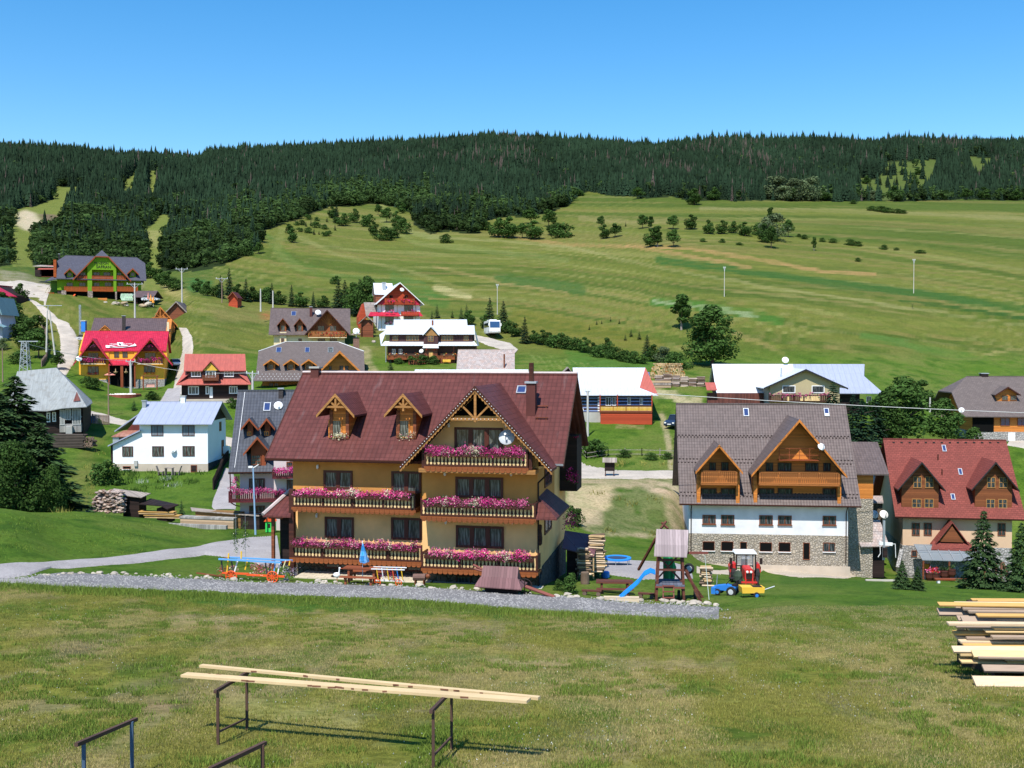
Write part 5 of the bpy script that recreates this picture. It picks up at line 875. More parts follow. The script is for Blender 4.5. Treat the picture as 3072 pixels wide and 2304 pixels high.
# ---------- lower house with hipped shingle roof and three small orange dormers
f = Fr('hipped_roof_chalet', *q2(235,1075), 189, 9, 'orange timber chalet with a grey brown half-hipped roof and three small dormers'); P = f.r
L = setL(f, q2(620,0)[0], q2(0,935)[1], q2(0,682)[1], .9, 7.5); rl, rr = f.p(*q2(188,930), -.9)[0], f.p(*q2(1090,930), -.9)[0]; zB = f.p(*q2(400,1100))[1]
roof(f, rl, rr, L, 15.5, TBR, jerk=(4.6, 2.6)); gable(f, rl+1, rr-1, 0, 14.6, L, zB, ORANGE, jerk=2.6)
for c in (312, 477, 625): dormer(f, L, q2(c,0)[0], q2(0,822)[1], q2(0,868)[1], 64/2.765, 32/2.765, q2(0,912)[1], TBR, ORANGE, ORANGE, over=.8, win=[(*q2(c-24,866), *q2(c+22,908))], trim=.2)
o = dormer(f, L, q2(882,0)[0], q2(0,752)[1], q2(0,935)[1], 185/2.765, 150/2.765, q2(0,960)[1], TBR, ORANGE, ORANGE, over=1.4, wf=-.2, win=[(*q2(792,880), *q2(815,922)), (*q2(880,876), *q2(912,926)), (*q2(925,876), *q2(956,926))], trim=.34, fm=DBROWN)
sk = MB().use(TBR); a_ = f.p(*q2(155,1000), -3.2); c_ = f.p(*q2(470,1000), -3.2); e_ = f.p(*q2(195,932), -1)[1]; sk.slab([(a_[0], -3.2, a_[1]), (c_[0]+4, -3.2, a_[1]), (c_[0]+4, -.85, e_), (rl+.3, -.85, e_)], .12); so = sk.build('skirt_roof', None, P); dots = MB()
for j in range(3):
    for i in range(12): x = a_[0]+1+i*.62+.3*(j % 2); t = .15+.3*j; dots.box(x-.06, x+.06, -3.2+2.35*t-.04, -3.2+2.35*t+.04, a_[1]+(e_-a_[1])*t, a_[1]+(e_-a_[1])*t+.1)
dots.build('snow_guards', WHITE, so)
for a_ in ((295,1020,330,1062),(340,1020,375,1062)): winpx(f, *q2(*a_[:2]), *q2(*a_[2:]), w=-.01)
for x0, x1 in ((357,397),(595,632),(785,828)): skylight(f, L, *q2(x0,727), *q2(x1,768), gm=GLASSB if x0 < 700 else GLASSC)
chimney(f, L, q2(995,0)[0], q2(1045,0)[0], q2(0,648)[1], q2(0,715)[1], mat('tan_chimney', (.3,.17,.12), 'brick', .8, .2, a=.08, b=.25), cap=TBK); u, y, z = f.sl(*q2(1020,700), L); z = f.p(*q2(1025,585), y)[1]; dish(P, (u, y+.2, z), .62); MB().tube((u, y+.3, z-1.4), (u, y+.3, z), .05).build('dish_mast', STEEL, P)
b = MB().use(WHITE); k = (L[3]-L[1])/(L[2]-L[0])
for s_, x in ((1, rl), (-1, rr)): b.bar((x+s_*4.6, 7.5, L[3]+.05), (x, 4.9, L[3]-k*2.6+.05), .16, .1)
b.bar((rl+4.6, 7.5, L[3]+.08), (rr-4.6, 7.5, L[3]+.08), .2, .1); b.build('ridge_cap', MATS['pale_ridge_cap'], P)
# ---------- white and red four-storey house
q8 = Z(1000, 820, 4.424)
f = Fr('white_red_gabled_house', *q8(590,740), 250, 13, 'tall white house with a red timber gable, red balconies and a silver roof'); P = f.r
ua, za = f.p(*q8(878,118), -1.3); ul, zl = f.p(*q8(565,405), -1.3); ur = f.p(*q8(1205,408), -1.3)[0]; H = (ur-ul)/2; ua = (ur+ul)/2; b = MB(); b.use(WTIN); k = (za-zl)/H; hw = H*.86; zB = f.p(*q8(590,740))[1]
for s_ in (-1, 1): b.slab([(ua, -1.3, za), (ua, 14, za), (ua+s_*H, 14, zl), (ua+s_*H, -1.3, zl)], .16)
ro = b.build('roof', None, P); MB().pry([(ua-hw, zB-3), (ua+hw, zB-3), (ua+hw, zl), (ua-hw, zl)], 0, 13).build('wall', WW, P); MB().pry([(ua-hw, zl), (ua+hw, zl), (ua+hw, za-k*hw-.2), (ua, za-.2), (ua-hw, za-k*hw-.2)], -.05, 13).build('gable_wall', REDW, P)
bb = MB()
for s_ in (-1, 1): bb.slab([(ua, -1.33, za), (ua+s_*H, -1.33, zl), (ua+s_*H, -1.33, zl-.2), (ua, -1.33, za-.25)], .04, (0,1,0))
bb.build('bargeboard', WHITE, ro)
x0, z1 = f.p(*q8(530,128), 6); x1, z0 = f.p(*q8(545,275), 3); b = MB(); b.use(WTIN).slab([(x0, 3, z0), (ua-1, 3, z0), (ua-1, 6, z1), (x0, 6, z1)], .12).slab([(x0, 9, z0), (ua-1, 9, z0), (ua-1, 6, z1), (x0, 6, z1)], .12); b.build('cross_gable_roof', None, P); MB().prx([(3.3, zl-.5), (8.7, zl-.5), (8.7, z0), (6, z1-.2), (3.3, z0)], x0+.3, ua-1.5).build('cross_gable_wall', MBROWN, P)
simpbal(f, q8(685,0)[0], q8(1075,0)[0], q8(0,332)[1], q8(0,402)[1], -1.2, 0, m_=REDW, fl=(.25, .95), n=300, s=.14, mix=[(PINK, .4), (REDF, .3), (FLEAF, .3)])
MB().pry([(f.p(*q8(600,405), -1)[0], zl-.12), (f.p(*q8(1165,405), -1)[0], zl-.12), (f.p(*q8(1100,370), -1)[0], zl+.9), (f.p(*q8(660,370), -1)[0], zl+.9)], -.75, -.1).build('red_ledge', TRD, P)
for a_ in ((745,290,790,330),(945,290,990,330)): winpx(f, *q8(*a_[:2]), *q8(*a_[2:]), w=-.06, gm=VOID)
for a_ in ((688,418,802,500),(940,418,1060,500),(690,572,802,650),(940,572,1060,650)): winpx(f, *q8(*a_[:2]), *q8(*a_[2:]), fm=MBROWN, gm=GLASS)
for x0, x1, y0, y1, m_ in ((465,900,512,562,TRD),(900,1190,505,562,TRD)):
    a_, c_ = f.p(*q8(x0,y1), -1.6), f.p(*q8(x1,y1), -1.6); z = f.p(*q8(x0,y0), -.1)[1]; MB().slab([(a_[0], -1.6, a_[1]), (c_[0], -1.6, a_[1]), (c_[0]-.6, -.02, z), (a_[0]+.6, -.02, z)], .12).build('skirt_roof', m_, P)
simpbal(f, q8(905,0)[0], q8(1130,0)[0], q8(0,505)[1], q8(0,552)[1], -1.75, -1.0, m_=REDW, sp=.4)
for x0, x1, y in ((690,805,505),(940,1085,505),(685,780,655)): flw(P, f, q8(x0,0)[0], q8(x1,0)[0], q8(0,y+18)[1], q8(0,y-15)[1], -1.3 if y < 600 else -.3, 160, .13)
for x in (640, 850, 1095): u, z = f.p(*q8(x,480), -.3); MB().box(u-.06, u+.06, -.1, -.0, zB, zl).build('wall_strip', OCH, P)
u, z = f.p(*q8(915,212), -1.5); dish(P, (u, -1.5, z), .5, yaw=R(10)); chimney(f, (3, z0, 6, z1), q8(652,0)[0], q8(697,0)[0], q8(0,125)[1], q8(0,225)[1], STEEL)
x0, z0 = f.p(*q8(335,590), 4); x1 = f.p(*q8(440,590), 4)[0]; zt = f.p(*q8(370,385), 4)[1]; MB().pry([(x0, z0-3), (x1, z0-3), (x1, z0+.3), (x0+1.2, zt-.2), (x0, z0+.2)], 4, 10).build('side_annex', REDW, P); MB().slab([(x0+1.2, 3.6, zt), (x1+2.5, 3.6, zt), (x1+2.5, 3.3, z0+.6), (x1-.2, 3.3, z0+.6)], .12).build('annex_roof', SHG, P)
# ---------- long white-roofed log house
f = Fr('long_log_house', *q8(700,1140), 205, 0, 'long dark log house with bright white tin roofs and yellow door beside the parked coach'); P = f.r
u = lambda x, w_=0: f.p(*q8(x, 900), w_)[0]; z = lambda y, w_=0: f.p(*q8(1290, y), w_)[1]
b = MB(); b.use(WTIN); zE, zL1 = z(955, -.9), z(900, .2); b.slab([(u(630,-.9), -.9, zE), (u(1912,-.9), -.9, zE), (u(1870,.3), .3, zL1), (u(680,.3), .3, zL1)], .1)
zD, zR = z(806, -.5), z(690, 5); b.slab([(u(690,-.5), -.5, zD), (u(1880,-.5), -.5, zD), (u(1872,5), 5, zR), (u(697,5), 5, zR)], .1).slab([(u(1872,5), 5, zR), (u(697,5), 5, zR), (u(697,10), 10, zL1), (u(1872,10), 10, zL1)], .1)
b.slab([(u(600,0), 1.5, z(812,1)), (u(630,-.9), -.9, zE), (u(690,.3), .3, zD+.1), (u(695,3), 3, zR-1)], .1); b.slab([(u(1912,-.9), -.9, zE), (u(1930,3), 6, zE), (u(1885,4), 5, zR-1), (u(1882,.3), .2, zD+.1)], .1); b.build('roof', None, P)
b = MB(); b.use(WTIN); b.slab([(u(800,9), 9, z(690,9)), (u(1780,9), 9, z(690,9)), (u(1772,13), 13, z(612,13)), (u(803,13), 13, z(614,13))], .1).slab([(u(803,13), 13, z(614,13)), (u(1772,13), 13, z(612,13)), (u(1772,18), 18, z(800,18)), (u(803,18), 18, z(800,18))], .1); b.build('rear_roof', None, P)
MB().box(u(800,9), u(1772,9), 9.2, 17, z(1140), z(695,9)).build('rear_wall', BLACKW, P); PLUM = mat('plum_brown_boards', (.07,.03,.03), 'planks', .8, .3)
MB().box(u(745,.1), u(1850,.1), .1, 9.5, zL1-.5, zD-.02).build('dormer_band_wall', PLUM, P); MB().box(u(715), u(1880), 0, 9.8, z(1250), zE+.02).build('wall', mat('dark_log_wall', (.06,.03,.02), 'wood', .8, .3, b=.25), P)
for a_ in ((785,828,860,893),(965,828,1135,893),(1435,828,1590,893),(1730,830,1795,893)): winpx(f, *q8(*a_[:2]), *q8(*a_[2:]), w=.1, fm=mat('amber_frame', (.35,.18,.06), 'plain', .6, .2), mull=1 if a_[2]-a_[0] < 100 else 3)
uc, za = f.p(*q8(1295,702), -1); hw = u(1405,-1)-uc; b = MB(); b.use(WTIN)
for s_ in (-1, 1): b.slab([(uc, -1, za), (uc, 3, za), (uc+s_*hw, 3, z(820,-1)), (uc+s_*hw, -1, z(820,-1))], .12)
dg = b.build('centre_gable_roof', None, P); MB().pry([(uc-hw*.8, z(820,-1)-.1), (uc+hw*.8, z(820,-1)-.1), (uc, za-.35)], -.7, 2).build('gable_boards', MATS['amber_frame'], dg); MB().box(u(1197,-.6), u(1390,-.6), -.6, 1.5, zE-.1, z(820,-1)-.12).build('centre_gable_wall', PLUM, dg); winpx(f, *q8(1255,825), *q8(1330,905), w=-.61, fm=MATS['amber_frame'], bars=2)
MB().slab([(u(1185,-2), -2.2, z(986,-2)), (u(1400,-2), -2.2, z(986,-2)), (u(1390,-1), -.9, z(950,-1)), (u(1195,-1), -.9, z(950,-1))], .1).build('porch_roof', WTIN, P); MB().box(u(1210,-1.6), u(1380,-1.6), -1.6, 0, z(1135,-1.6), z(990,-1.6)).build('porch', MBROWN, P); winpx(f, *q8(1268,1040), *q8(1322,1132), w=-1.62, fm=MATS['amber_frame'], gm=mat('yellow_door', (.65,.38,.12), 'planks', .6, .2), mull=0, name='door')
for x0, x1 in ((720,1205),(1385,1610)): simpbal(f, q8(x0,0)[0], q8(x1,0)[0], q8(0,1092)[1], q8(0,1135)[1], -1.6, 0, m_=MATS['chestnut_boards'], sp=.2)
for x in (740, 825, 955, 1105, 1485, 1605): flw(P, f, q8(x-28,0)[0], q8(x+28,0)[0], q8(0,1090)[1], q8(0,1065)[1], -1.6, 60, .11, [(REDF, .4), (CREAMF, .1), (mat('yellow_petals', (.8,.5,.02), 'leaf', .7, .3, .2), .2), (FLEAF, .4)])
for x, y, m_ in ((1233,1015,REDF), (1345,1010,REDF)): flw(P, f, q8(x-20,0)[0], q8(x+20,0)[0], q8(0,y+15)[1], q8(0,y-15)[1], -1.9, 60, .1, [(m_, .8), (FLEAF, .2)])
for a_ in ((780,1005,825,1070),(870,1005,915,1070)): winpx(f, *q8(*a_[:2]), *q8(*a_[2:]), fm=WHITE, mull=1)
for x in (697, 1600, 1900): uu = u(x, -.8); MB().tube((uu, -.8, z(1180)), (uu, -.8, zE), .08).build('veranda_post', STEEL if x < 700 else DBROWN, P)
uu, zz = f.p(*q8(1165,1027), -1.8); dish(P, (uu, -1.8, zz), .42, yaw=R(-15)); MB().tube((u(1318,5), 5, zR), (u(1318,5), 5, zR+1.0), .18).build('flue_pipe', MBROWN, P)
# ---------- shingled barn and long low white roof behind the guesthouse
q9 = Z(1000, 750, 1.843)
f = Fr('shingled_barn', *q9(680,700), 172, 0, 'barn with a pale wooden shingle roof rising behind the ridge of the guesthouse', 'barn'); L = setL(f, q9(830,0)[0], q9(0,664)[1], q9(0,551)[1], .5, 5); roof(f, f.p(*q9(680,664), -.5)[0], f.p(*q9(1003,664), -.5)[0], L, 10.5, SHG); gable(f, f.p(*q9(690,664))[0], f.p(*q9(992,664))[0], 0, 10, L, -4, MBROWN)
u_, y_, z_ = f.sl(*q9(945,650), L); MB().tube((u_, y_, z_-.5), (u_, y_, z_+2.2), .13).build('flue_pipe', MBROWN, f.r)
f = Fr('long_shed', *q9(440,720), 140, 0, 'long low shed whose white tin roof shows just over the guesthouse ridge', 'shed'); L = setL(f, q9(760,0)[0], q9(0,700)[1], q9(0,663)[1], .4, 3); roof(f, f.p(*q9(438,690), -.4)[0], f.p(*q9(1080,690), -.4)[0], L, 6.4, WTIN); gable(f, f.p(*q9(445,690))[0], f.p(*q9(1075,690))[0], 0, 6, L, -4, BLACKW)
# ---------- small red tin-roofed house
q1 = Z(0, 700, 2.765)
f = Fr('red_tin_house', *q1(1505,1375), 162, 13, 'small dark cottage with a faded red tin roof and white framed windows'); P = f.r; u = lambda x, w_=0: f.p(*q1(x, 1200), w_)[0]; z = lambda y, w_=0: f.p(*q1(1770, y), w_)[1]
b = MB(); b.use(RTIN).slab([(u(1460,-1), -1, z(1252,-1)), (u(2082,-1), -1, z(1252,-1)), (u(2045,1), 1, z(1195,1)), (u(1515,1), 1, z(1195,1))], .12).slab([(u(1523,.1), .1, z(1138,.1)), (u(2042,.1), .1, z(1138,.1)), (u(2035,5), 5, z(1000,5)), (u(1535,5), 5, z(1000,5))], .12).slab([(u(1535,5), 5, z(1000,5)), (u(2035,5), 5, z(1000,5)), (u(2040,10), 10, z(1280,10)), (u(1530,10), 10, z(1280,10))], .12)
for x, s_ in ((1460, 1), (2082, -1)): b.slab([(u(x,-1), -1, z(1252,-1)), (u(x,-1), 9, z(1252,-1)), (u(x,1)+s_*2.4, 5, z(1010,5)), (u(x,1)+s_*2.4, 1, z(1140,1))], .1)
b.build('roof', None, P); MB().box(u(1550,.6), u(2010,.6), .6, 9, z(1230), z(1132,.6)).build('dormer_wall', mat('plum_brown_boards'), P); MB().box(u(1505), u(2050), 0, 9.5, z(1560), z(1250)).build('wall', BLACKW, P)
uc, za = f.p(*q1(1748,1058), -.6); hw = u(1822,-.6)-uc; b = MB(); b.use(RTIN)
for s_ in (-1, 1): b.slab([(uc, -.6, za), (uc, 3.6, za), (uc+s_*hw, 3, z(1138,-.6)), (uc+s_*hw, -.6, z(1138,-.6))], .12)
dg = b.build('centre_gable_roof', None, P); MB().pry([(uc-hw*.85, z(1138,-.6)), (uc+hw*.85, z(1138,-.6)), (uc, za-.3)], -.35, 1.5).build('gable_boards', mat('yellow_slats'), dg); MB().box(u(1682,-.2), u(1815,-.2), -.1, .7, z(1215), z(1140,-.2)).build('bay_wall', mat('plum_brown_boards'), dg)
for a_, w_ in (((1585,1140,1667,1190),.58),((1705,1138,1790,1195),-.12),((1858,1138,1940,1190),.58),((1560,1268,1650,1338),-.01),((1705,1268,1735,1335),-.01),((1900,1268,1970,1330),-.01)): winpx(f, *q1(*a_[:2]), *q1(*a_[2:]), w=w_, fm=WHITE, gm=GLASSC, mull=2 if a_[2]-a_[0] > 60 else 0, fw=.14)
simpbal(f, q1(1682,0)[0], q1(1812,0)[0], q1(0,1178)[1], q1(0,1215)[1], -1.1, -.1, m_=MBROWN, sp=.2)
winpx(f, *q1(1738,1275), *q1(1765,1365), w=-.01, fm=WHITE, gm=WHITE, mull=0, name='door'); MB().box(u(1505), u(1980), -1.0, .2, z(1560), z(1374)).build('terrace', BEIGE, P)
# ---------- crimson-roofed pension
q10 = Z(200, 950, 5.53)
f = Fr('crimson_pension', *q10(205,1150), 203, 14, 'amber guesthouse with a crimson roof, two big gables and a white name banner'); P = f.r; u = lambda x, w_=0: f.p(*q10(x, 900), w_)[0]; z = lambda y, w_=0: f.p(*q10(900, y), w_)[1]
wr = 7; L = (-.3, z(562,-.3), wr, z(240,wr)); roof(f, u(225,-.3), u(1655,-.3), L, 15, TRD); MB().slab([(u(700,-1.4), -1.4, z(797,-1.4)), (u(1120,-1.4), -1.4, z(797,-1.4)), (u(1120,.2), .2, z(692,.2)), (u(700,.2), .2, z(692,.2))], .12).build('lower_roof', TRD, P)
MB().prx([(0, z(1040)), (14, z(1040)), (14, L[1]-.5), (wr, L[3]-.4), (0, Lz(L, 0)-.2)], u(205), u(1618)).build('wall', YEL, P); MB().box(u(203), u(1622), -.05, 14, z(1300), z(1040)).build('stone_socle', RST, P)
for c, ap, fl_, fr_ in ((427,358,105,762), (1372,352,1012,1748)):
    o = dormer(f, L, q10((fl_+fr_)/2,0)[0], q10(0,ap)[1], q10(0,790)[1], (fr_-fl_)/2/5.53, (fr_-fl_)*.37/5.53, q10(0,700)[1], TRD, YEL, TRD, over=1.7, wf=-.15, trim=.28, win=[(*q10(c-75,600), *q10(c+100,690))], mull=2)
    cc = (fl_+fr_)/2; simpbal(f, q10(cc-205,0)[0], q10(cc+205,0)[0], q10(0,690)[1], q10(0,778)[1], -1.5, -.15, m_=mat('wine_boards', (.1,.015,.02), 'wood', .7, .3), fl=(.3, 1.15), n=500, s=.11, sp=.3, slab=CRW, mix=[(PINK, .55), (DPINK, .25), (FLEAF, .2)], par=o[0])
    hbox(f, q10(cc-110,0)[0], q10(cc+110,0)[0], q10(0,490)[1], q10(0,560)[1], -.9, -.15, MATS['wine_boards'], 'upper_balcony'); flw(o[0], f, q10(cc-52,0)[0], q10(cc+52,0)[0], q10(0,505)[1], q10(0,462)[1], -.95, 160, .12)
    MB().pry([(o[1]-o[5]*.38, z(490,-.2)), (o[1]+o[5]*.38, z(490,-.2)), (o[1], o[3]-.9)], -.19, -.155).build('dark_gable_panel', VOID, o[0])
for a_ in ((785,580,870,680),(925,580,1012,680)): winpx(f, *q10(*a_[:2]), *q10(*a_[2:]))
for a_ in ((350,822,535,965),(1280,815,1470,925)): winpx(f, *q10(*a_[:2]), *q10(*a_[2:]), fm=MATS['rust_red_paint'], gm=GLASSC, mull=2)
MB().box(u(690), u(1140), -.12, -.06, z(1160), z(812)).build('porch_opening', VOID, P)
for x in (700, 905, 925, 1130): MB().box(u(x,-1.2)-.13, u(x,-1.2)+.13, -1.3, -1.1, z(1170), z(800,-1.2)).build('porch_post', MATS['rust_red_paint'], P)
for x in (812, 985): uu, zz = f.p(*q10(x,940), -1.4); MB().lathe((uu, -1.4, zz), [(.05,0),(.3,.1),(.4,.3),(.1,.35),(.05,.9)], 8).build('hanging_basket', LOGEND, P)
uu, zz = f.p(*q10(208,690), -2); dish(P, (uu, -2, zz), .55, yaw=R(20))
for x, c in ((430,0), (1375,1)): flw(P, f, q10(x-90,0)[0], q10(x+90,0)[0], q10(0,950)[1], q10(0,925)[1], -.3, 100, .1, [(REDF, .7), (FLEAF, .3)])
k = (L[3]-L[1])/(L[2]-L[0]); ang = math.atan(k)
def text(s_, P_, loc, size, m_, rx, name='lettering', ext=.02):
    c = bpy.data.curves.new(name, 'FONT'); c.body = s_; c.size = size; c.extrude = ext; o = bpy.data.objects.new(name, c); C.objects.link(o); o.parent = P_; o.location = loc; o.rotation_euler = (rx, 0, 0); c.materials.append(m_)
    bpy.context.view_layer.update(); me = bpy.data.meshes.new_from_object(o); n = bpy.data.objects.new(name, me); C.objects.link(n); n.parent = P_; n.location = loc; n.rotation_euler = (rx, 0, 0); bpy.data.objects.remove(o); return n
def onroof(x, y, lift=.25): a_ = f.sl(*q10(x, y), L); return (a_[0], a_[1]-lift*.6, a_[2]+lift*.7)
bn = MB(); pts = [(650,485),(700,492),(835,478),(842,440),(940,445),(940,480),(1040,490),(1110,480),(1125,458),(1140,470),(1160,490),(1140,500),(1080,505),(1010,515),(930,525),(840,525),(740,520),(690,532),(650,525)]
bn.slab([onroof(x, y) for x, y in pts], .06, (0,.6,-.7)); bo = bn.build('name_banner', WHITE, P); bn = MB()
bn.slab([onroof(x, y, .36) for x, y in ((700,512),(760,500),(835,488),(870,505),(940,500),(1000,505),(1090,480),(1060,495),(1000,512),(930,515),(850,517),(780,508),(730,518))], .03, (0,.6,-.7)); bn.build('banner_stripe', TRD, bo)
bn = MB(); bn.slab([onroof(x, y, .38) for x, y in ((865,470),(880,462),(900,468),(905,480),(895,492),(880,490),(868,484))], .03, (0,.6,-.7)); bn.build('banner_animal_emblem', TBK, bo); text('PENZIÓN', bo, onroof(712, 476, .3), .42, WHITE, ang); text('KAMZÍK', bo, onroof(950, 474, .3), .42, WHITE, ang)
# terrace furniture of the pension: frame swings, parasol
for x in (1230, 420):
    t = MB(); u0, z0 = f.p(*q10(x+30,1215), -4); u1, z1 = f.p(*q10(x+270,990), -4); 
    if x > 1000: o = empty('garden_swing', f.o+Matrix.Rotation(f.a, 3, 'Z') @ Vector((u0, -4, z0)), f.a, 'red brown timber swing bench on the lawn before the crimson-roofed pension', 'garden swing'); w_, h_ = u1-u0, z1-z0; MB().box(0,.15,0,.15,0,h_).box(w_-.15,w_,0,.15,0,h_).box(0,.15,1.2,1.35,0,h_).box(w_-.15,w_,1.2,1.35,0,h_).box(-.3,w_+.3,0,.2,h_,h_+.15).box(-.3,w_+.3,1.15,1.35,h_,h_+.15).build('frame', MBROWN, o); MB().box(.5,w_-.5,.3,.9,.5,.6).box(.5,w_-.5,.85,.95,.6,1.2).build('bench', mat('pale_bench', (.6,.35,.28), 'wood', .7, .2), o)
# ---------- house behind it, orange A-frame, dark barn
f = Fr('brown_roofed_house', *q10(400,330), 230, 14, 'house with a long brown roof directly behind the crimson-roofed pension'); P = f.r; L = (-.5, f.p(*q10(900,262), -.5)[1], 6, f.p(*q10(900,25), 6)[1]); roof(f, f.p(*q10(392,262), -.5)[0], f.p(*q10(1640,262), -.5)[0], L, 12.5, mat('plum_roof', (.11,.075,.075), 'tile', .6, .12, a=.4, b=.4)); gable(f, f.p(*q10(420,262))[0], f.p(*q10(1720,262))[0], 0, 12, L, -10, ORANGE)
dormer(f, L, q10(635,0)[0], q10(0,140)[1], q10(0,240)[1], 112/5.53, 80/5.53, q10(0,250)[1], mat('plum_roof'), ORANGE, ORANGE, over=.8, truss=.8); chimney(f, L, q10(920,0)[0], q10(975,0)[0], q10(0,-10)[1], q10(0,230)[1], mat('soot_chimney', (.06,.05,.05), 'brick', .8, .2, a=.1, b=.3)); MB().box(f.p(*q10(1665,200), .2)[0], f.p(*q10(1700,200), .2)[0], -.3, .6, f.p(*q10(1680,240))[1], f.p(*q10(1680,90))[1]).build('side_chimney', CRW, P)
def aframe(name, q, ax, ay, lx, rx_, fy, Y, D, wm, rm, tm, label, zb, wallx=None, yaw=0, truss=None):
    f = Fr(name, *q((lx+rx_)/2, zb), Y, yaw, label, 'hut' if 'hut' in name else 'house'); ua, za = f.p(*q(ax, ay), -.6); ul = f.p(*q(lx, fy), -.6)[0]; ur = f.p(*q(rx_, fy), -.6)[0]; zf = f.p(*q(ax, fy), -.6)[1]; b = MB(); b.use(rm)
    for e in (ul, ur): b.slab([(ua, -.6, za), (ua, D+.5, za), (e, D+.5, zf), (e, -.6, zf)], .14)
    o = b.build('roof', None, f.r); bb = MB()
    for e in (ul, ur): bb.slab([(ua, -.64, za+.02), (e, -.64, zf), (e, -.64, zf-.3), (ua, -.64, za-.32)], .05, (0,1,0))
    bb.build('bargeboard', tm, o); q_ = .86; zz = f.p(*q(ax, zb), 0)[1]
    MB().pry([(ua+(ul-ua)*q_, zz-2), (ua+(ur-ua)*q_, zz-2), (ua+(ur-ua)*q_, za-(za-zf)*q_-.15), (ua, za-.15), (ua+(ul-ua)*q_, za-(za-zf)*q_-.15)], 0, D).build('wall', wm, f.r)
    if truss: w2 = (ur-ul)/2*.6; zt = za-(za-zf)*.6; MB().box(ua-w2, ua+w2, -.6, -.48, zt-.1, zt+.08).box(ua-.1, ua+.1, -.59, -.49, zt-.3, za-.3).bar((ua, -.54, zt), (ua-w2*.55, -.54, zt+(za-zt)*.4), .12, .12).bar((ua, -.54, zt), (ua+w2*.55, -.54, zt+(za-zt)*.4), .12, .12).build('gable_truss', tm, f.r)
    return f
fa = aframe('timber_gable_house', q1, 1328, 607, 1245, 1472, 762, 241, 8, ORANGE, TB, ORANGE, 'bright orange timber house with a decorated gable below the dark barn', 850, truss=True, yaw=20)
aframe('dark_barn', q1, 1460, 562, 1368, 1555, 656, 256, 9, MBROWN, TB, GREYW, 'dark wooden barn with an open gable above the orange timber gable', 735, yaw=6)
f = fa
# ---------- green pension
qg = Z(130, 730, 6.32)
f = Fr('green_pension', *qg(260,1115), 277, 21, 'lime green pension with a slate violet roof and orange balconies up by the forest'); P = f.r; u = lambda x, w_=0: f.p(*qg(x, 800), w_)[0]; z = lambda y, w_=0: f.p(*qg(1000, y), w_)[1]
wr = 8; L = (-1.7, z(682,-1.7), wr, z(245,wr)); roof(f, u(250,-1.7), u(1955,-1.7), L, 17, NAVY, jerk=(2.0, 2.4)); gable(f, u(262), u(1855), 0, 16, L, z(900), GREENW, jerk=2.4); MB().box(u(270), u(1850), .3, 16, z(1300), z(900)).build('ground_floor_wall', mat('dark_stone_wall', (.13,.1,.09), 'stone', .9, .3, a=.6), P)
ul, ur = u(560,-2.2), u(1665,-2.2); uc = (ul+ur)/2; za, zf = z(105,-2.2), z(688,-2.2); k = (za-zf)/((ur-ul)/2); zc = z(240,-2.2); hc = (za-zc)/k; yb = wr; b = MB(); b.use(NAVY)
for s_, e in ((-1, ul), (1, ur)): b.slab([(uc, -2.2+2.6, za), (uc, yb+1, za), (e, yb-3, zf), (e, -2.2, zf), (uc+s_*hc, -2.2, zc)], .15)
b.slab([(uc-hc, -2.2, zc), (uc+hc, -2.2, zc), (uc, .4, za)], .15); go = b.build('centre_gable_roof', None, P); bb = MB()
for s_, e in ((-1, ul), (1, ur)): bb.slab([(uc+s_*hc, -2.24, zc), (e, -2.24, zf), (e, -2.24, zf-.45), (uc+s_*hc, -2.24, zc-.5)], .06, (0,1,0))
bb.slab([(uc-hc, -2.24, zc), (uc+hc, -2.24, zc), (uc+hc, -2.24, zc-.3), (uc-hc, -2.24, zc-.3)], .06, (0,1,0)); bb.build('bargeboard', MATS['rust_red_paint'], go); h2 = (ur-ul)/2*.9
MB().pry([(uc-h2, z(900)), (uc+h2, z(900)), (uc+h2, zf+.3), (uc+hc, zc-.2), (uc-hc, zc-.2), (uc-h2, zf+.3)], -.1, 6).build('centre_gable_wall', GREENW, go)
MB().box(u(838,-1.6), u(925,-1.6), -1.6, -.1, z(905,-1.6), z(460,-1.6)).box(u(1330,-1.6), u(1385,-1.6), -1.6, -.1, z(905,-1.6), z(460,-1.6)).pry([(u(838,-1.6), z(500,-1.6)), (u(1385,-1.6), z(500,-1.6)), (u(1385,-1.6), z(390,-1.6)), (u(1250,-1.6), z(262,-1.6)), (u(990,-1.6), z(262,-1.6)), (u(838,-1.6), z(390,-1.6))], -1.61, -.11).build('centre_bay', GREENW, P)
ORB = mat('terracotta_boards', (.36,.075,.012), 'wood', .6, .2, b=.2)
for y0, y1, xs in ((612,692,((640,828),(922,1325),(1402,1560))), (815,897,((400,835),(922,1325),(1402,1790)))):
    for a_, c_ in xs: simpbal(f, qg(a_,0)[0], qg(c_,0)[0], qg(0,y0)[1], qg(0,y1)[1], -1.55, -.1, m_=ORB, sp=.3)
for a_ in ((690,550,800,610),(950,548,1070,610),(1140,548,1270,610),(1400,555,1480,610),(440,745,560,815),(680,745,800,815),(955,745,1065,815),(1165,742,1290,815),(1410,745,1520,815),(1650,745,1750,815)): winpx(f, *qg(*a_[:2]), *qg(*a_[2:]), w=-.11, gm=GLASS if a_[0] % 3 else GLASSC, mull=1)
for x in (500, 1695): dormer(f, L, qg(x,0)[0], qg(0,468)[1], qg(0,575)[1], 108/6.32, 55/6.32, qg(0,640)[1], NAVY, GREENW, MATS['rust_red_paint'], over=1.0, win=[(*qg(x-38,555), *qg(x+35,622))], trim=.3)
for a_, c_ in ((435,830),(935,1355),(1395,1680)): MB().box(u(a_), u(c_), .2, .29, z(1065), z(925)).build('ground_floor_opening', VOID, P)
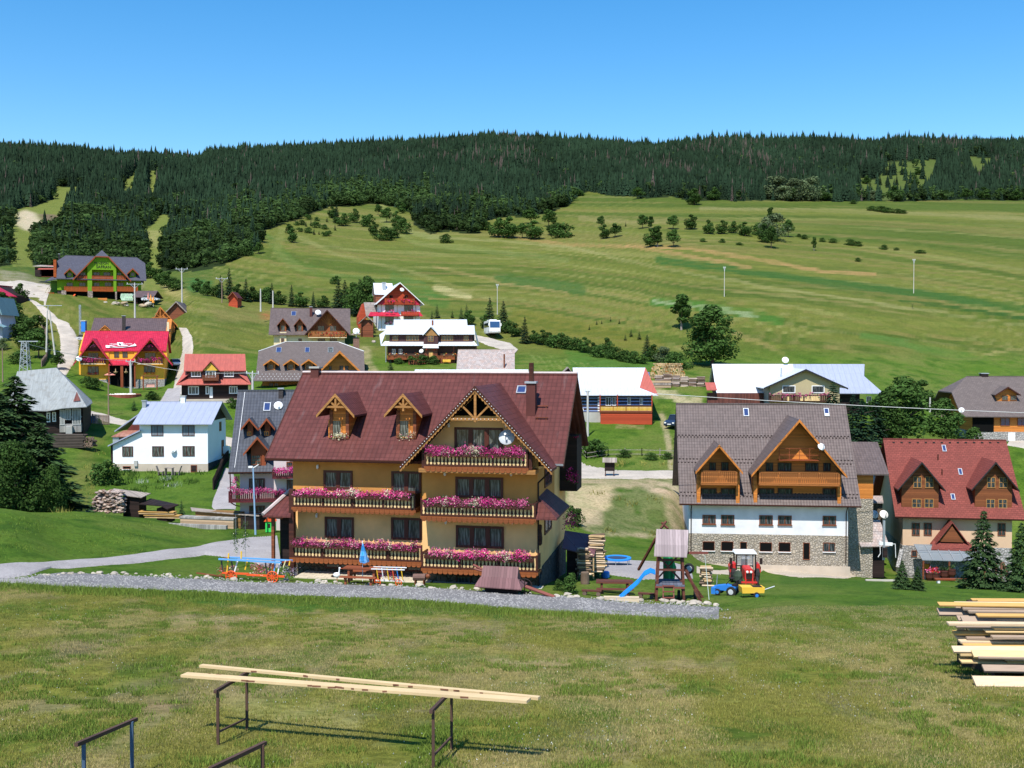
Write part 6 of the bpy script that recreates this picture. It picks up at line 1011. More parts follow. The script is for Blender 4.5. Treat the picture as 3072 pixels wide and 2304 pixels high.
for x0, x1 in ((340,430),(838,935),(1360,1392)): MB().box(u(x0,-1.6), u(x1,-1.6), -1.6, .25, z(1250,-1.6), z(905,-1.6)).build('stone_pier', mat('pinkish_stone', (.32,.25,.21), 'stone', .9, .2, a=.5), P)
MB().box(u(250), u(1860), -3.6, -1.7, z(1250), z(1112,-3)).build('terrace', mat('concrete'), P); MB().box(u(395), u(835), -1.7, -1.6, z(1112,-1.7), z(1065,-1.7)).build('terrace_wall', MATS['pinkish_stone'], P)
text('PENZIÓN', P, (u(968,-1.7), -1.66, z(392,-1.7)), .82, TBK, R(90)); text('ŠAFRAN', P, (u(1003,-1.7), -1.66, z(466,-1.7)), 1.0, TBK, R(90))
b = MB(); b.use(NAVY).slab([(u(35,0), -1, z(740,0)), (u(270,0), -1, z(690,0)), (u(300,3), 4, z(640,3)), (u(150,3), 4, z(655,3))], .2); b.build('side_porch_roof', None, P); MB().box(u(145,1), u(262,1), .8, 8, z(1150), z(725)).build('side_wing_wall', mat('dark_green_wall', (.06,.15,.02), 'plain', .9, .1), P)
simpbal(f, qg(90,0)[0], qg(200,0)[0], qg(0,930)[1], qg(0,1000)[1], -.8, 1, m_=ORB, sp=.3); MB().box(u(195,2), u(250,2), 2.2, 8, z(660,2), z(330,2)).build('side_gable_boards', ORB, P)
chimney(f, L, qg(285,0)[0], qg(315,0)[0], qg(0,205)[1], qg(0,250)[1], TBK)
# ---------- shed beside it and small huts
f = Fr('garden_shed', *qg(1680,1130), 277, 0, 'open dark shed with a grey roof beside the green pension', 'shed'); u0, ze = f.p(*qg(1680,1015), -.8); u1 = f.p(*qg(2100,1015), -.8)[0]; zt = f.p(*qg(1900,900), 3)[1]; zb = f.p(*qg(1900,1125))[1]; MB().slab([(u0, -.8, ze), (u1, -.8, ze), (u1-.3, 3, zt), (u0, 3, zt)], .15).slab([(u0, 6.5, ze), (u1, 6.5, ze), (u1-.3, 3, zt), (u0, 3, zt)], .15).build('roof', mat('plum_roof'), f.r)
MB().box(u0+.4, u1-.4, 5.4, 5.6, zb-1, ze).box(u0+.4, u0+.6, 0, 5.6, zb-1, ze).build('wall', BLACKW, f.r)
for x in (u0+1, (u0+u1)/2, u1-.8): MB().box(x-.1, x+.1, -.1, .1, zb-1, ze).build('post', DBROWN, f.r)
qa_ = Z(0, 380, 2.011)
aframe('red_hut', qa_, 1403, 995, 1370, 1433, 1032, 262, 4, REDW, mat('dark_red_roof', (.12,.02,.015), 'metal', .6, .2, b=.6), MBROWN, 'tiny dark red hut among the bushes below the meadow', 1046)
aframe('ski_hut', qa_, 1688, 556, 1660, 1708, 576, 560, 5, BLACKW, WTIN, WHITE, 'tiny white roofed hut at the forest edge high on the hill', 590)
f = Fr('wooden_hut', *Z(130,730,6.32)(-160,560), 300, 0, 'low dark wooden shed left of the green pension', 'hut'); MB().box(0, 5.2, 0, 3, -1, 1.6).build('wall', BLACKW, f.r); MB().slab([(-.4, -.5, 1.9), (5.5, -.5, 1.7), (5.2, 3.4, 2.3), (0, 3.4, 2.5)], .15).build('roof', GREYW, f.r)
f = Fr('reddish_hut', *Z(130,730,6.32)(-40,565), 300, 0, 'small hut with a reddish roof left of the green pension', 'hut'); MB().box(0, 3.8, 0, 3, -1, 1.2).build('wall', MBROWN, f.r); MB().slab([(-.6, -.8, 1.1), (4.3, -.8, 1.1), (4, 2, 2.3), (-.2, 2, 2.3)], .15).build('roof', RTIN, f.r)
# ---------- slate-roofed house behind the guesthouse
q12 = Z(650, 1250, 4.149)
f = Fr('slate_roofed_house', *q12(285,1230), 93, 7, 'pink plastered house with steep slate grey roof and pink flower balconies behind the guesthouse'); P = f.r; u = lambda x, w_=0: f.p(*q12(x, 800), w_)[0]; z = lambda y, w_=0: f.p(*q12(500, y), w_)[1]
L = (-.9, z(688,-.9), 5.8, f.p(800, 1171, 5.8)[1]); rl = u(145,-.9); rr = f.p(905, 1415, -.9)[0]; roof(f, rl, rr, L, 12.5, TG); gable(f, u(288), rr-1, 0, 11.6, L, z(1230)-2, LILAC); MB().box(u(712,-1.2), rr-1, -1.2, 0, z(1230)-2, z(555,-1.2)).build('front_bay_wall', LILAC, P); gutter(f, rl, u(690,-.9), -.9, L[1])
for c, ap, fp, hw, wall, by, wn in ((405,20,148,100,34,240,(378,185,432,235)), (622,18,148,98,34,240,(593,180,650,238)), (505,252,460,170,92,610,(430,478,552,598))):
    o = dormer(f, L, q12(c,0)[0], q12(0,ap)[1], q12(0,fp)[1], hw/4.149, wall/4.149, q12(0,by)[1], TG, MATS['rust_red_paint'], MATS['rust_red_paint'], over=.7 if hw < 120 else .8, trim=.16, win=[(*q12(*wn[:2]), *q12(*wn[2:]), GLASSC)], mull=1, bars=2 if hw > 120 else 0, fm=ORANGE if hw < 120 else MBROWN)
winpx(f, *q12(402,770), *q12(600,910), mull=2, gm=GLASSC, fm=MATS['mahogany_frame'], fw=.1); winpx(f, *q12(868,560), *q12(950,620), w=-1.2, mull=0); winpx(f, *q12(872,785), *q12(960,925), w=-1.2, mull=1, fm=MATS['mahogany_frame']); winpx(f, *q12(405,1110), *q12(600,1200), mull=1)
simpbal(f, q12(155,0)[0], q12(880,0)[0], q12(0,935)[1], q12(0,1050)[1], -1.35, 0, m_=MATS['wine_boards'], fl=(.75, 1.28), n=1500, s=.06, sp=.16, mix=[(PINK, .6), (PINKL, .3), (FLEAF, .1)]); simpbal(f, q12(700,0)[0], q12(960,0)[0], q12(0,665)[1], q12(0,752)[1], -2.2, -1.2, m_=MATS['wine_boards'], fl=(.6, 1.4), n=600, s=.06, sp=.16, mix=[(PINK, .6), (PINKL, .3), (FLEAF, .1)])
skylight(f, L, *q2(255,1187), *q2(307,1255)); uu, yy, zz = f.sl(*q2(375,1210), L); dish(P, (uu, yy-.3, zz+.1), .4); chimney(f, L, q2(375,0)[0], q2(412,0)[0], q2(0,1072)[1], q2(0,1150)[1], MATS['soot_chimney'])
pipe(f, [(rl+.15, -.9, L[1]-.1), (rl+.2, -.85, z(1050)), (u(240), -.3, z(1095)), (u(285), -.05, z(1110))]); MB().bar((rl+.6, 2.5, Lz(L, 2.5)+.06), (rl+.65, 5.6, Lz(L, 5.6)+.06), .03, .03).bar((rl+.5, -.6, Lz(L, -.6)+.06), (rl+.6, 2.5, Lz(L, 2.5)+.06), .03, .03).build('lightning_wire', WHITE, P)
petals(P, 'climbing_flowers', [(u(180,1), u(285,1), .5, .9, z(930,1), z(760,1))], 500, .07, [(PINKL, .5), (DPINK, .3), (FLEAF, .2)], 8); 
# ---------- white house with pale blue roof
q11 = Z(300, 1180, 5.267)
f = Fr('white_house', *q11(205,1225), 133, 0, 'plain white two-storey house with a pale blue tin roof and a lean-to on its left'); P = f.r; u = lambda x, w_=0: f.p(*q11(x, 900), w_)[0]; z = lambda y, w_=0: f.p(*q11(1150, y), w_)[1]
L = (-.7, z(484,-.7), 4.2, z(133,4.2)); roof(f, u(518,-.7), u(1772,-.7), L, 9.1, LTIN, t=.1); uA, uB = u(628), u(1705); zs = z(1112); MB().prx([(0, zs), (8.4, zs), (8.4, Lz(L, 0)-.2), (4.2, L[3]-.9), (0, Lz(L, 0)-.1)], uA, uB).build('wall', WW, P); MB().prx([(0, Lz(L, 0)-.12), (8.4, Lz(L, 0)-.12), (4.2, L[3]-.15)], uB+.004, uB+.05).build('gable_boards', BLACKW, P)
u0 = u(205); MB().pry([(u0, zs), (uA, zs), (uA, z(620)), (u0, z(815))], 0, 7).build('lean_to_wall', WW, P); MB().pry([(u(125,-.4), z(822,-.4)), (u(610,-.4)+.2, z(578,-.4)), (u(610,-.4)+.2, z(600,-.4)), (u(125,-.4), z(842,-.4))], -.45, 7.3).build('lean_to_roof', LTIN, P)
MB().box(u0, uB, -.02, 8.4, z(1600), zs).build('socle', BEIGE, P); MB().box(uB-.01, uB+.03, 0, 8.4, z(1600), zs+.05).build('side_socle', SOCK, P); MB().box(u0-.35, u0-.01, .2, 6.6, zs, z(830)).build('side_boards', BLACKW, P)
for a_ in ((825,835,1010,995),(1305,832,1497,992),(352,838,524,997)): winpx(f, *q11(*a_[:2]), *q11(*a_[2:]), gm=GLASSC, fm=MATS['mahogany_frame'], mull=2)
for a_ in ((808,503,1002,672),(1300,503,1495,672)): winpx(f, *q11(*a_[:2]), *q11(*a_[2:]), gm=mat('grey_blinds', (.17,.19,.22), 'planks', .7, .2, b=.1), fm=MATS['mahogany_frame'], mull=1)
winpx(f, *q11(362,1150), *q11(487,1197), w=-.03, gm=VOID, mull=0, sill=WHITE); winpx(f, *q11(1435,1133), *q11(1533,1247), w=-.03, gm=BLACKW, fm=MBROWN, mull=0, name='cellar_door'); uu, zz = f.p(*q11(545,1150)); MB().box(uu, uu+.42, -.22, -.03, zz, zz+.7).build('meter_box', mat('concrete'), P)
window(P, uB, z(600,5), .9, 1.2, 5.2, rot=R(90)); window(P, uB, z(1010,5), 1.0, 2.1, 6.2, rot=R(90), gm=MBROWN, mull=0, name='door'); MB().box(uB, uB+.8, 6.8, 7.6, z(960,6), z(850,6)).build('side_box', WHITE, P)
uu, zz = f.p(*q11(1150,890), -.35); dish(P, (uu, -.35, zz), .36); chimney(f, L, q11(1272,0)[0], q11(1340,0)[0], q11(0,52)[1], q11(0,152)[1], WHITE, cap=mat('concrete')); chimney(f, L, q11(665,0)[0], q11(722,0)[0], q11(0,125)[1], q11(0,232)[1], STEEL)
x0, z0 = f.p(*q11(180,680), 7); x1 = f.p(*q11(600,680), 7)[0]; zt = f.p(*q11(530,345), 9)[1]; MB().pry([(x0+1.2, z(1200,9)), (x1+1, z(1200,9)), (x1+1, zt-1), (x1-.4, zt), (x0+1.2, f.p(*q11(265,600), 9)[1])], 9, 15).build('annex_wall', mat('oxblood_boards', (.13,.03,.025), 'planks', .8, .2), P)
MB().slab([(x0, 7, z0), (x1, 7, z0), (x1, 9, f.p(*q11(400,585), 9)[1]), (x0+.9, 9, f.p(*q11(400,585), 9)[1])], .1).build('annex_lean_roof', mat('rusty_tin', (.3,.13,.09), 'metal', .7, .3, b=.6, col2=(.45,.28,.22)), P); xr, zr_ = f.p(*q11(265,600), 8.7); MB().pry([(xr-.3, zr_-.1), (x1-.4, zt+.1), (x1-.4, zt+.28), (xr-.3, zr_+.08)], 8.7, 15.4).pry([(x1-.4, zt+.28), (x1+2.5, zt-1.8), (x1+2.5, zt-2), (x1-.4, zt+.1)], 8.7, 15.4).build('annex_roof', LTIN, P); MB().box(x0+.1, x0+.9, 7.2, 8.8, z(1200,7), z0-.1).box(x0+.9, x1, 8.7, 8.95, z(1200,7), z0).build('annex_posts', STEEL, P)
# ---------- old grey tin-roofed cottage
q13 = Z(0, 780, 3.19)
f = Fr('grey_tin_cottage', *q13(245,1640), 147, 16, 'old dark log cottage with a big grey tin roof and glazed veranda behind the spruces'); P = f.r; p3 = lambda x, y, w_: (f.p(*q13(x, y), w_)[0], w_, f.p(*q13(x, y), w_)[1])
A, B_ = p3(165,1066,6), p3(540,1030,6.5); E0, E1, E2, E3 = p3(60,1432,-1), p3(450,1442,-1), p3(595,1416,-2), p3(830,1402,-2); Hc = p3(885,1366,3); bk = p3(700,1150,12); b = MB().use(GTIN)
K1, K2 = p3(725,1235,1.8), p3(560,1235,2.2); b.slab([A, E0, E1, B_], .1).slab([E1, E2, K2, B_], .1).slab([E2, E3, K1, K2], .1).slab([B_, K2, K1], .1).slab([K1, E3, Hc], .1).slab([B_, K1, Hc, (Hc[0]-1, 12, Hc[2])], .1).slab([A, B_, (Hc[0]-1, 12.5, Hc[2]), (E0[0], 12.5, E0[2])], .1); b.build('roof', None, P)
b = MB(); zz = p3(600,1640,0)[2]-1; b.pry([(E0[0]+.6, zz), (p3(800,1500,.8)[0], zz), (p3(800,1500,.8)[0], E0[2]+.15), (E0[0]+.6, E0[2]+.15)], .2, 11); b.build('wall', BLACKW, P)
gl = p3(110,1140,5.2); MB().prx([(.2, E0[2]), (11, E0[2]), (6, A[2]-.4)], E0[0]+.7, E0[0]+1.1).build('gable_boards', MBROWN, P)
for a_ in ((445,1460,482,1552),(500,1455,537,1547)): winpx(f, *q13(*a_[:2]), *q13(*a_[2:]), w=.18, fm=WHITE, mull=0, bars=2, fw=.14)
v0, v1 = p3(568,1425,-1), p3(775,1425,-1); zv = p3(600,1580,-1)[2]; MB().box(v0[0], v1[0], -1, .3, zv-1, zv+.15).box(v0[0], v1[0], -1.0, .2, zv+1.0, zv+1.15).build('veranda_base', mat('grey_boards'), P)
for a_ in ((572,1432,620,1578),(624,1428,682,1530),(690,1422,775,1575)): winpx(f, *q13(*a_[:2]), *q13(*a_[2:]), w=-1, fm=mat('pale_timber', (.45,.45,.42), 'plain', .8, .2), gm=mat('dusty_glass', (.13,.14,.13), 'glass', .4, .6, col2=(.4,.4,.38)), mull=2, fw=.1)
tr = MB().use(mat('dark_red_roof')).slab([p3(735,1258,-.3), p3(700,1355,-1.0), p3(770,1345,-1.0)], .06, (0, .5, 0)); tr.build('tin_gablet', None, P); MB().box(p3(630,1575,-2)[0], p3(690,1575,-2)[0], -2.2, -1, zv-1.5, zv-.1).build('steps', mat('concrete'), P)
# ---------- slivers at the left edge
f = Fr('red_roofed_cottage', -60, 860, 258, -10, 'corner of a bright red roofed cottage cut off by the left edge of the view', 'cottage'); q_ = q13; a_ = f.p(*q_(90,345), -1); c_ = f.p(*q_(0,262), 2); k = (c_[1]-a_[1])/(a_[0]-c_[0]); MB().slab([(a_[0], -1, a_[1]), (a_[0], 2, a_[1]), (a_[0]-6, 2, a_[1]+6*k), (a_[0]-6, -1, a_[1]+6*k)], .2).slab([(a_[0]-12, -1, a_[1]), (a_[0]-12, 9, a_[1]), (a_[0]-6, 9, a_[1]+6*k), (a_[0]-6, -1, a_[1]+6*k)], .2).build('roof', TRD, f.r)
MB().pry([(a_[0]-11, -4), (a_[0]-1, -4), (a_[0]-1, a_[1]+k-.2), (a_[0]-6, a_[1]+6*k-.3), (a_[0]-11, a_[1]+k-.2)], -.2, 8).build('wall', BLACKW, f.r); uu, zz = f.p(*q_(58,383), -.8); dish(f.r, (uu, -.8, zz), .5, yaw=R(-15)); f.r.location = f.o
f = Fr('teal_trimmed_house', -40, 1010, 228, 0, 'corner of a grey house with teal roof edge at the left above the track', 'house'); x1, z1 = f.p(*q_(15,400), 0); x2, z2 = f.p(*q_(48,625), -1); x3, z3 = f.p(*q_(22,740), 0); MB().slab([(x1-.6, -1, z1+1), (x2-.6, -1, z2+2.2), (x2-.6, 7, z2+2.2), (x1-.6, 7, z1+1)], .25, (-1,0,0)).slab([(x2, -1.4, z2-.4), (x2-4, -1.4, z2+1.1), (x2-4, 0, z2+1.4), (x2, 0, z2-.2)], .15).build('roof', mat('teal_tin', (.16,.27,.3), 'metal', .6, .2, b=.6), f.r); MB().pry([(x1-9, z3-14), (x3, z3-14), (x3, z2-.3), (x1-1.4, z1+.4), (x1-9, z1+.4)], .1, 7).build('wall', mat('blue_grey_plaster', (.35,.38,.45), 'plain', .9, .1), f.r)
# ================================================================== TREES AND PLANTS
def conifer_proto(seed, n=1500, Rr=.2, name='crown', s=.03, m_=None, lv=20):
    g = random.Random(seed); V = []; F_ = []; T = []
    for k in range(n):
        z = .04+.95*(1-math.sqrt(g.random())) if g.random() < .8 else .04+.93*g.random(); lvl = round(z*lv)/lv+g.gauss(0, .008); r0 = Rr*(1-z)**.8*(1+.25*math.sin(lvl*57+seed)); a = g.random()*6.2832; a += .35*math.sin(a*5+lvl*40)
        rr = r0*g.uniform(.35, 1.08); c_ = Vector((math.cos(a)*rr, math.sin(a)*rr, lvl-.22*rr+.01)); d = Vector((math.cos(a), math.sin(a), -.35+g.gauss(0, .2))).normalized(); sd = d.cross(Vector((0, 0, 1))).normalized(); up = sd.cross(d)
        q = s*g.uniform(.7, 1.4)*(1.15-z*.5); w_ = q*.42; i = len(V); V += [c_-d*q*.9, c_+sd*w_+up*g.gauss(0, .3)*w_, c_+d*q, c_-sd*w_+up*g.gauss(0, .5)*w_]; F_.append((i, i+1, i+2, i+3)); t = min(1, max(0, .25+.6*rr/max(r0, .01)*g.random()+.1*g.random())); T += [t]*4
    b = MB(); b.v = [tuple(v) for v in V]; b.f = F_; b.m = [0]*len(F_); return b, T
def broad_proto(seed, n=1600, w_=.4, s=.03, z0=.18, lobes=11, tall=False):
    g = random.Random(seed); V = []; F_ = []; T = []; LB = []
    for k in range(lobes):
        t = g.random(); a = g.random()*6.28; zz = z0+.12+(1-z0-.22)*t; rr = w_*(.62 if not tall else .4)*math.sin(math.pi*(.18+.75*t))*g.random()**.5; LB.append((math.cos(a)*rr, math.sin(a)*rr, zz, w_*g.uniform(.34, .55)*(1.1-.45*t)))
    for k in range(n):
        lx, ly, lz, lr = g.choice(LB); d = Vector((g.gauss(0, 1), g.gauss(0, 1), g.gauss(.1, .9))).normalized(); rr = lr*(g.uniform(.8, 1.08) if g.random() < .8 else g.uniform(.3, .8)); c_ = Vector((lx, ly, lz))+Vector((d.x*rr, d.y*rr, d.z*rr*.85))
        if c_.z < z0*.7: c_.z = z0*.7+g.random()*.05
        nn = (d+Vector((g.gauss(0, .6), g.gauss(0, .6), g.gauss(.3, .6)))).normalized(); t1 = nn.orthogonal().normalized(); t2 = nn.cross(t1); a = g.random()*6.28; u1 = t1*math.cos(a)+t2*math.sin(a); u2 = nn.cross(u1); q = s*g.uniform(.6, 1.4)
        i = len(V); V += [c_-u1*q, c_-u2*q*.6, c_+u1*q, c_+u2*q*.6]; F_.append((i, i+1, i+2, i+3)); t = min(1, max(0, g.gauss(.5, .22))); T += [t]*4
    b = MB(); b.v = [tuple(v) for v in V]; b.f = F_; b.m = [0]*len(F_); return b, T
def trunk(h=.9, r=.018, limbs=5, seed=1, kinked=True):
    g = random.Random(seed); b = MB(); p = Vector((0, 0, -.04)); pts = [p]
    for k in range(4): p = Vector((g.gauss(0, .01) if kinked else 0, g.gauss(0, .01) if kinked else 0, h*(k+1)/4)); pts.append(p)
    for k in range(4): b.tube(pts[k], pts[k+1], r*(1-.22*k), r*(1-.22*(k+1)), 7)
    for k in range(limbs): z = h*g.uniform(.25, .8); a = g.random()*6.28; l = .22*(1-z*.6); b.tube((0, 0, z), (math.cos(a)*l, math.sin(a)*l, z+.12*(.4 if not kinked else 1)), r*.35, r*.1, 5)
    return b
PARK = empty('unused', (0, 0, -500)); bpy.data.objects.remove(PARK)
PROTO = {}
def protomesh(kind):
    if kind in PROTO: return PROTO[kind]
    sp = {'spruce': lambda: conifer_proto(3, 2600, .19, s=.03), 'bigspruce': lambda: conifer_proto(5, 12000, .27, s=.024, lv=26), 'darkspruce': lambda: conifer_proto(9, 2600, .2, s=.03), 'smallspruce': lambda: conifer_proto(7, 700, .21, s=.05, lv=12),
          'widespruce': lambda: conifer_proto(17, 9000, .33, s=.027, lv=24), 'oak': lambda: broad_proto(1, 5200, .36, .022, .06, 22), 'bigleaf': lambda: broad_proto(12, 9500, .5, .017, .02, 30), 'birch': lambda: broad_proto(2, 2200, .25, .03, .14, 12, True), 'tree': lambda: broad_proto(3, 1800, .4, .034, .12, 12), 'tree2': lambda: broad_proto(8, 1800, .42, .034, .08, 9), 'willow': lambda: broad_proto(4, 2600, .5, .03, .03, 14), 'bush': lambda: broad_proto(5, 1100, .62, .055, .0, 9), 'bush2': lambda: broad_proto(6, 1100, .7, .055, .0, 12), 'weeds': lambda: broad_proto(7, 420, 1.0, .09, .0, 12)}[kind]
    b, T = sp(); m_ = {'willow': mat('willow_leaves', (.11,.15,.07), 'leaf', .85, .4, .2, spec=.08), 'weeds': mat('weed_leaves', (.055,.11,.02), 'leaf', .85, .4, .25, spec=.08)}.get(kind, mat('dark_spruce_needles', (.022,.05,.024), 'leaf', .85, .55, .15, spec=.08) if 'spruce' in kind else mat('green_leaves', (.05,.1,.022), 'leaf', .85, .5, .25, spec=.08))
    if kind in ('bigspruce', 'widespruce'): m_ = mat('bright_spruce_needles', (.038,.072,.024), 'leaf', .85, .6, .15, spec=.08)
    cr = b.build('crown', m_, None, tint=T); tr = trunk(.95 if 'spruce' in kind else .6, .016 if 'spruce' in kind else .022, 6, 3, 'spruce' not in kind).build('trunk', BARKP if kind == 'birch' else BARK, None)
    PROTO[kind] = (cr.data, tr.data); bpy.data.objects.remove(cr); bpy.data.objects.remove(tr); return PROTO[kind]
tg = random.Random(11)
def tree(kind, px, py, hpx, wf=1.0, label=None, cat=None, group=None, ymin=0, name=None, P0=None, ymax=1e9):
    p = G(px, py, ymin, ymax) if P0 is None else P0; H = hpx/3200*p.y; cr, tr = protomesh(kind); con = 'spruce' in kind; isb = kind in ('bush', 'bush2', 'weeds')
    r = empty(name or ('spruce_tree' if con else 'bush' if isb else 'leafy_tree'), (p.x, p.y, p.z-.05*H*(0 if not isb else 1)), tg.random()*6.28, label, cat or ('tree' if not isb else 'bush'), group)
    base = {'spruce': .19, 'bigspruce': .24, 'darkspruce': .2, 'smallspruce': .21, 'widespruce': .32}.get(kind)
    if base is None: wf *= 1.3; H *= 1.04
    r.scale = (H*wf, H*wf, H)
    for nm, me in (('crown', cr), ('trunk', tr)):
        if nm == 'trunk' and isb: continue
        o = bpy.data.objects.new(nm, me); C.objects.link(o); o.parent = r
    return r
ORD = ['first','second','third','fourth','fifth','sixth','seventh','eighth','ninth','tenth','eleventh','twelfth','thirteenth','fourteenth','fifteenth','sixteenth','seventeenth','eighteenth','nineteenth','twentieth','twenty-first','twenty-second','twenty-third','twenty-fourth','twenty-fifth','twenty-sixth','twenty-seventh','twenty-eighth']
def row(items, where, group, ymin=0, ymax=1e9):
    items = sorted(items, key=lambda t: t[1])
    W_ = {'spruce': 'dark conifer', 'smallspruce': 'small dark conifer', 'darkspruce': 'tall dark conifer', 'oak': 'broad leafy tree', 'birch': 'slim leafy tree', 'tree': 'round leafy tree', 'tree2': 'bushy green tree', 'willow': 'pale green willow', 'bush': 'green bush', 'bush2': 'low green bush', 'weeds': 'clump of weeds'}
    for i, (k, px, py, h, *wf) in enumerate(items): tree(k, px, py, h, wf[0] if wf else 1, f'{W_[k]}, {ORD[i]} from the left {where}', None, group, ymin, ymax=ymax)
row([('tree',1134,645,32,.9),('bush',1105,680,38,1),('tree2',1120,706,42,1),('bush2',1150,720,38,1.2),('tree2',1180,715,46,1),('bush',1208,700,48,.9),('tree2',1190,672,40,1),('tree',1160,668,44,1),('tree2',1206,640,34,1)], 'in the leafy clump on the far meadow', 'leafy clump on the far meadow', 300)
row([('bush2',1341,728,26,1.1),('tree2',1495,712,60,1.1),('tree2',1530,715,66,1.1),('tree',1566,716,46,1),('tree2',1605,718,58,1.2),('tree',1592,671,46,1.2),('tree',1646,680,52,1),('tree2',1660,706,48,1.2),('bush2',1690,712,42,1.2),('bush2',1455,690,26,1.2),('smallspruce',1696,620,18,1.2),('bush',1740,589,20,1.2),('smallspruce',1631,628,14,1.2)], 'along the hedge below the forest edge', 'trees along the hedge below the forest', 300)
row([('tree',1803,684,36,.8),('tree2',1815,716,44,1),('tree',1846,713,42,1),('smallspruce',1877,680,14,1),('tree',1928,686,42,1),('birch',1953,688,40,1.1),('tree2',1950,741,58,.9),('birch',1972,741,64,1.2),('tree',2020,742,54,.85),('tree',2019,688,42,1),('tree2',2071,688,46,1.1)], 'in the left half of the meadow tree line', 'tree line across the far meadow', 280)
row([('tree2',2125,702,44,1),('tree2',2165,702,42,1.1),('tree2',2200,700,38,1),('tree2',2236,708,44,1.2),('birch',2312,672,50,1),('willow',2320,722,78,1.1),('tree',2365,712,52,.9),('tree2',2296,728,60,.9),('tree',2314,745,66,.8),('birch',2442,752,42,.8),('bush2',2275,706,34,1)], 'in the right half of the meadow tree line', 'tree line across the far meadow', 280)
row([('bush2',2111,726,11,1.4),('bush2',2165,728,12,1.3),('bush2',2220,735,8,2.2),('bush2',2395,712,10,1.3),('bush2',2414,717,13,1.4),('bush2',2469,726,13,1.2),('bush2',2499,728,13,1.7),('bush2',2548,736,18,1.3),('bush2',2573,739,14,1.6),('bush2',2650,748,14,1.4),('bush2',2688,751,8,1.6),('bush2',2762,760,10,2.4),('bush2',2574,785,11,1.3),('bush2',2561,612,12,1.4)], 'among the small bushes dotted over the meadow', 'small bushes dotted over the meadow', 270)
row([('tree',1913,597,36,1.2),('tree2',2084,614,50,1.2),('willow',1960,590,20,1.2),('willow',2330,600,70,1.2),('willow',2380,602,64,1.1),('willow',2430,603,70,1.1),('tree2',2470,603,40,1.1),('willow',2620,602,30,1.2),('tree2',2686,603,48,1.2),('tree',2900,600,34,1.3),('tree2',2950,600,40,1.3),('tree',3000,600,34,1.3),('tree2',3050,601,36,1.3),('willow',2350,602,44,1.2),('tree2',2140,600,40,1.2)], 'along the foot of the right-hand forest', 'trees along the foot of the ridge forest', 400)
row([('bush2',2618,632,14,1.6),('bush2',2640,635,16,1.8),('bush2',2665,638,15,1.8),('bush2',2690,640,13,1.8),('bush2',2708,641,11,1.8)], 'in the short hedge high on the meadow', 'short hedge high on the meadow', 300)
row([('tree2',2745,556,28,1),('spruce',2680,520,32,.9),('bush2',2710,520,14,1.3),('tree2',2755,524,22,1.4),('smallspruce',2770,520,20,1.2),('spruce',2660,525,26,1),('tree2',2600,552,26,1.2),('spruce',2640,556,30,1),('spruce',2690,556,30,1),('spruce',2720,575,36,1),('spruce',2670,585,36,1),('spruce',2610,585,40,1)], 'in the clearing of the right-hand forest', 'trees in the forest clearing', 600)
row([('bush',738,768,28,1),('tree',776,762,34,1),('bush',699,768,36,1),('tree',760,738,36,1),('tree2',878,728,44,.9),('bush',868,700,28,1),('tree2',995,655,36,1),('spruce',1010,668,56,1),('tree2',1030,678,40,1.2),('tree2',1062,668,44,.9),('bush',1007,853,26,.9),('bush',672,775,26,1)], 'beside the steep meadow strip under the forest', 'trees beside the steep meadow strip', 280)
row([(('bush2','smallspruce','bush')[i % 3], 880+((i*53) % 135), 650+((i*29) % 62), 12+(i*7) % 9, 1.1) for i in range(20)], 'in the scrub patch by the tiny ski hut', 'young scrub on the slope by the ski hut', 280)
row([('tree2',452,835,50,1.2),('tree2',480,852,46,1.2),('tree2',505,862,50,1.2),('bush2',535,870,30,1.3),('tree2',590,876,42,1.1),('tree2',622,888,46,1.1),('spruce',662,895,70,.9),('spruce',688,888,84,.9),('tree2',655,892,40,1.2),('spruce',738,905,70,1),('tree2',715,900,50,1.1),('tree2',760,905,46,1.2),('bush',800,905,44,1.2),('spruce',816,912,64,.9),('tree2',840,915,44,1.1),('spruce',875,920,66,.9),('tree2',905,922,48,1.2),('spruce',940,925,50,.9),('tree2',968,925,40,1.2)], 'in the stream-side row under the meadow', 'trees in the row below the left meadow', 220)
row([('darkspruce',1015,925,85,1.2),('darkspruce',1035,930,90,1.2),('oak',1060,945,95,.9),('darkspruce',1080,948,112,1.2),('oak',1100,950,120,.8),('oak',1120,950,100,.9)], 'in the dark group by the red gabled house', 'dark group left of the red gabled house', 225)
row([('smallspruce',1311,955,42,1.1),('smallspruce',1296,962,30,1.1),('smallspruce',1357,955,24,1),('smallspruce',1384,960,38,1.1),('tree2',1410,975,46,1),('smallspruce',1400,955,42,1),('darkspruce',1469,985,92,1.1),('tree2',1460,985,44,1.2),('darkspruce',1510,984,82,1.2),('darkspruce',1574,1032,82,1),('tree2',1548,1010,42,1.2),('bush2',1530,1000,36,1.2)], 'behind the long white roof and the coach', 'conifers and bushes behind the coach', 225)
BR = [('tree2',1600,1030,40,1.1),('tree2',1625,1034,46,1.2),('tree2',1650,1038,42,1.1),('bush',1675,1042,44,1.1),('bush2',1700,1046,34,1.3),('bush2',1725,1050,36,1.2),('tree2',1752,1058,48,1.1),('tree2',1780,1064,38,1.2),('bush2',1800,1070,34,1.2),('tree2',1822,1062,50,1.1),('bush2',1850,1078,36,1.2),('bush2',1880,1084,32,1.2),('bush2',1905,1088,34,1.2),('darkspruce',1941,1070,66,1.3),('tree2',1965,1085,54,1.1),('willow',1990,1090,50,1),('bush2',2015,1100,44,1.2),('bush2',2040,1105,46,1.2),('tree2',1930,1092,30,1.2)]
row(BR, 'in the hedge at the foot of the meadow', 'hedge at the foot of the meadow', 200, 262)
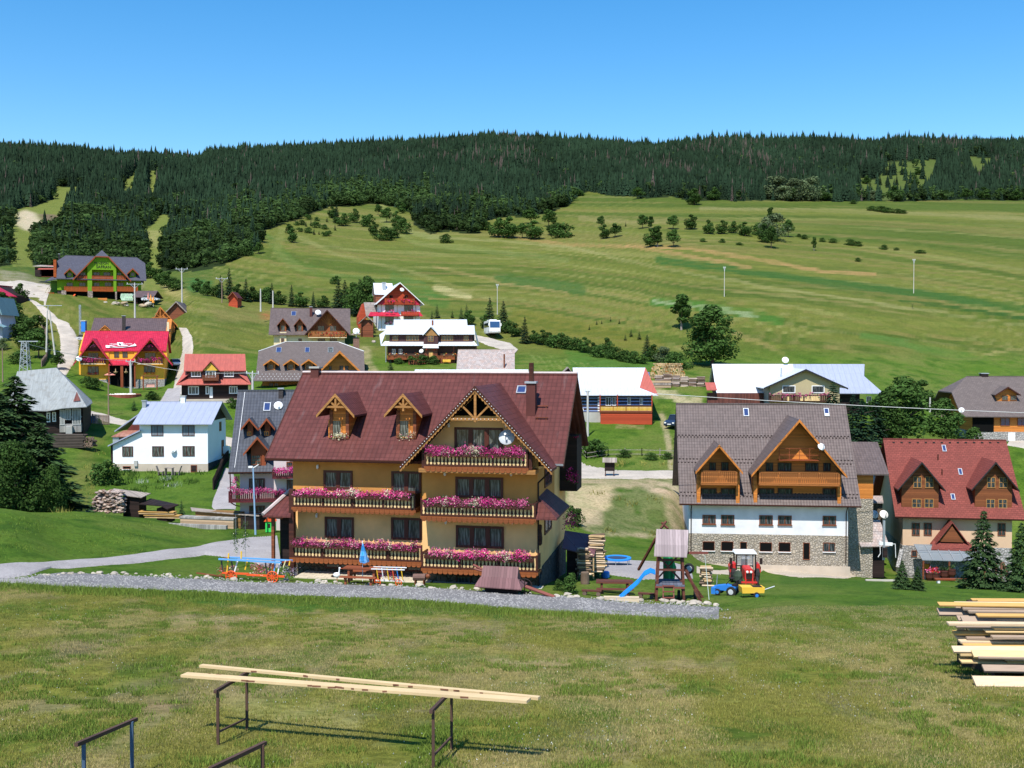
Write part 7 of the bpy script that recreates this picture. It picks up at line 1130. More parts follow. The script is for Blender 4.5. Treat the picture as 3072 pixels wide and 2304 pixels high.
row([('smallspruce',1918,1020,26,1.2),('smallspruce',1893,1010,24,1.1),('smallspruce',1876,1022,20,1.2),('smallspruce',1832,965,14,1),('smallspruce',1790,975,14,1.1),('smallspruce',1858,972,14,1.2),('smallspruce',1805,972,12,1.2),('smallspruce',1768,990,14,1.2)], 'among the saplings in rough grass above the hedge', 'saplings above the hedge', 225)
tree('birch', 2044, 990, 110, 1.15, 'tall slender leafy tree standing alone left of the big round tree', ymin=215)
tree('oak', 2135, 1100, 182, 1.1, 'big round leafy tree at the foot of the meadow above the timber-gabled house', ymin=190, ymax=240)
row([('spruce',2500,1225,80,1.3),('spruce',2525,1230,70,1.2)], 'in front of the white tin roof', 'conifers before the white-roofed farmhouse', 0)
for k, px, Y, top, bot, wf, lab in (('darkspruce',2500,150,1142,1260,1.6,'dark bushy conifer in front of the beige gable balcony'),('darkspruce',2560,140,1180,1330,1.4,'dark conifer beside the pale blue tin roof end'),('spruce',2585,132,1190,1400,1.5,'tall dark conifer right behind the timber-gabled house'),('darkspruce',2630,135,1200,1420,1.3,'darkest conifer between the two big roofed houses'),
  ('oak',2705,140,1130,1330,1.1,'tallest dark leafy tree between farmhouse and wooden chalet'),('oak',2660,138,1175,1330,1.0,'broad tree left of the tallest tree between the houses'),('tree2',2770,170,1135,1240,1.1,'leafy tree behind the log pile left of the wooden chalet'),('oak',2838,140,1195,1325,1.05,'bright green round tree in front of the wooden chalet gable'),('bush',2925,148,1280,1320,1.3,'small bush beside the wooden chalet steps')):
    X = (px-1536)/3200*Y; tree(k, 0, 0, bot-top, wf, lab, P0=Vector((X, Y, W(px, bot, Y).z)))
for k, px, py, h, wf, lab in (('spruce',2562,1712,92,1.5,'small conifer at the right corner of the stone wall of the timber-gabled house'),('widespruce',2706,1768,88,1.0,'low bushy spruce left of the pair by the terrace of the red-roofed house'),('widespruce',2752,1772,74,1.0,'low bushy spruce right of the pair by the terrace of the red-roofed house'),('widespruce',2948,1768,240,.86,'large bushy spruce in front of the red-roofed house'),('widespruce',3062,1778,215,.8,'large spruce cut by the right edge of the view behind the swing frame')):
    tree(k, px, py, h, wf, lab, ymin=60, ymax=111)
X = (30-1536)/3200*94
for k, px, top, bot, wf, Y, lab in (('bigspruce',42,1120,1560,1.5,96,'tall dark spruce at the left edge, nearest the cottage'),('bigspruce',118,1262,1565,1.6,92,'broad dark spruce at the left edge right of the tallest spruce'),('bigspruce',-10,1170,1560,1.5,92,'dark spruce cut off by the left edge of the view'),('bigleaf',40,1330,1560,.8,88,'dense leafy tree low at the left edge below the tall spruce'),('bigleaf',152,1400,1560,.6,90,'lowest leafy tree on the right side of the left-hand clump')):
    tree(k, 0, 0, bot-top, wf, lab, P0=Vector(((px-1536)/3200*Y, Y, W(px, bot, Y).z)), group='dark trees at the left edge')
row([('tree2',60,905,56,1),('bush',30,950,60,1.1),('tree2',55,985,60,1),('bush',100,1000,56,1.3),('tree2',90,1045,90,1.1),('tree',115,1075,90,1),('bush',60,1090,40,1.3),('bush2',30,1010,36,1.4),('tree2',12,935,60,1),('willow',10,1050,36,1)], 'in the garden left of the dirt track', 'garden trees left of the dirt track', 150, 265)
tree('tree', 171, 1110, 60, .8, 'small tree beside the left end of the crimson-roofed pension', ymin=180)
row([('bush',312,1455,78,.75),('bush2',345,1455,54,.6),('smallspruce',545,1552,52,1),('bush2',660,1230,20,1.2),('bush',270,1165,36,1.2),('smallspruce',402,1232,32,1.3),('bush',455,1200,28,1.3),('bush',700,1225,30,1)], 'around the white house and the crimson pension', 'garden bushes around the white house', 85, 230)
tree('birch', 660, 1200, 80, .9, 'small tree with reddish foliage in front of the red tin roofed cottage', ymin=140)
row([('bush',790,1460,30,1),('bush',1785,1372,56,1),('smallspruce',1797,1370,50,1.6),('bush2',1870,1372,22,1.4),('bush2',1740,1345,32,.8),('bush',2050,1345,54,.8),('bush2',1950,1380,22,1.4),('bush2',2000,1378,20,1.4)], 'around the lawn behind the guesthouse', 'bushes around the lawn behind the guesthouse', 110, 170)
tree('bush', 1712, 1780, 62, .75, 'leafy garden bush at the right corner of the guesthouse', ymin=50); tree('bush2', 1672, 1772, 34, .6, 'small shrub beside the guesthouse corner bush', ymin=50)
tree('bush', 1720, 1575, 60, .7, 'bush on the sandy bank behind the guesthouse', ymin=85)
row([('bush2',1200,1092,18,1.3),('bush',1235,1092,24,1.5),('bush',1270,1092,28,1.4),('bush',1300,1092,26,1.4),('smallspruce',1172,1110,34,1.3),('smallspruce',1120,1000,30,1.4),('bush',1095,985,28,1.3),('smallspruce',1095,1108,20,1),('tree2',1420,1048,22,1)], 'in the garden of the long log house', 'garden bushes of the long log house', 180, 262)
# ---------- ground plants, numpy made
def blades(name, pts, hmin, hmax, wid, m_, seed, lean=.35, label=None, up=3):
    g = np.random.default_rng(seed); n = len(pts); V = np.empty((n, 3, 3)); a = g.uniform(0, 6.28, n); h = g.uniform(hmin, hmax, n); wv = wid*g.uniform(.6, 1.3, n); b_ = pts
    V[:, 0] = b_+np.stack([np.cos(a)*wv, np.sin(a)*wv, -.01+0*a], -1); V[:, 1] = b_-np.stack([np.cos(a)*wv, np.sin(a)*wv, .01+0*a], -1); V[:, 2] = b_+np.stack([g.normal(0, lean, n)*h, g.normal(0, lean, n)*h, h], -1)
    t = np.repeat(g.random(n), 3); o = npmesh(name, V.reshape(-1, 3), np.arange(n*3).reshape(-1, 3), [m_], 'stuff', t); tag(o, label, 'grass'); return o
GR = mat('meadow_grass', (.265,.25,.058), 'leaf', .8, .45, .3, spec=.1); GRD = mat('dry_grass', (.4,.33,.14), 'leaf', .85, .35, .2, spec=.1); GRL = mat('lush_grass', (.15,.21,.035), 'leaf', .8, .4, .3, spec=.1)
g = np.random.default_rng(3); n = 900000; Y_ = 14+38*g.random(n)**1.15; X_ = (g.random(n)-.5)*1.06*Y_; k = fbm(X_/1.6+9, Y_/2.4, 71, 3)+g.normal(0, .1, n)
cl_ = vn2(X_/.5, Y_/.5, 5)
Z_ = ground(X_, Y_); Pp = np.stack([X_, Y_, Z_], -1); dr = fbm(X_/2.6+3, Y_/5.5, 41, 4); dsel = (dr+g.normal(0, .06, n)) > .53; edge_ = ground
_px = 1536+3200*X_/Y_; _py = 1060-3225*Z_/Y_; _m = np.zeros(n)
for _pl, _w in (([(520,1870),(900,1850),(1120,1870)], 14), ([(1480,2000),(1800,1985),(2200,2005)], 12), ([(300,2290),(420,2190),(470,2120)], 22), ([(700,2130),(1050,2165)], 20), ([(1200,1860),(1500,1900)], 12), ([(1100,1965),(1700,1990)], 8), ([(230,2010),(420,2060),(520,2080)], 26)): _m = np.maximum(_m, field(_px, _py, _pl, _w, 1.2, 7, 26))
_k = _m*.72 < g.random(n); sel = (cl_ > .15) & ~dsel & _k; dsel &= _k; blades('meadow_grass', Pp[sel & (k < .58)], .02, .065, .008, GR, 4, label='short patchy green grass covering the foreground meadow'); blades('lush_grass_tufts', Pp[(k > .56) & (cl_ > .5) & _k], .04, .13, .011, GRL, 5, label='taller lush green grass tufts in the foreground meadow'); blades('dry_grass', Pp[dsel & (g.random(n) < .85)], .02, .06, .008, GRD, 6, label='dry straw coloured grass patches in the foreground meadow')
cx = g.random(3600); Yc = 16+30*cx; Xc = (g.random(3600)-.5)*1.05*Yc; ck_ = fbm(Xc/3, Yc/3, 81, 3) > .52; Pc = np.stack([Xc, Yc, ground(Xc, Yc)+.05], -1)[ck_]
blades('clover_flowers', Pc, .012, .02, .012, mat('white_petals', (.8,.8,.72), 'leaf', .8, .2, .2), 8, label='tiny white clover flowers dotted through the foreground grass')
# taller grass fringe along the gravel, the bank and the stone line
pt = []
for i in range(26000):
    x = tg.uniform(-100, 2180); y = np.interp(x, [0,362,866,1250,1550,1911,2180], [1752,1772,1792,1808,1832,1855,1868])+abs(tg.gauss(0, 9)); q = G(x, y, 38, 60) if i < 900 else None
    if q is None: break
    for j in range(22): xx = q.x+tg.gauss(0, .25); yy = q.y+tg.gauss(0, .35); pt.append((xx, yy, gz(xx, yy)))
blades('verge_grass', np.array(pt), .08, .3, .015, GRL, 9, label='long green grass fringe along the near edge of the gravel track')
def strew(name, poly, n, hmin, hmax, wid, m_, seed, ymin=0, ymax=1e9, label='', lean=.35):
    g = random.Random(seed); xs = [p[0] for p in poly]; ys = [p[1] for p in poly]; out = []; tries = 0
    while len(out) < n//30 and tries < n:
        tries += 1; x, y = g.uniform(min(xs), max(xs)), g.uniform(min(ys), max(ys))
        if not inpoly(np.array([x]), np.array([y]), poly)[0]: continue
        q = G(x, y, ymin, ymax)
        for j in range(30): xx, yy = q.x+g.gauss(0, .4), q.y+g.gauss(0, .5); out.append((xx, yy)) if False else out.append((xx, yy, 0))
        if len(out) >= n: break
    A_ = np.array(out); A_[:, 2] = ground(A_[:, 0], A_[:, 1]); return blades(name, A_, hmin, hmax, wid, m_, seed, lean, label)
for nm, poly, n, h0, h1, wd, m_, sd, ya, yb, lb in (
 ('bank_grass', [(-100,1535),(200,1540),(420,1560),(640,1592),(760,1612),(640,1640),(400,1665),(0,1680),(-100,1680)], 60000, .06, .22, .018, GRL, 21, 60, 92, 'green grass covering the bank left of the guesthouse'),
 ('garden_plants', [(300,1470),(350,1420),(400,1412),(600,1420),(610,1470),(560,1480),(400,1480)], 26000, .15, .6, .05, mat('weed_leaves', (.055,.11,.02), 'leaf'), 22, 95, 132, 'dense green kitchen garden plants below the white house'),
 ('garden_blossoms', [(380,1430),(450,1425),(560,1425),(590,1440),(540,1460),(420,1460)], 2600, .45, .6, .016, mat('white_petals'), 23, 95, 132, 'small white blossoms over the kitchen garden below the white house'),
 ('hedge_weeds', [(1735,1350),(1830,1370),(2000,1375),(2010,1400),(1850,1402),(1760,1388)], 9000, .15, .6, .05, GR, 24, 118, 150, 'tall unmown grass between the lawn and the village road'),
 ('yard_grass', [(1800,1760),(2000,1790),(2200,1850),(2300,1900),(2700,1900),(3072,1880),(3072,1780),(2600,1750),(2300,1745),(2150,1730),(2060,1760)], 40000, .03, .1, .014, GRL, 25, 44, 111, 'mown green grass sloping down towards the right-hand houses')):
    strew(nm, poly, n, h0, h1, wd, m_, sd, ya, yb, lb)
strew('bank_weeds', [(1740,1480),(1900,1470),(2030,1500),(2040,1600),(1900,1612),(1760,1590),(1720,1540)], 5000, .15, .45, .05, GR, 26, 88, 135, 'scattered weeds on the sandy bank behind the guesthouse')
strew('hay_slope', [(170,1540),(230,1430),(300,1340),(330,1380),(290,1480),(240,1545)], 9000, .2, .6, .03, GR, 27, 85, 145, 'rough yellow green grass on the slope left of the white house')
# stones along the gravel edge
b = MB(); g = random.Random(8)
for i in range(120):
    x = g.uniform(110, 2150); y = np.interp(x, [110,362,800,1150,1500,1803,2150], [1727,1724,1744,1757,1777,1799,1816])-g.uniform(-3, 5); q = G(x, y, 48, 66)
    if 640 < x < 1700 and g.random() < .5: continue
    s_ = g.uniform(.08, .24); b.blob((q.x, q.y, q.z+s_*.2), (s_, s_*.8, s_*.6), .25, 7, i)
tag(b.build('edge_stones', mat('pale_stone', (.42,.37,.3), 'plain', .9, .3)), 'rough pale stones lined along the far edge of the gravel track', 'stones', kind='stuff')
# ================================================================== VEHICLES, PLAYGROUND, WOOD PILES, POLES
def W2(f, u, w, z): return f.o+Matrix.Rotation(f.a, 3, 'Z') @ Vector((u, w, z))
def base(name, p, rz=0, label=None, cat=None, group=None): return empty(name, p, rz, label, cat, group)
TYRE = mat('tyre_rubber', (.02,.02,.02), 'plain', .8, .2); RIM = mat('wheel_rim', (.5,.52,.55), 'plain', .4, .1); CHROME = mat('lamp_glass', (.8,.8,.75), 'plain', .2, .05); CARG = mat('dark_car_glass', (.015,.02,.03), 'plain', .1, .1, spec=.6)
def wheel(P, x, y, r, wd, rim=None, name='wheel', ax='y'):
    o = MB().lathe((0, 0, 0), [(r*.8, -wd/2), (r, -wd*.35), (r, wd*.35), (r*.8, wd/2)], 18, ax).build(name, TYRE, P); o.location = (x, y, r)
    MB().lathe((0, 0, 0), [(r*.1, -wd*.56), (r*.55, -wd*.52), (r*.55, wd*.52), (r*.1, wd*.56)], 12, ax).build('rim', rim or RIM, o); return o
def car(p, rz, paint, label, suv=False, L=4.4, Wd=1.75):
    P = base('parked_car', p, rz, label, 'car'); h = 1.0 if suv else .82; H = 1.72 if suv else 1.46
    MB().pry([(-L/2, .35), (-L/2+.1, .2), (L/2-.1, .2), (L/2, .4), (L/2-.05, h*.72), (L/2-.9, h), (-L/2+.3, h*1.02), (-L/2, h*.9)], -Wd/2, Wd/2).build('body', paint, P)
    MB().pry([(-L/2+.25, h), (L/2-1.25, h), (L/2-1.95, H-.04), (-L/2+.85, H-.04)], -Wd/2+.1, Wd/2-.1).build('windows', CARG, P); MB().pry([(-L/2+.75, H-.06), (L/2-1.85, H-.06), (L/2-2.05, H), (-L/2+.95, H)], -Wd/2+.12, Wd/2-.12).build('roof', paint, P)
    for x in (-L*.31, L*.31):
        for y in (-Wd/2+.08, Wd/2-.08): wheel(P, x, y, .33, .2)
    for y in (-Wd/2+.25, Wd/2-.25): MB().box(L/2-.06, L/2+.015, y-.15, y+.15, h*.55, h*.72).build('headlight', CHROME, P); MB().box(-L/2-.012, -L/2+.05, y-.12, y+.12, h*.6, h*.85).build('tail_light', REDF, P)
    MB().box(L/2-.0, L/2+.02, -.28, .28, .38, .5).build('number_plate', WHITE, P); return P
car(W(455, 903, 276)+Vector((-.2, 0, 0)), R(-4), mat('silver_paint', (.6,.62,.65), 'plain', .3, .05, metal=.3, spec=.6), 'silver hatchback parked in front of the green pension')
car(on(2026, 157)+Vector((0, 0, .12)), R(-122), mat('dark_blue_paint', (.02,.03,.06), 'plain', .25, .05, spec=.6), 'dark blue off-road car partly hidden by the corner of the timber-gabled roof', True)
car(on(262, 237)+Vector((0, 0, .1)), R(-10), mat('silver_paint'), 'white and black car parked left of the long brown roof, mostly hidden')
car(on(527, 218)+Vector((0, 0, .1)), R(-60), mat('white_car_paint', (.75,.76,.78), 'plain', .3, .05), 'white car with dark shaded side parked on the track beside the crimson pension')
# coach
p = G(1466, 1027, 225); p = on(1476, 246); P = base('coach', (p.x, p.y, p.z+.1), R(-90+8), 'white coach with dark windows parked at the end of the dirt track', 'coach'); cw = mat('coach_white', (.8,.8,.8), 'plain', .35, .05)
MB().pry([(-5.5, .4), (5.2, .4), (5.5, .7), (5.55, 1.6), (5.2, 3.1), (4.9, 3.25), (-5.3, 3.25), (-5.5, 2.9)], -1.25, 1.25).build('body', cw, P)
MB().box(-5.0, 4.6, -1.265, 1.265, 1.75, 2.75).build('side_windows', CARG, P); MB().pry([(5.5, 1.55), (5.57, 1.6), (5.24, 3.0), (5.1, 3.0)], -1.12, 1.12).build('windscreen', mat('blue_windscreen', (.03,.07,.16), 'plain', .1, .1, spec=.6), P); MB().pry([(-3.5, 3.25), (2.5, 3.25), (2.2, 3.5), (-3.2, 3.5)], -.8, .8).build('roof_unit', cw, P)
for x in (-3.2, 3.4):
    for y in (-1.15, 1.15): wheel(P, x, y, .5, .3)
for y in (-.9, .9): MB().box(5.5, 5.58, y-.2, y+.2, .75, 1.0).build('headlight', CHROME, P); MB().box(5.3, 5.6, y*1.55-.08, y*1.55+.08, 2.0, 2.6).build('wing_mirror', cw, P)
# tractor, blue garden tractor, yellow cart
RD = mat('tractor_red', (.6,.035,.03), 'plain', .4, .15, spec=.4); BL = mat('bright_blue_paint', (.03,.2,.62), 'plain', .5, .15); YP = mat('cart_yellow', (.8,.48,.05), 'plain', .6, .15)
qt = Z(2000, 1480, 3.403); p = G(2240, 1757, 50, 80); s = p.y/3200; P = base('tractor', p, R(-3), 'small red tractor with a glazed cab standing on the grass slope', 'tractor')
hw = .86; MB().box(-.2, .2, -.9, 1.4, .45, 1.0).build('chassis', BLACKW, P); MB().pry([(-.27, .55), (.27, .55), (.27, 1.18), (.2, 1.28), (-.2, 1.28), (-.27, 1.18)], -.9, .35).build('hood', RD, P); MB().box(-.2, .2, -.93, -.905, .62, 1.0).build('grille', BLACKW, P)
for x in (-.12, .12): MB().lathe((x, -.93, 1.09), [(.02,-.06),(.075,-.05),(.085,0),(.02,.01)], 12, 'y').build('headlight', CHROME, P)
c = MB()
for x in (-.62, .62):
    for y in (.35, 1.35): c.box(x-.04, x+.04, y-.04, y+.04, .95, 2.02)
    c.box(x-.035, x+.035, .35, 1.35, 1.2, 1.26)
c.box(-.62, .62, .31, .39, 1.2, 1.27).box(-.62, .62, .31, .39, 1.96, 2.02).box(-.02, .02, .31, .38, 1.3, 1.96); cab = c.build('cab_frame', BLACKW, P); MB().pry([(-.72, 2.02), (.72, 2.02), (.66, 2.13), (-.66, 2.13)], .25, 1.45).build('cab_roof', WHITE, cab)
cgl, ct_, cb_ = nt('cab_glass'); cb_.inputs['Base Color'].default_value = (.3,.33,.35,1); cb_.inputs['Roughness'].default_value = .05; cb_.inputs['Alpha'].default_value = .3; MB().box(-.58, .58, .34, .355, 1.27, 1.96).build('windscreen', cgl, cab); MB().box(-.2, .2, .9, 1.1, 1.1, 1.55).build('seat', BLACKW, cab); MB().box(-.25, .25, .36, .38, 1.68, 1.9).build('rear_poster', WHITE, cab)
MB().tube((.42, -.3, 1.1), (.42, -.3, 1.9), .045).build('exhaust_pipe', mat('beige_pipe', (.5,.4,.3), 'plain', .7, .2), P)
for s_ in (-1, 1):
    MB().pry([(s_*.62, .75), (s_*1.0, .75), (s_*1.02, 1.1), (s_*.92, 1.3), (s_*.62, 1.35)], .55, 1.35).build('fender', RD, P); wheel(P, s_*.78, .95, .6, .32, RD, 'rear_wheel', 'x'); wheel(P, s_*.55, -.55, .36, .2, RD, 'front_wheel', 'x'); MB().box(s_*.98-.09, s_*.98+.09, .3, .36, 1.35, 1.75).build('wing_mirror', BLACKW, P)
MB().bar((-.5, -.95, .42), (.5, -.95, .42), .1, .1).bar((-.22, -.95, .3), (-.22, -.95, .65), .08, .08).bar((.22, -.95, .3), (.22, -.95, .65), .08, .08).build('front_linkage', RD, P)
MB().blob((-.62, -.5, .62), (.32, .4, .5), .12, 10, 3).build('covered_wheel_sheet', mat('dark_green_sheet', (.04,.06,.04), 'plain', .9, .3), P)
p = G(2188, 1786, 45, 75); P = base('garden_tractor', p, R(-30), 'small blue two-wheel garden tractor left of the yellow cart', 'garden tractor')
MB().pry([(-.75, .28), (.35, .28), (.45, .55), (-.1, .62), (-.75, .5)], -.22, .22).box(-.95, -.7, -.38, .38, .05, .42).build('body', BL, P); MB().bar((-.2, 0, .6), (.1, 0, .95), .04, .04).lathe((.12, 0, .98), [(.16,-.01),(.18,0),(.18,.02),(.16,.03)], 12).build('steering_wheel', BLACKW, P); MB().box(.2, .5, -.18, .18, .6, .68).box(.45, .5, -.18, .18, .68, .9).build('seat', BLACKW, P); MB().tube((-.8, .1, .4), (-.75, .1, 1.05), .025).build('lever', STEEL, P)
for y in (-.3, .3): wheel(P, .2, y, .28, .16)
for y in (-.3, .3): wheel(P, -.6, y, .18, .12, BL, 'front_wheel')
p = G(2254, 1791, 45, 75); P = base('yellow_cart', p, R(4), 'yellow two-wheeled cart in front of the red tractor', 'cart'); MB().pry([(-.6, .28), (.62, .28), (.66, .58), (-.64, .62)], -.35, .35).build('box', YP, P); MB().box(-.5, .55, -.28, .28, .585, .6).build('box_inside', BLACKW, P)
for y in (-.4, .4): wheel(P, .18, y, .17, .1, BL)
MB().tube((.6, 0, .35), (1.25, -.2, .62), .03).build('drawbar', STEEL, P)
# playground tower
q8z = Z(1550, 1550, 2.765); BW = mat('playground_brown', (.12,.04,.025), 'wood', .7, .3, b=.2); RW = mat('playground_red_brown', (.2,.06,.045), 'plain', .6, .2)
p0 = G(*q8z(1270, 712), 48, 62); Yt = p0.y+.6; f = Fr('playground_tower', *q8z(1270, 712), Yt, -6, 'wooden playground tower with a grey plank roof, blue slide and swing beam', 'play tower'); P = f.r; T = lambda x, y, w_=0: f.p(*q8z(x, y), w_)
def T3(x, y, w_=0): a_ = T(x, y, w_); return (a_[0], w_, a_[1])
l, r_ = T(1172, 500)[0], T(1380, 500)[0]; zg = T(1270, 712)[1]; zd = T(1270, 560)[1]; zt = T(1270, 325)[1]
for x, y in ((l, 0), (r_, 0), (l, 1.3), (r_, 1.3)): MB().bar((x+(.06 if x == l else -.04), y, zt+.3), (x-(.12 if x == l else -.08), y, zg-.5), .13, .13).build('post', BW, P)
MB().box(l-.1, r_+.1, -.1, 1.4, zd-.1, zd).build('deck', mat('slate_planks', (.12,.13,.17), 'planks', .7, .2, b=.2), P); MB().box(l, r_, -.04, .04, T(1270,440)[1]-.06, T(1270,440)[1]+.04).box(l, r_, -.04, .04, T(1270,360)[1]-.05, T(1270,360)[1]+.05).bar((l, 1.3, zd), (r_, 1.3, zt), .08, .08).bar((r_, .65, zd), (l, 1.25, zt-.2), .08, .08).build('braces', BW, P)
A, B2, C1, D1 = T3(1160,102,.55), T3(1425,110,.55), T3(1412,332,-.25), T3(1140,322,-.25); M0, M1 = T3(1150,232,-.02), T3(1418,240,-.02)
ro = MB().slab([A, B2, M1, M0], .05).slab([(M0[0]-.03, M0[1]-.04, M0[2]+.02), (M1[0]+.03, M1[1]-.04, M1[2]+.02), C1, D1], .05).slab([(A[0], 1.55, D1[2]), (B2[0], 1.55, D1[2]), B2, A], .05).build('roof', mat('grey_roof_planks', (.34,.27,.27), 'planks', .8, .2, b=.15), P)
s0 = T3(1110,455,-.1); s1 = T3(845,690,-.9); sm = T3(960,590,-.5); sw = .22; sl_ = MB(); path = [T3(1150,470,0), s0, T3(1060,480,-.2), T3(1010,545,-.4), sm, T3(900,640,-.7), s1, T3(825,690,-1.0)]
for a_, c_ in zip(path[:-1], path[1:]): a_, c_ = Vector(a_), Vector(c_); sl_.slab([a_+Vector((0,-sw,0)), a_+Vector((0,sw,0)), c_+Vector((0,sw,0)), c_+Vector((0,-sw,0))], .03).slab([a_+Vector((0,-sw,.16)), c_+Vector((0,-sw,.16)), c_+Vector((0,-sw,-.04)), a_+Vector((0,-sw,-.04))], .03, (0,1,0)).slab([a_+Vector((0,sw,.16)), c_+Vector((0,sw,.16)), c_+Vector((0,sw,-.04)), a_+Vector((0,sw,-.04))], .03, (0,1,0))
sl_.build('slide', mat('slide_blue', (.02,.3,.8), 'plain', .35, .08, spec=.5), P)
ld = MB()
for x in (1215, 1303): ld.bar(T3(x,568,-.15), T3(x,722,-.45), .06, .06)
for y in (575, 622, 672): ld.bar(T3(1213,y,-.2-.002*(y-575)), T3(1305,y,-.2-.002*(y-575)), .07, .06)
ld.build('ladder', RW, P); MB().bar(T3(1150,583,-.12), T3(1395,592,-.12), .08, .08).build('deck_edge', RW, P)
MB().bar(T3(1400,300,.6), T3(1588,300,.6), .12, .12).build('swing_beam', RW, P); sg_ = MB()
for a_, c_ in (((1400,430,.3),(1540,735,-.3)), ((1400,470,.9),(1560,700,1.4)), ((1155,180,1.2),(1010,440,3.0))): sg_ = MB().bar(T3(*a_), T3(*c_), .12, .12); sg_.build('slanted_leg', BW, P)
MB().bar(T3(1205,50,3.0), T3(1255,100,2.4), .1, .1).bar(T3(1240,40,3.0), T3(1195,100,2.4), .1, .1).build('crossed_poles', BW, P)
rp = MB().tube(T3(1560,310,.6), T3(1570,420,.6), .015); rp.tube(T3(1570,420,.6), T3(1600,730,.4), .02).build('climbing_rope', mat('pale_rope', (.5,.6,.55), 'plain', .9, .1), P)
MB().slab([T3(1215,330,1.9), T3(1290,330,1.9), T3(1325,420,1.9), T3(1310,520,1.9), T3(1215,520,1.9)], .06, (0,1,0)).build('green_sheet', mat('green_tarpaulin', (.02,.3,.1), 'planks', .5, .6, b=.12), P)
for x in (1345, 1480): w_ = wheel(P, 0, 0, .28, .16, BLACKW, 'stored_tyre', 'x'); w_.location = T3(x, 650, .8)
w_ = wheel(P, 0, 0, .3, .1, RIM, 'spoked_wheel'); w_.location = T3(1430, 430, 2.2)
# picnic table, benches, trampoline, barrel, small things
def at(px, py, a_=0, b_=1e9): return G(px, py, a_, b_)
def picnic(p, rz, L_, label, hh=.75, bm=None):
    P = base('picnic_table', p, rz, label, 'picnic table'); m_ = bm or BW; MB().box(-L_/2, L_/2, -.38, .38, hh-.07, hh).build('table_top', m_, P)
    for s_ in (-1, 1): MB().box(-L_/2, L_/2, s_*.85-.16, s_*.85+.16, .42, .48).build('bench_seat', m_, P)
    for x in (-L_*.35, L_*.35): MB().box(x-.06, x+.06, -.95, .95, .32, .4).box(x-.06, x+.06, -.3, -.18, 0, hh-.07).box(x-.06, x+.06, .18, .3, 0, hh-.07).box(x-.06, x+.06, -.85, -.75, 0, .42).box(x-.06, x+.06, .75, .85, 0, .42).build('trestle', m_, P)
    return P
picnic(at(*q8z(812, 640), 48, 70), R(-4), 2.1, 'dark brown picnic table left of the blue slide')
for (x, y, L_, rz, lab) in ((622,655,1.1,-12,'low log bench left of the picnic table'), (1075,680,.9,-14,'low log bench beside the foot of the blue slide')):
    P = base('log_bench', at(*q8z(x, y), 48, 70), R(rz), lab, 'bench'); MB().box(-L_/2, L_/2, -.14, .14, .24, .31).build('seat', BW, P)
    for s_ in (-1, 1): MB().tube((s_*L_*.35, -.16, .12), (s_*L_*.35, .16, .12), .12, n=10).build('log_foot', LOGBARK, P)
P = base('sandbox_beam', at(*q8z(868, 700), 48, 70), R(-4), 'pale squared timber edging under the picnic table', 'timber'); MB().box(-.95, .95, -.2, .2, -.05, .22).build('beam', mat('pale_timber_beam', (.6,.48,.33), 'wood', .8, .2), P)
p = at(*q8z(835, 405), 60, 95); P = base('trampoline', p, 0, 'small round trampoline with a bright blue edge pad on the paved yard', 'trampoline'); r = 115/2.765*p.y/3200; h = 62/2.765*p.y/3200
MB().lathe((0, 0, h), [(r*.72, -.01), (r*.73, .05), (r, .05), (r, -.06), (r*.95, -.06)], 28).build('edge_pad', mat('pad_blue', (.02,.25,.75), 'plain', .5, .1), P); MB().lathe((0, 0, h), [(.01, 0), (r*.74, 0), (r*.74, .01), (.01, .01)], 24).build('jumping_mat', mat('mat_black', (.03,.05,.1), 'plain', .7, .1), P)
for k in range(6): a = k*1.047+.3; MB().tube((math.cos(a)*r*.92, math.sin(a)*r*.92, -.03), (math.cos(a)*r*.92, math.sin(a)*r*.92, h-.04), .02).build('leg', STEEL, P)
p = at(*q8z(735, 512), 55, 80); P = base('barrel_tub', p, 0, 'blue plastic barrel beside the firewood by the guesthouse', 'barrel'); MB().lathe((0, 0, 0), [(.2,0),(.27,.08),(.29,.25),(.27,.42),(.22,.45)], 14).build('drum', BL, P)
P = base('green_barrel', at(*q8z(665, 505), 55, 80), 0, 'slim dark green barrel between firewood stack and blue barrel', 'barrel'); MB().lathe((0, 0, 0), [(.16,0),(.18,.1),(.18,.5),(.15,.55)], 12).build('drum', mat('barrel_green', (.05,.13,.05), 'plain', .7, .2), P)
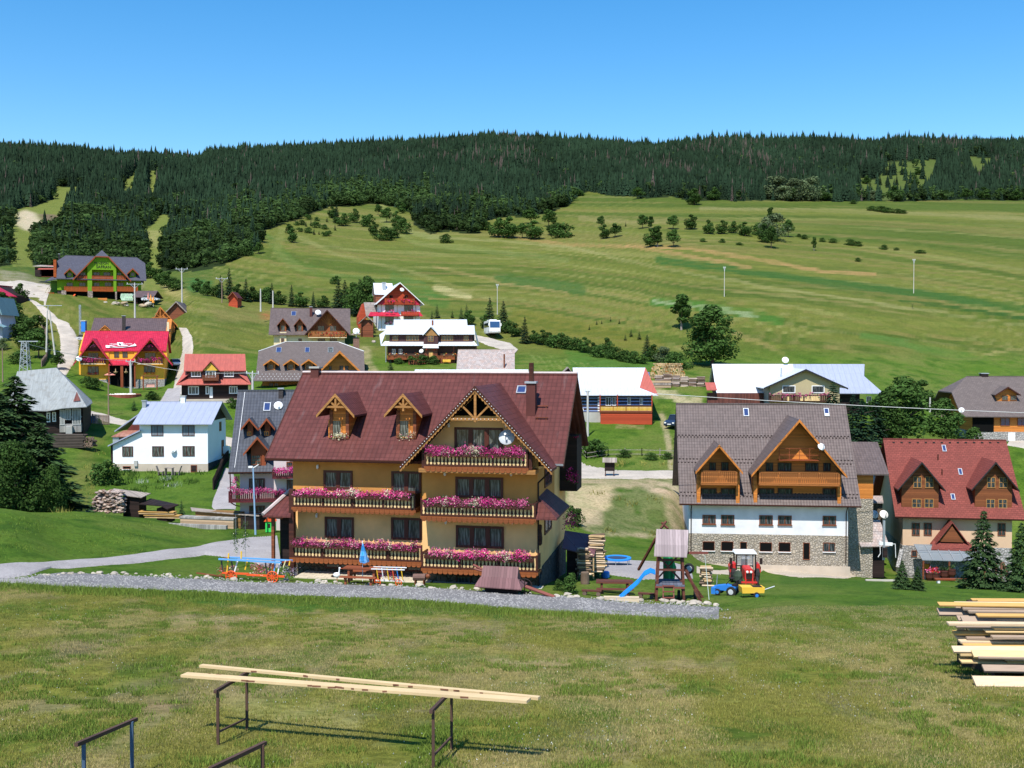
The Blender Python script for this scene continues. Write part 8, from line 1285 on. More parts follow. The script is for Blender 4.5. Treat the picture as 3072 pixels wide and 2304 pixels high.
# wood shed and firewood right of the guesthouse
def logs(name, p, rz, L_, H_, D_, label, r=.07, bark=None, seed=1, cat='firewood stack', jag=.1, ends=True, group=None):
    g = random.Random(seed); P = base(name, p, rz, label, cat, group); b = MB(); b.use(LOGEND).use(bark or LOGBARK); x = -L_/2
    z = r
    while z < H_:
        x = -L_/2+g.uniform(0, r)
        while x < L_/2:
            rr = r*g.uniform(.75, 1.2); y0 = -D_/2+g.gauss(0, .05); b.use(LOGEND if g.random() < .8 else (bark or LOGBARK)); 
            if g.random() > .04: b.tube((x, y0, z+g.gauss(0, .01)), (x+g.gauss(0, .02), D_/2, z), rr, rr, 6)
            x += r*2.05
        z += r*1.8
        if g.random() < jag: L_ -= g.uniform(0, r*2)
    return b.build('split_logs', None, P), P
def sidelogs(name, p, rz, L_, H_, D_, label, r=.08, seed=1, cat='firewood stack', mats=None, group=None):
    g = random.Random(seed); P = base(name, p, rz, label, cat, group); b = MB(); ms = mats or [mat('pale_split_wood', (.6,.46,.32), 'plain', .9, .4), LOGEND, LOGBARK]; z = r
    while z < H_:
        y = -D_/2
        while y < D_/2:
            b.use(g.choice(ms)); rr = r*g.uniform(.7, 1.15); x0 = -L_/2+g.gauss(0, .08); b.tube((x0, y, z), (L_/2+g.gauss(0, .08), y+g.gauss(0, .03), z+g.gauss(0, .03)), rr, rr*g.uniform(.8, 1.1), 6); y += r*1.9
        z += r*1.75
    return b.build('split_logs', None, P), P
qE = Z(1550, 1300, 3.317); f = Fr('woodshed', *qE(640, 1400), 67, -8, 'lean-to woodshed with a violet brown sheet roof at the right side of the guesthouse', 'shed'); t3 = lambda x, y, w_: (f.p(*qE(x, y), w_)[0], w_, f.p(*qE(x, y), w_)[1])
MB().slab([t3(480,965,2.6), t3(820,1018,2.6), t3(770,1222,0), t3(455,1140,0)], .07).build('roof', mat('violet_sheet', (.13,.06,.075), 'metal', .5, .15, b=1.0), f.r); zg = t3(640,1400,0)[2]
for x in (650, 765): a_ = t3(x, 1210, .1); MB().box(a_[0]-.04, a_[0]+.04, .06, .14, zg-.3, a_[2]).build('post', LOGEND, f.r)
MB().box(t3(500,1200,.4)[0], t3(600,1200,.4)[0], .3, 2.4, zg-.5, t3(600,1150,0)[2]-.1).build('back_wall', BLACKW, f.r)
sidelogs('firewood_stack', W(*qE(668, 1405), 67), R(-8), .75, 1.75, .5, 'stack of round logs under the woodshed roof', seed=3); sidelogs('firewood_stack', W(*qE(800, 1380), 68), R(-8), .9, 2.35, .5, 'taller pile of pale split logs at the right end of the woodshed', seed=4)
sidelogs('firewood_stack', G(2117, 1760, 50, 85)+Vector((0,0,-.1)), R(-6), .62, 1.35, .5, 'narrow stack of pale firewood between playground and red tractor', seed=5)
P = base('chopping_block', at(*qE(680, 1500), 50, 75), 0, 'thick grey chopping block beside the garden bush', 'log'); MB().lathe((0,0,0), [(.26,0),(.27,.1),(.25,.7),(.24,.72)], 12).build('block', LOGBARK, P)
def ring(b, r, t, n=18):
    for k in range(n): a, c = 6.2832*k/n, 6.2832*(k+1)/n; b.tube((math.cos(a)*r, 0, math.sin(a)*r), (math.cos(c)*r, 0, math.sin(c)*r), t, n=5)
    return b
# roofed wooden well in front of the guesthouse
qw = Z(1150, 1600, 3.16); p = G(*qw(1100, 585), 48, 62); f = Fr('roofed_wooden_well', *qw(1100, 585), p.y+.3, -8, 'low wooden structure with a two-tier plank roof and a log channel by the gravel', 'wooden well'); t3 = lambda x, y, w_: (f.p(*qw(x, y), w_)[0], w_, f.p(*qw(x, y), w_)[1]); PR = mat('purple_brown_planks', (.17,.085,.085), 'planks', .7, .2, b=.16)
zr_ = t3(1100,305,1.0); a_, b_, c_, d_ = t3(945,305,.9), t3(1282,318,.9), t3(1270,430,.45), t3(928,412,.45); e_, g_ = t3(1310,532,-.25), t3(862,500,-.25); MB().slab([a_, b_, c_, d_], .05).slab([(d_[0]-.03, .42, d_[2]+.02), (c_[0]+.03, .42, c_[2]+.02), e_, g_], .05).slab([(a_[0], 2.1, e_[2]), (b_[0], 2.1, e_[2]), b_, a_], .05).slab([b_, (b_[0], 2.1, e_[2]), (e_[0]+.1, 1.5, e_[2]), (e_[0], -.25, e_[2]), c_], .04, (-1,0,0)).build('roof', PR, f.r)
zg = t3(1100,575,0)[2]; MB().box(g_[0]+.5, e_[0]-.35, .15, 1.7, zg-.3, g_[2]+.05).build('crib', BLACKW, f.r)
MB().tube(t3(1350,505,.3), t3(1625,605,-.3), .1, n=8).build('log_channel', RW, f.r); MB().tube(t3(855,300,1.5), t3(945,345,1.2), .07).tube(t3(860,335,1.3), t3(945,360,1.2), .06).build('rear_logs', RW, f.r)
w_ = ring(MB(), .39, .04).bar((-.4,0,0),(.4,0,0),.05,.05).bar((0,0,-.4),(0,0,.4),.05,.05).build('wheel', BLACKW, f.r); w_.location = t3(1340,500,.6)
# hay wagon with flowers
qh = Z(550, 1600, 3.16); p = G(*qh(680, 440), 48, 70); f = Fr('hay_wagon', *qh(680, 440), p.y, -6, 'old hay wagon with light blue rails and orange beams, planted with flowers', 'hay wagon'); t3 = lambda x, y, w_=0: (f.p(*qh(x, y), w_)[0], w_, f.p(*qh(x, y), w_)[1]); RB = mat('wagon_light_blue', (.12,.35,.68), 'plain', .6, .1); RO = mat('wagon_orange', (.75,.1,.02), 'plain', .6, .1); YW = mat('wagon_yellow', (.8,.48,.03), 'plain', .6, .1); DST = mat('wagon_dark_post', (.06,.05,.06), 'plain', .7, .2)
MB().bar(t3(335,243,-.5), t3(930,278,-.5), .09, .09).build('side_rail', RB, f.r); MB().bar(t3(440,228,.5), t3(1035,258,.5), .09, .09).build('side_rail', RB, f.r); MB().bar(t3(355,243,-.5), t3(440,228,.5), .05, .05).bar(t3(925,278,-.5), t3(1030,258,.5), .05, .05).bar(t3(370,375,-.35), t3(620,385,-.35), .1, .1).bar(t3(600,392,-.35), t3(960,410,-.35), .1, .1).build('frame_beam', RO, f.r)
for x0, y0, x1, y1, m_ in ((360,250,375,368,DST),(455,255,475,370,DST),(778,270,792,385,DST),(825,275,812,395,DST),(520,245,485,365,WHITE),(612,245,585,345,YW),(430,190,408,428,YW),(550,170,548,240,YW),(875,265,855,395,RB),(915,270,895,385,WHITE),(970,258,945,330,mat('wagon_pale_yellow', (.75,.7,.35), 'plain', .6, .1)),(1010,262,1003,305,YW)): MB().bar(t3(x0,y0,-.3), t3(x1,y1,-.3), .07, .05).build('stake', m_, f.r)
for x, y in ((455,410),(845,415)):
    w_ = MB(); ring(w_, .32, .04); 
    for k in range(5): a = k*.628; w_.bar((-.31*math.cos(a),0,-.31*math.sin(a)), (.31*math.cos(a),0,.31*math.sin(a)), .04, .04)
    w_ = w_.build('wheel', RO, f.r); w_.location = t3(x, y, -.45)
MB().bar(t3(125,375,-.4), t3(380,410,-.2), .08, .07).build('drawbar', MBROWN, f.r)
a_ = [t3(x, 340, 0) for x in (350,440,650,830,930,1060)]; petals(f.r, 'wagon_flowers', [(a_[0][0], a_[1][0]+.3, -.4, .4, a_[0][2]-.4, a_[0][2]+.15), (a_[2][0], a_[3][0], -.4, .4, a_[0][2]-.4, a_[0][2]+.35)], 1400, .04, [(PINKL, .4), (REDF, .2), (FLEAF, .25), (CREAMF, .1)], 4)
petals(f.r, 'lavender_flowers', [(a_[4][0]-.1, a_[5][0], -.3, .4, a_[0][2]-.4, a_[0][2]+.25)], 600, .04, [(mat('lavender_petals', (.4,.33,.5), 'leaf', .7, .3, .2), .5), (CREAMF, .1), (FLEAF, .4)], 5)
# trellis wires with climbers
for i, x in enumerate((500, 590)):
    q_ = at(*qh(x, 330), 52, 75); o = base('climbing_plant', q_, 0, f'{"left" if i == 0 else "right"} thin climbing plant on a wire behind the hay wagon', 'plant'); MB().tube((0,0,0), (0,0,3.4), .01).build('wire', STEEL, o); petals(o, 'leaves', [(-.12,.12,-.1,.1,.9+.2*i,2.4+.5*i)], 260, .05, [(FLEAF, .9), (CREAMF, .05)], i)
# table with closed parasol, small wagon, stork, pig planter
P = picnic(W(*qh(1700, 462), 60.0), R(-10), 2.1, 'red brown garden table with a closed blue parasol before the guesthouse', .85, mat('garden_table_red', (.25,.07,.03), 'wood', .6, .2)); f = None
pr = base('closed_parasol', P.location+Vector((0,0,.85)), R(-10), 'closed blue parasol with a pale pattern standing in the garden table', 'parasol'); b = MB(); n = 10; V_ = [(0,0,1.45)]
for k in range(n): a = 6.283*k/n; r = .3*(1 if k % 2 else .6); V_.append((math.cos(a)*r+.1, math.sin(a)*r, .32 if k % 2 else .24))
b.idx(V_, [(0, 1+k, 1+(k+1) % n) for k in range(n)]); b.build('canopy', mat('parasol_blue', (.03,.3,.7), 'brick', .7, .35, a=.3, b=.3, col2=(.6,.7,.8)), pr); MB().tube((0,0,-.8), (0,0,1.5), .025).build('pole', WHITE, pr)
p = at(*qh(1455, 465), 50, 70); P = base('garden_stork', p, 0, 'white garden stork figure with dark wing tips by the terrace', 'garden figure'); MB().blob((0,0,.42), (.22,.13,.16), .05, 10, 1).build('body', WHITE, P); MB().tube((.12,0,.5), (.16,0,.78), .05, .035).blob((.17,0,.82), (.07,.05,.06), .03, 8, 2).build('neck_and_head', WHITE, P); MB().tube((.2,0,.82), (.36,0,.78), .02, .005).build('beak', RO, P); MB().blob((-.2,0,.36), (.14,.08,.07), .1, 8, 3).build('wing_tip', BLACKW, P); MB().tube((.02,0,0), (.02,0,.32), .015).build('leg', RO, P)
p = at(*qh(1950, 490), 48, 66); P = base('flower_wagon', p, R(-5), 'small colourful toy-sized hay wagon with flowers right of the garden table', 'flower wagon'); MB().bar((-.95,-.3,.95),(.95,-.3,.93),.05,.05).bar((-.95,.3,.95),(.95,.3,.93),.05,.05).bar((-.8,0,.25),(.85,0,.25),.08,.08).build('rails', WHITE, P)
for x, m_ in ((-.65,YW),(-.35,WHITE),(-.05,YW),(.25,RO),(.5,BL),(.75,YW)): MB().bar((x,-.3,1.0),(x+.08,-.18,.3),.05,.04).build('stake', m_, P)
for x in (-.6,.6):
    w_ = ring(MB(), .18, .025).bar((-.18,0,0),(.18,0,0),.025,.025).bar((0,0,-.18),(0,0,.18),.025,.025).build('wheel', RO, P); w_.location = (x,-.3,.2)
petals(P, 'flowers', [(-.5,.45,-.2,.2,.3,.75)], 400, .04, [(DPINK, .5), (PINK, .2), (FLEAF, .3)], 8)
p = at(*qw(355, 490), 48, 66); P = base('animal_planter', p, R(-12), 'brown log animal figure used as a planter beside the flower wagon', 'garden figure'); MB().tube((-.42,0,.42),(.3,0,.45),.2,.2,10).build('body', mat('planter_brown', (.16,.09,.07), 'plain', .7, .3), P); MB().blob((.42,0,.52), (.15,.12,.14), .08, 8, 2).build('head', MBROWN, P)
for x in (-.3,.2):
    for y in (-.12,.12): MB().tube((x,y,0),(x,y,.35),.04).build('leg', MBROWN, P)
for x0, x1, y0, y1, lab, nm in ((300,1240,1482,1535,'pale','terrace'),):
    a_ = G(*q3(300,1535), 50, 70); c_ = G(*q3(1235,1560), 50, 70); o = MB(); f2 = GF; u0, z0 = f2.p(*q3(295,1535), -.6); u1 = f2.p(*q3(1190,1550), -.6)[0]; zt = f2.p(*q3(700,1490), .6)[1]; o.box(u0, u1, -.7, wl-.02, zt-1.5, zt-.02); o.build('paved_terrace', PV, GF.r)
MB().box(GF.p(*q3(1190,1560),-1)[0], GF.p(*q3(1930,1560),-1)[0], -1.4, .0, GF.p(*q3(1500,1572),-1)[1]-1, GF.p(*q3(1500,1572),-1)[1]).build('front_paving', mat('pale_kerb', (.5,.46,.38), 'plain', .9, .2), GF.r)
# sawhorses and boards in the foreground
qs = Z(200, 1950, 1.4747)
def rack(legs, bar, brace, m_, label, m2=None, over=.06):
    pts = []; 
    for (xt, yt, xb, yb) in legs:
        if yb is None: q_ = None
        pts.append((xt, yt, xb, yb))
    feet = [G(*qs(xb, yb), 12, 40) for xt, yt, xb, yb in pts]; tops = [W(*qs(xt, yt), ft.y) for (xt, yt, xb, yb), ft in zip(pts, feet)]; c = (feet[0]+feet[1])/2; P = base('metal_rack', c, 0, label, 'rack', 'metal racks standing in the foreground meadow')
    for ft, tp, mm in zip(feet, tops, (m_, m2 or m_)): MB().box(-.025,.025,-.025,.025,-.1,(tp-ft).z).build('leg', mm, P).location = ft-c
    d = (tops[1]-tops[0]); A_ = tops[0]-d*over; B_ = tops[1]+d*over; MB().bar(A_-c, B_-c, .06, .06).build('top_bar', RUST, P)
    if brace: h = brace; MB().bar(feet[0]+Vector((0,0,h))-c, feet[1]+Vector((0,0,h))-c, .035, .035).build('brace', RUST, P)
    return A_, B_
A1, B1 = rack([(665,180,670,420), (798,100,798,355)], 0, .24, RUST, 'rusty metal rack under the left end of the long boards')
A2, B2 = rack([(1617,268,1622,530), (1702,180,1703,440)], 0, .24, RUST, 'rusty metal rack under the right end of the long boards')
rack([(75,405,78,650), (280,318,290,560)], 0, None, mat('worn_blue_paint', (.07,.12,.2), 'plain', .7, .5), 'metal rack with peeling blue legs at the bottom left', None, .15)
rack([(655,518,658,760), (860,420,868,665)], 0, None, RUST, 'rusty metal rack cut off by the bottom edge of the view', RUST, .1)
def board(y1a, y2a, xa, xb, wd, label, dy):
    p1 = A1.lerp(B1, y1a); p2 = A2.lerp(B2, y2a); d = p2-p1
    def hit(px):
        t = ((px-1536)/3200*p1.y-p1.x)/(d.x-(px-1536)/3200*d.y); return p1+d*t
    a_, b_ = hit(qs(xa, 0)[0]), hit(qs(xb, 0)[0]); up = Vector((0,0,.06)); m_ = mat('fresh_board_'+dy, (.6,.44,.24), 'plain', .8, .2) ; P = base('long_board', a_+up, 0, label, 'board', 'long boards on the metal racks'); MB().bar(Vector((0,0,0)), b_-a_, wd, .05).build('plank', m_, P); g = random.Random(len(label)); k = MB(); D_ = b_-a_; n = D_.normalized(); sd = n.cross(Vector((0,0,1))).normalized()
    for i in range(16): t = g.random()*.85+.05; c_ = D_*t+sd*(wd/2*.93)*(1 if i % 3 else -1)+Vector((0,0,.008)); l = g.uniform(.03,.12); k.bar(c_-n*l+Vector((0,0,g.uniform(-.012,.008))), c_+n*l, .022, .03)
    k.build('bark_edge', mat('bark_strip', (.2,.09,.05), 'plain', .9, .3), P)
board(.93, .85, 583, 2092, .11, 'narrower pale board lying on the far side of the two racks', 'a'); board(.5, .62, 507, 2045, .21, 'wider pale board lying on the near side of the two racks', 'b')
# lumber stack at the right edge
ql = Z(2672, 1700, 4.1475); g = random.Random(6); cols = {'w': mat('fresh_sawn_wood', (.62,.46,.29), 'wood', .8, .15, b=.4), 'o': mat('orange_sawn_wood', (.55,.32,.1), 'wood', .8, .2, b=.4), 'g': mat('greyed_sawn_wood', (.34,.25,.18), 'wood', .85, .25, b=.4), 'y': mat('yellow_sawn_wood', (.65,.46,.22), 'wood', .8, .2, b=.4)}
BD = [(1020,430,16,'o',30.2),(1092,455,40,'o',30.0),(815,490,62,'w',29.8),(1050,478,26,'y',29.9),(610,496,22,'o',29.3),(815,525,30,'w',29.6),(610,600,95,'g',29.3),(905,548,52,'g',29.2),(975,585,48,'g',29.1),(1085,632,28,'o',28.7),(850,672,72,'g',29.0),(910,705,95,'g',28.7),(1000,752,118,'y',28.8),(725,738,48,'w',28.0),(825,772,30,'g',28.3),(990,818,36,'y',28.4),(1190,826,22,'y',28.0),(800,858,46,'o',28.2),(950,912,50,'g',28.1),(1272,905,58,'g',27.8),(825,900,30,'w',28.25),(872,960,36,'w',28.0),(910,1005,36,'o',27.9),(1155,1035,112,'y',27.9),(790,1062,82,'w',27.6),(1040,1125,95,'y',27.4),(870,1115,48,'y',27.6),(1095,1150,28,'g',27.35),(885,1205,26,'y',27.5),(880,1190,90,'o',27.7),(1170,1300,85,'g',27.1),(1070,1490,165,'w',26.7)]
ORD2 = ORD+['twenty-ninth','thirtieth','thirty-first','thirty-second']
for i, (x, y, h, c_, Y) in enumerate(BD):
    a_ = W(*ql(x, y), Y); t_ = max(.035, min(.06, h/4.1475/3200*Y*.5)); wz = max(.03, h/4.1475/3200*Y); L_ = 3.6+g.random(); flat = h < 60
    P = base('timber_board', a_, R(g.uniform(-3.5, -1)), f'{dict(w="fresh pale", o="orange", g="greyed", y="yellowish")[c_]} sawn board, {ORD2[i]} from the top of the lumber stack', 'board', 'sawn boards in the lumber stack at the right edge')
    tl = g.uniform(4, 14) if flat else 30; o = MB().box(0, L_, 0, g.uniform(.14,.24) if flat else min(.36, wz/.75), -.05 if not flat else 0, 0 if not flat else min(wz*.7, .06)).build('plank', cols[c_], P); o.rotation_euler = (R(tl), 0, 0); nb = g.randint(1, 2)
    for k_ in range(nb): dx = g.uniform(.3, 1.3); MB().box(dx, L_, .1, .3, -.12-.09*k_, -.075-.09*k_).build('batten', cols[g.choice('wgyo')], P)
a_ = W(*ql(905,1200), 28.4); P = base('stack_bearer_and_shade', a_, 0, 'dark bearers and a dark block coloured as shade inside the lumber stack', 'timber'); MB().box(.75, .95, -.2, 2.2, -.6, .35).box(2.1, 2.3, -.2, 2.6, -.6, 1.0).box(1.0, 3.6, .7, 2.2, -.7, 1.2).build('bearer_and_shade_block', mat('stack_shade_brown', (.05,.03,.02), 'wood', .9, .3), P)  # bearers plus a dark inner block whose colour paints shade between boards
g = random.Random(31); nst = 1300; V = []; F_ = []
for i in range(nst):
    x = g.uniform(-60, 2150); y = g.uniform(0, 1); yn = np.interp(x, [0,362,866,1250,1550,1911,2160], [1747,1768,1787,1803,1827,1850,1861]); yf = np.interp(x, [0,110,362,800,1150,1500,1803,2157], [1742,1727,1724,1744,1757,1777,1799,1818])
    V.append((x, yf+(yn-yf)*y))
qs_ = [G(x, y_, 44, 62) for x, y_ in V]; V = []; oc = np.array([(1,0,0),(0,1,0),(-1,0,0),(0,-1,0),(0,0,1.0)]); of_ = [(0,1,4),(1,2,4),(2,3,4),(3,0,4)]
for q_ in qs_:
    for j in range(5):
        s_ = g.uniform(.025,.065); xx, yy = q_.x+g.gauss(0,.35), q_.y+g.gauss(0,.35); k_ = len(V); a = g.random()*6; c_, d_ = math.cos(a)*s_, math.sin(a)*s_
        for o_ in oc: V.append((xx+o_[0]*c_-o_[1]*d_, yy+o_[0]*d_+o_[1]*c_, gz(xx, yy)+.04+o_[2]*s_*.8))
        F_ += [tuple(k_+t for t in f_) for f_ in of_]
tag(npmesh('gravel_stones', np.array(V), np.array(F_), [mat('grey_pebbles', (.3,.29,.28), 'plain', .9, .3)], 'stuff'), 'loose pale grey stones lying on the gravel track', 'gravel')
# sheds and wood piles left of the slate house
q7z = Z(0, 1200, 2.765); f = Fr('firewood_shelter', *q7z(900, 945), 97, -8, 'firewood pile with a board cover and dark lumber shelter below the white house', 'shed'); t3 = lambda x, y, w_=0: (f.p(*q7z(x, y), w_)[0], w_, f.p(*q7z(x, y), w_)[1])
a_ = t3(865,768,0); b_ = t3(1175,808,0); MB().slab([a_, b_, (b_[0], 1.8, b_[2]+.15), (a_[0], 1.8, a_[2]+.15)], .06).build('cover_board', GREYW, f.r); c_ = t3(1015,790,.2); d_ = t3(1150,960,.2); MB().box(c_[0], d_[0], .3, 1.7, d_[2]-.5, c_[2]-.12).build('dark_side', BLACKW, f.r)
a_ = t3(1150,862,-.3); b_ = t3(1390,905,-.3); MB().slab([a_, (b_[0]-.6, -.3, a_[2]-.1), b_, (b_[0], 2, b_[2]+.1), (a_[0], 2, a_[2]+.2)], .08).build('shelter_roof', BLACKW, f.r); MB().box(t3(1300,900)[0], t3(1385,900)[0], 0, 1.6, t3(1300,985)[2]-.4, b_[2]).build('shelter_wall', BLACKW, f.r)
for i, (x, y) in enumerate(((1145,925),(1150,940),(1190,955),(1200,972))): a_ = t3(x, y, -.1); MB().box(a_[0], a_[0]+3.4, -.1, .6, a_[2]-.06, a_[2]+.02).build('board', LOGEND if i % 2 else mat('orange_sawn_wood'), f.r)
STW = [mat('stone_pale_logs', (.5,.4,.33), 'plain', .9, .4), mat('stone_grey_logs', (.36,.29,.26), 'plain', .9, .4), mat('stone_brown_logs', (.25,.17,.13), 'plain', .9, .4)]
g = random.Random(5); P = base('firewood_heap', W(*q7z(890, 930), 96.4), R(-8), 'large heap of pale split firewood under the board cover below the white house', 'firewood'); b = MB()
for i in range(420):
    z = g.random()**1.2*4.6*.42*1.0; t = z/2.0; x = g.uniform(-1.8+t*.9, 1.5); b.use(g.choice(STW)); rr = g.uniform(.08,.16); b.blob((x, g.uniform(-.25,.6), z+.0), (rr*1.7, rr*1.6, rr*.8), .25, 6, i)
b.build('split_logs', None, P)
for (x0, y0, x1, y1, m_, lab) in ((1545,890,2000,925,'c','long lumber stack under old boards beside the road'),):
    f = Fr('lumber_stack', *q7z(1780, 1060), 93, -13, 'long stack of weathered lumber covered with boards beside the blue lamp post', 'lumber stack'); t3 = lambda x, y, w_=0: (f.p(*q7z(x, y), w_)[0], w_, f.p(*q7z(x, y), w_)[1]); MB().slab([t3(1580,890,1), t3(2150,950,1), t3(2150,960,-.2), t3(1590,915,-.2)], .08).build('cover', GREYW, f.r)
    MB().box(t3(1620,900)[0], t3(2000,900)[0], 0, .9, t3(1800,1060)[2], t3(1800,925)[2]).build('stack', mat('amber_lumber', (.22,.12,.04), 'wood', .9, .3, b=.12), f.r); MB().box(t3(1505,960,-.5)[0], t3(1945,960,-.5)[0], -.7, 0, t3(1700,1070)[2]-.3, t3(1700,985,-.5)[2]).build('lower_stack', mat('tan_lumber', (.45,.32,.2), 'wood', .9, .2, b=.3), f.r); MB().box(t3(1500,960,-.5)[0], t3(1950,960,-.5)[0], -.75, .1, t3(1700,985,-.5)[2], t3(1700,975,-.5)[2]+.06).build('lower_cover', mat('grey_boards'), f.r); MB().box(t3(2000,960)[0], t3(2155,960)[0], -.1, 1.2, t3(2080,1090)[2]-.3, t3(2080,960)[2]).build('dark_end', BLACKW, f.r)
    MB().box(t3(1370,1000,-1.4)[0], t3(1880,1060,-1.4)[0], -1.5, -1.2, t3(1600,1045,-1.4)[2]-.5, t3(1600,1030,-1.4)[2]).build('timber_kerb', mat('grey_boards'), f.r)
P = base('toy_playhouse', W(808, 1590, 90), 0, 'green plastic playhouse with a red roof beside the porch of the guesthouse', 'playhouse'); MB().box(-.6,.8,0,1.2,-.3,1.25).build('wall', mat('toy_green', (.05,.6,.1), 'plain', .5, .05), P); P.scale = (.55,.55,.6); MB().pry([(-.85,1.2),(.95,1.2),(.3,1.75),(-.3,1.75)], -.15, 1.3).build('roof', RO, P); MB().box(-.25,.15,-.02,-.004,.3,.9).build('window', BLACKW, P)
P = base('log_pile', G(215, 1325, 105, 140), R(-6), 'dark weathered log pile on the grass below the grey tin-roofed cottage', 'log pile'); b = MB(); g = random.Random(4)
for k in range(9):
    for j in range(5): b.tube((-4.5+g.gauss(0,.2), j*.25, .12+k*.2), (1.6+g.gauss(0,.2), j*.25, .12+k*.2), .12, .1, 6)
b.build('logs', mat('dark_weathered_logs', (.07,.055,.045), 'plain', .9, .4), P); g = random.Random(9); b = MB()
for k in range(50): b.tube((1.7+g.random()*1.2, 0, .1+g.random()*1.3), (1.7+g.random()*1.2, 1.2, .1+g.random()*1.3), .1, .1, 6)
b.build('log_ends', LOGBARK, P)
q1 = Z(0, 700, 2.765); p = G(*q1(772, 1575), 120, 175); P = base('wheelie_bin', p, 0, 'blue rubbish bin beside the wooden fence near the grey cottage', 'bin'); MB().pry([(-.27,0),(.27,0),(.32,1.0),(-.32,1.0)], -.3, .3).build('body', BL, P); MB().box(-.35,.35,-.34,.34,1.0,1.08).build('lid', mat('dark_blue_lid', (.02,.06,.3), 'plain', .5, .1), P)
p = G(*q1(798, 1575), 120, 175); P = base('metal_bin', p, 0, 'grey metal dustbin right of the blue bin', 'bin'); MB().lathe((0,0,0), [(.24,0),(.27,.7),(.28,.75),(.05,.85)], 12).build('body', STEEL, P)
def fence(name, pts, h, m_, label, sp=.2, bw=.12, rails=(.25,.8), picket=True, ymin=0, ymax=1e9, post=2.2, cat='fence'):
    P3 = [G(*q_, ymin, ymax) for q_ in pts]; P = base(name, P3[0], 0, label, cat); b = MB(); c = P3[0]; pk = MB(); n = 0
    for a_, d_ in zip(P3[:-1], P3[1:]):
        L_ = (d_-a_).length; k = max(1, int(L_/post))
        for i in range(k+1): q_ = a_.lerp(d_, i/k); z = gz(q_.x, q_.y); b.box(q_.x-c.x-.05, q_.x-c.x+.05, q_.y-c.y-.05, q_.y-c.y+.05, z-c.z-.2, z-c.z+h+.05)
        for i in range(k):
            q0, q1_ = a_.lerp(d_, i/k), a_.lerp(d_, (i+1)/k); q0.z, q1_.z = gz(q0.x, q0.y), gz(q1_.x, q1_.y)
            for r_ in rails: b.bar(q0-c+Vector((0,0,h*r_)), q1_-c+Vector((0,0,h*r_)), .04, .07)
        if picket:
            for i in range(int(L_/sp)): q_ = a_.lerp(d_, (i+.5)*sp/L_); z = gz(q_.x, q_.y); pk.box(q_.x-c.x-bw/2, q_.x-c.x+bw/2, q_.y-c.y-.06, q_.y-c.y-.04, z-c.z+.05, z-c.z+h)
    b.build('rails_and_posts', m_, P)
    if pk.v: pk.build('pickets', m_, P)
fence('picket_fence', [q4(330,728),q4(560,724),q4(800,716),q4(985,705)], 1.6, mat('rust_picket', (.28,.06,.02), 'planks', .7, .3, b=.2), 'rust red picket fence in front of the blue striped log house', .3, .18, ymin=130, ymax=175)
fence('board_fence', [q1(765,1580),q1(905,1590)], 1.5, mat('grey_brown_fence', (.22,.16,.13), 'planks', .8, .3), 'short grey brown board fence beside the blue bin', .2, .16, ymin=120, ymax=175)
fence('rail_fence', [q4(345,905),q4(400,1000),q4(440,1045),q4(620,1020),q4(900,1018),q4(1200,1030)], 1.0, GREYW, 'weathered rail fence along the lawn behind the guesthouse', picket=False, ymin=118, ymax=160)
fence('side_fence', [q7z(1895,430),q7z(1850,560),q7z(1800,680),q7z(1770,750)], 1.3, BLACKW, 'dark fence beside the drive right of the white house', .25, .2, ymin=98, ymax=140)
fence('track_fence', [q1(330,735),q1(375,830),q1(405,950),q1(385,1060),q1(345,1110)], 1.4, mat('grey_brown_fence'), 'dark weathered fence following the left side of the dirt track', .25, .18, ymin=160, ymax=260)
fence('garden_fence', [q8(1000,1215),q8(1200,1215),q8(1420,1200),q8(1610,1195)], 1.0, MBROWN, 'low brown garden fence below the long log house', .4, .2, ymin=180, ymax=215)
# flower bed ring of the crimson pension
p = G(366, 1187, 170, 215); P = base('round_flower_bed', p, 0, 'oval flower bed of white stones with a red brown border before the crimson pension', 'flower bed'); MB().lathe((0,0,0), [(3.3,-.8),(3.3,.25),(2.7,.25),(2.6,.05)], 30).build('border', mat('bed_border', (.25,.07,.04), 'plain', .8, .3), P); b = MB(); g = random.Random(3)
for i in range(160): a = g.random()*6.28; r = 2.55*math.sqrt(g.random()); s_ = g.uniform(.12,.3); b.blob((math.cos(a)*r, math.sin(a)*r, .15), (s_, s_, s_*.7), .3, 5, i)
b.build('white_stones', mat('white_stones', (.75,.7,.62), 'plain', .9, .15), P)
def parasol(p, m1, label, h=2.6, r=1.4, closed=False, cat='parasol'):
    P = base('parasol', p, 0, label, cat); MB().tube((0,0,0),(0,0,h),.04).build('pole', WHITE, P); MB().lathe((0,0,h-.5), [(r, -.05),(r*.98,0),(.03,.5)] if not closed else [(.3,-1.2),(.35,-1.1),(.08,.5)], 8).build('canopy', m1, P)
parasol(on(329, 204), mat('salmon_canopy', (.6,.25,.2), 'plain', .8, .2), 'open salmon pink parasol left of the flower bed', 2.3, 1.1)
for i, (x, y) in enumerate(((1990,1130),(2040,1165),(2085,1200))): parasol(W(*qg(x, y), 272), mat('orange_canopy', (.8,.32,.05), 'plain', .8, .15) if i else mat('salmon_canopy'), ['closed salmon parasol nearest the dark shed beside the green pension', 'closed orange parasol in the middle of the three beside the green pension', 'closed orange parasol lowest of the three beside the green pension'][i], 2.6, closed=True)
P = base('wooden_bench', W(*qg(1118, 1108), 277.5), 0, 'orange wooden bench in front of the green pension', 'bench'); MB().box(-1.2,1.2,-.2,.2,.35,.45).box(-1.2,1.2,.15,.2,.5,.95).box(-1.1,-1,-.2,.2,0,.35).box(1,1.1,-.2,.2,0,.35).build('seat', ORANGE, P)
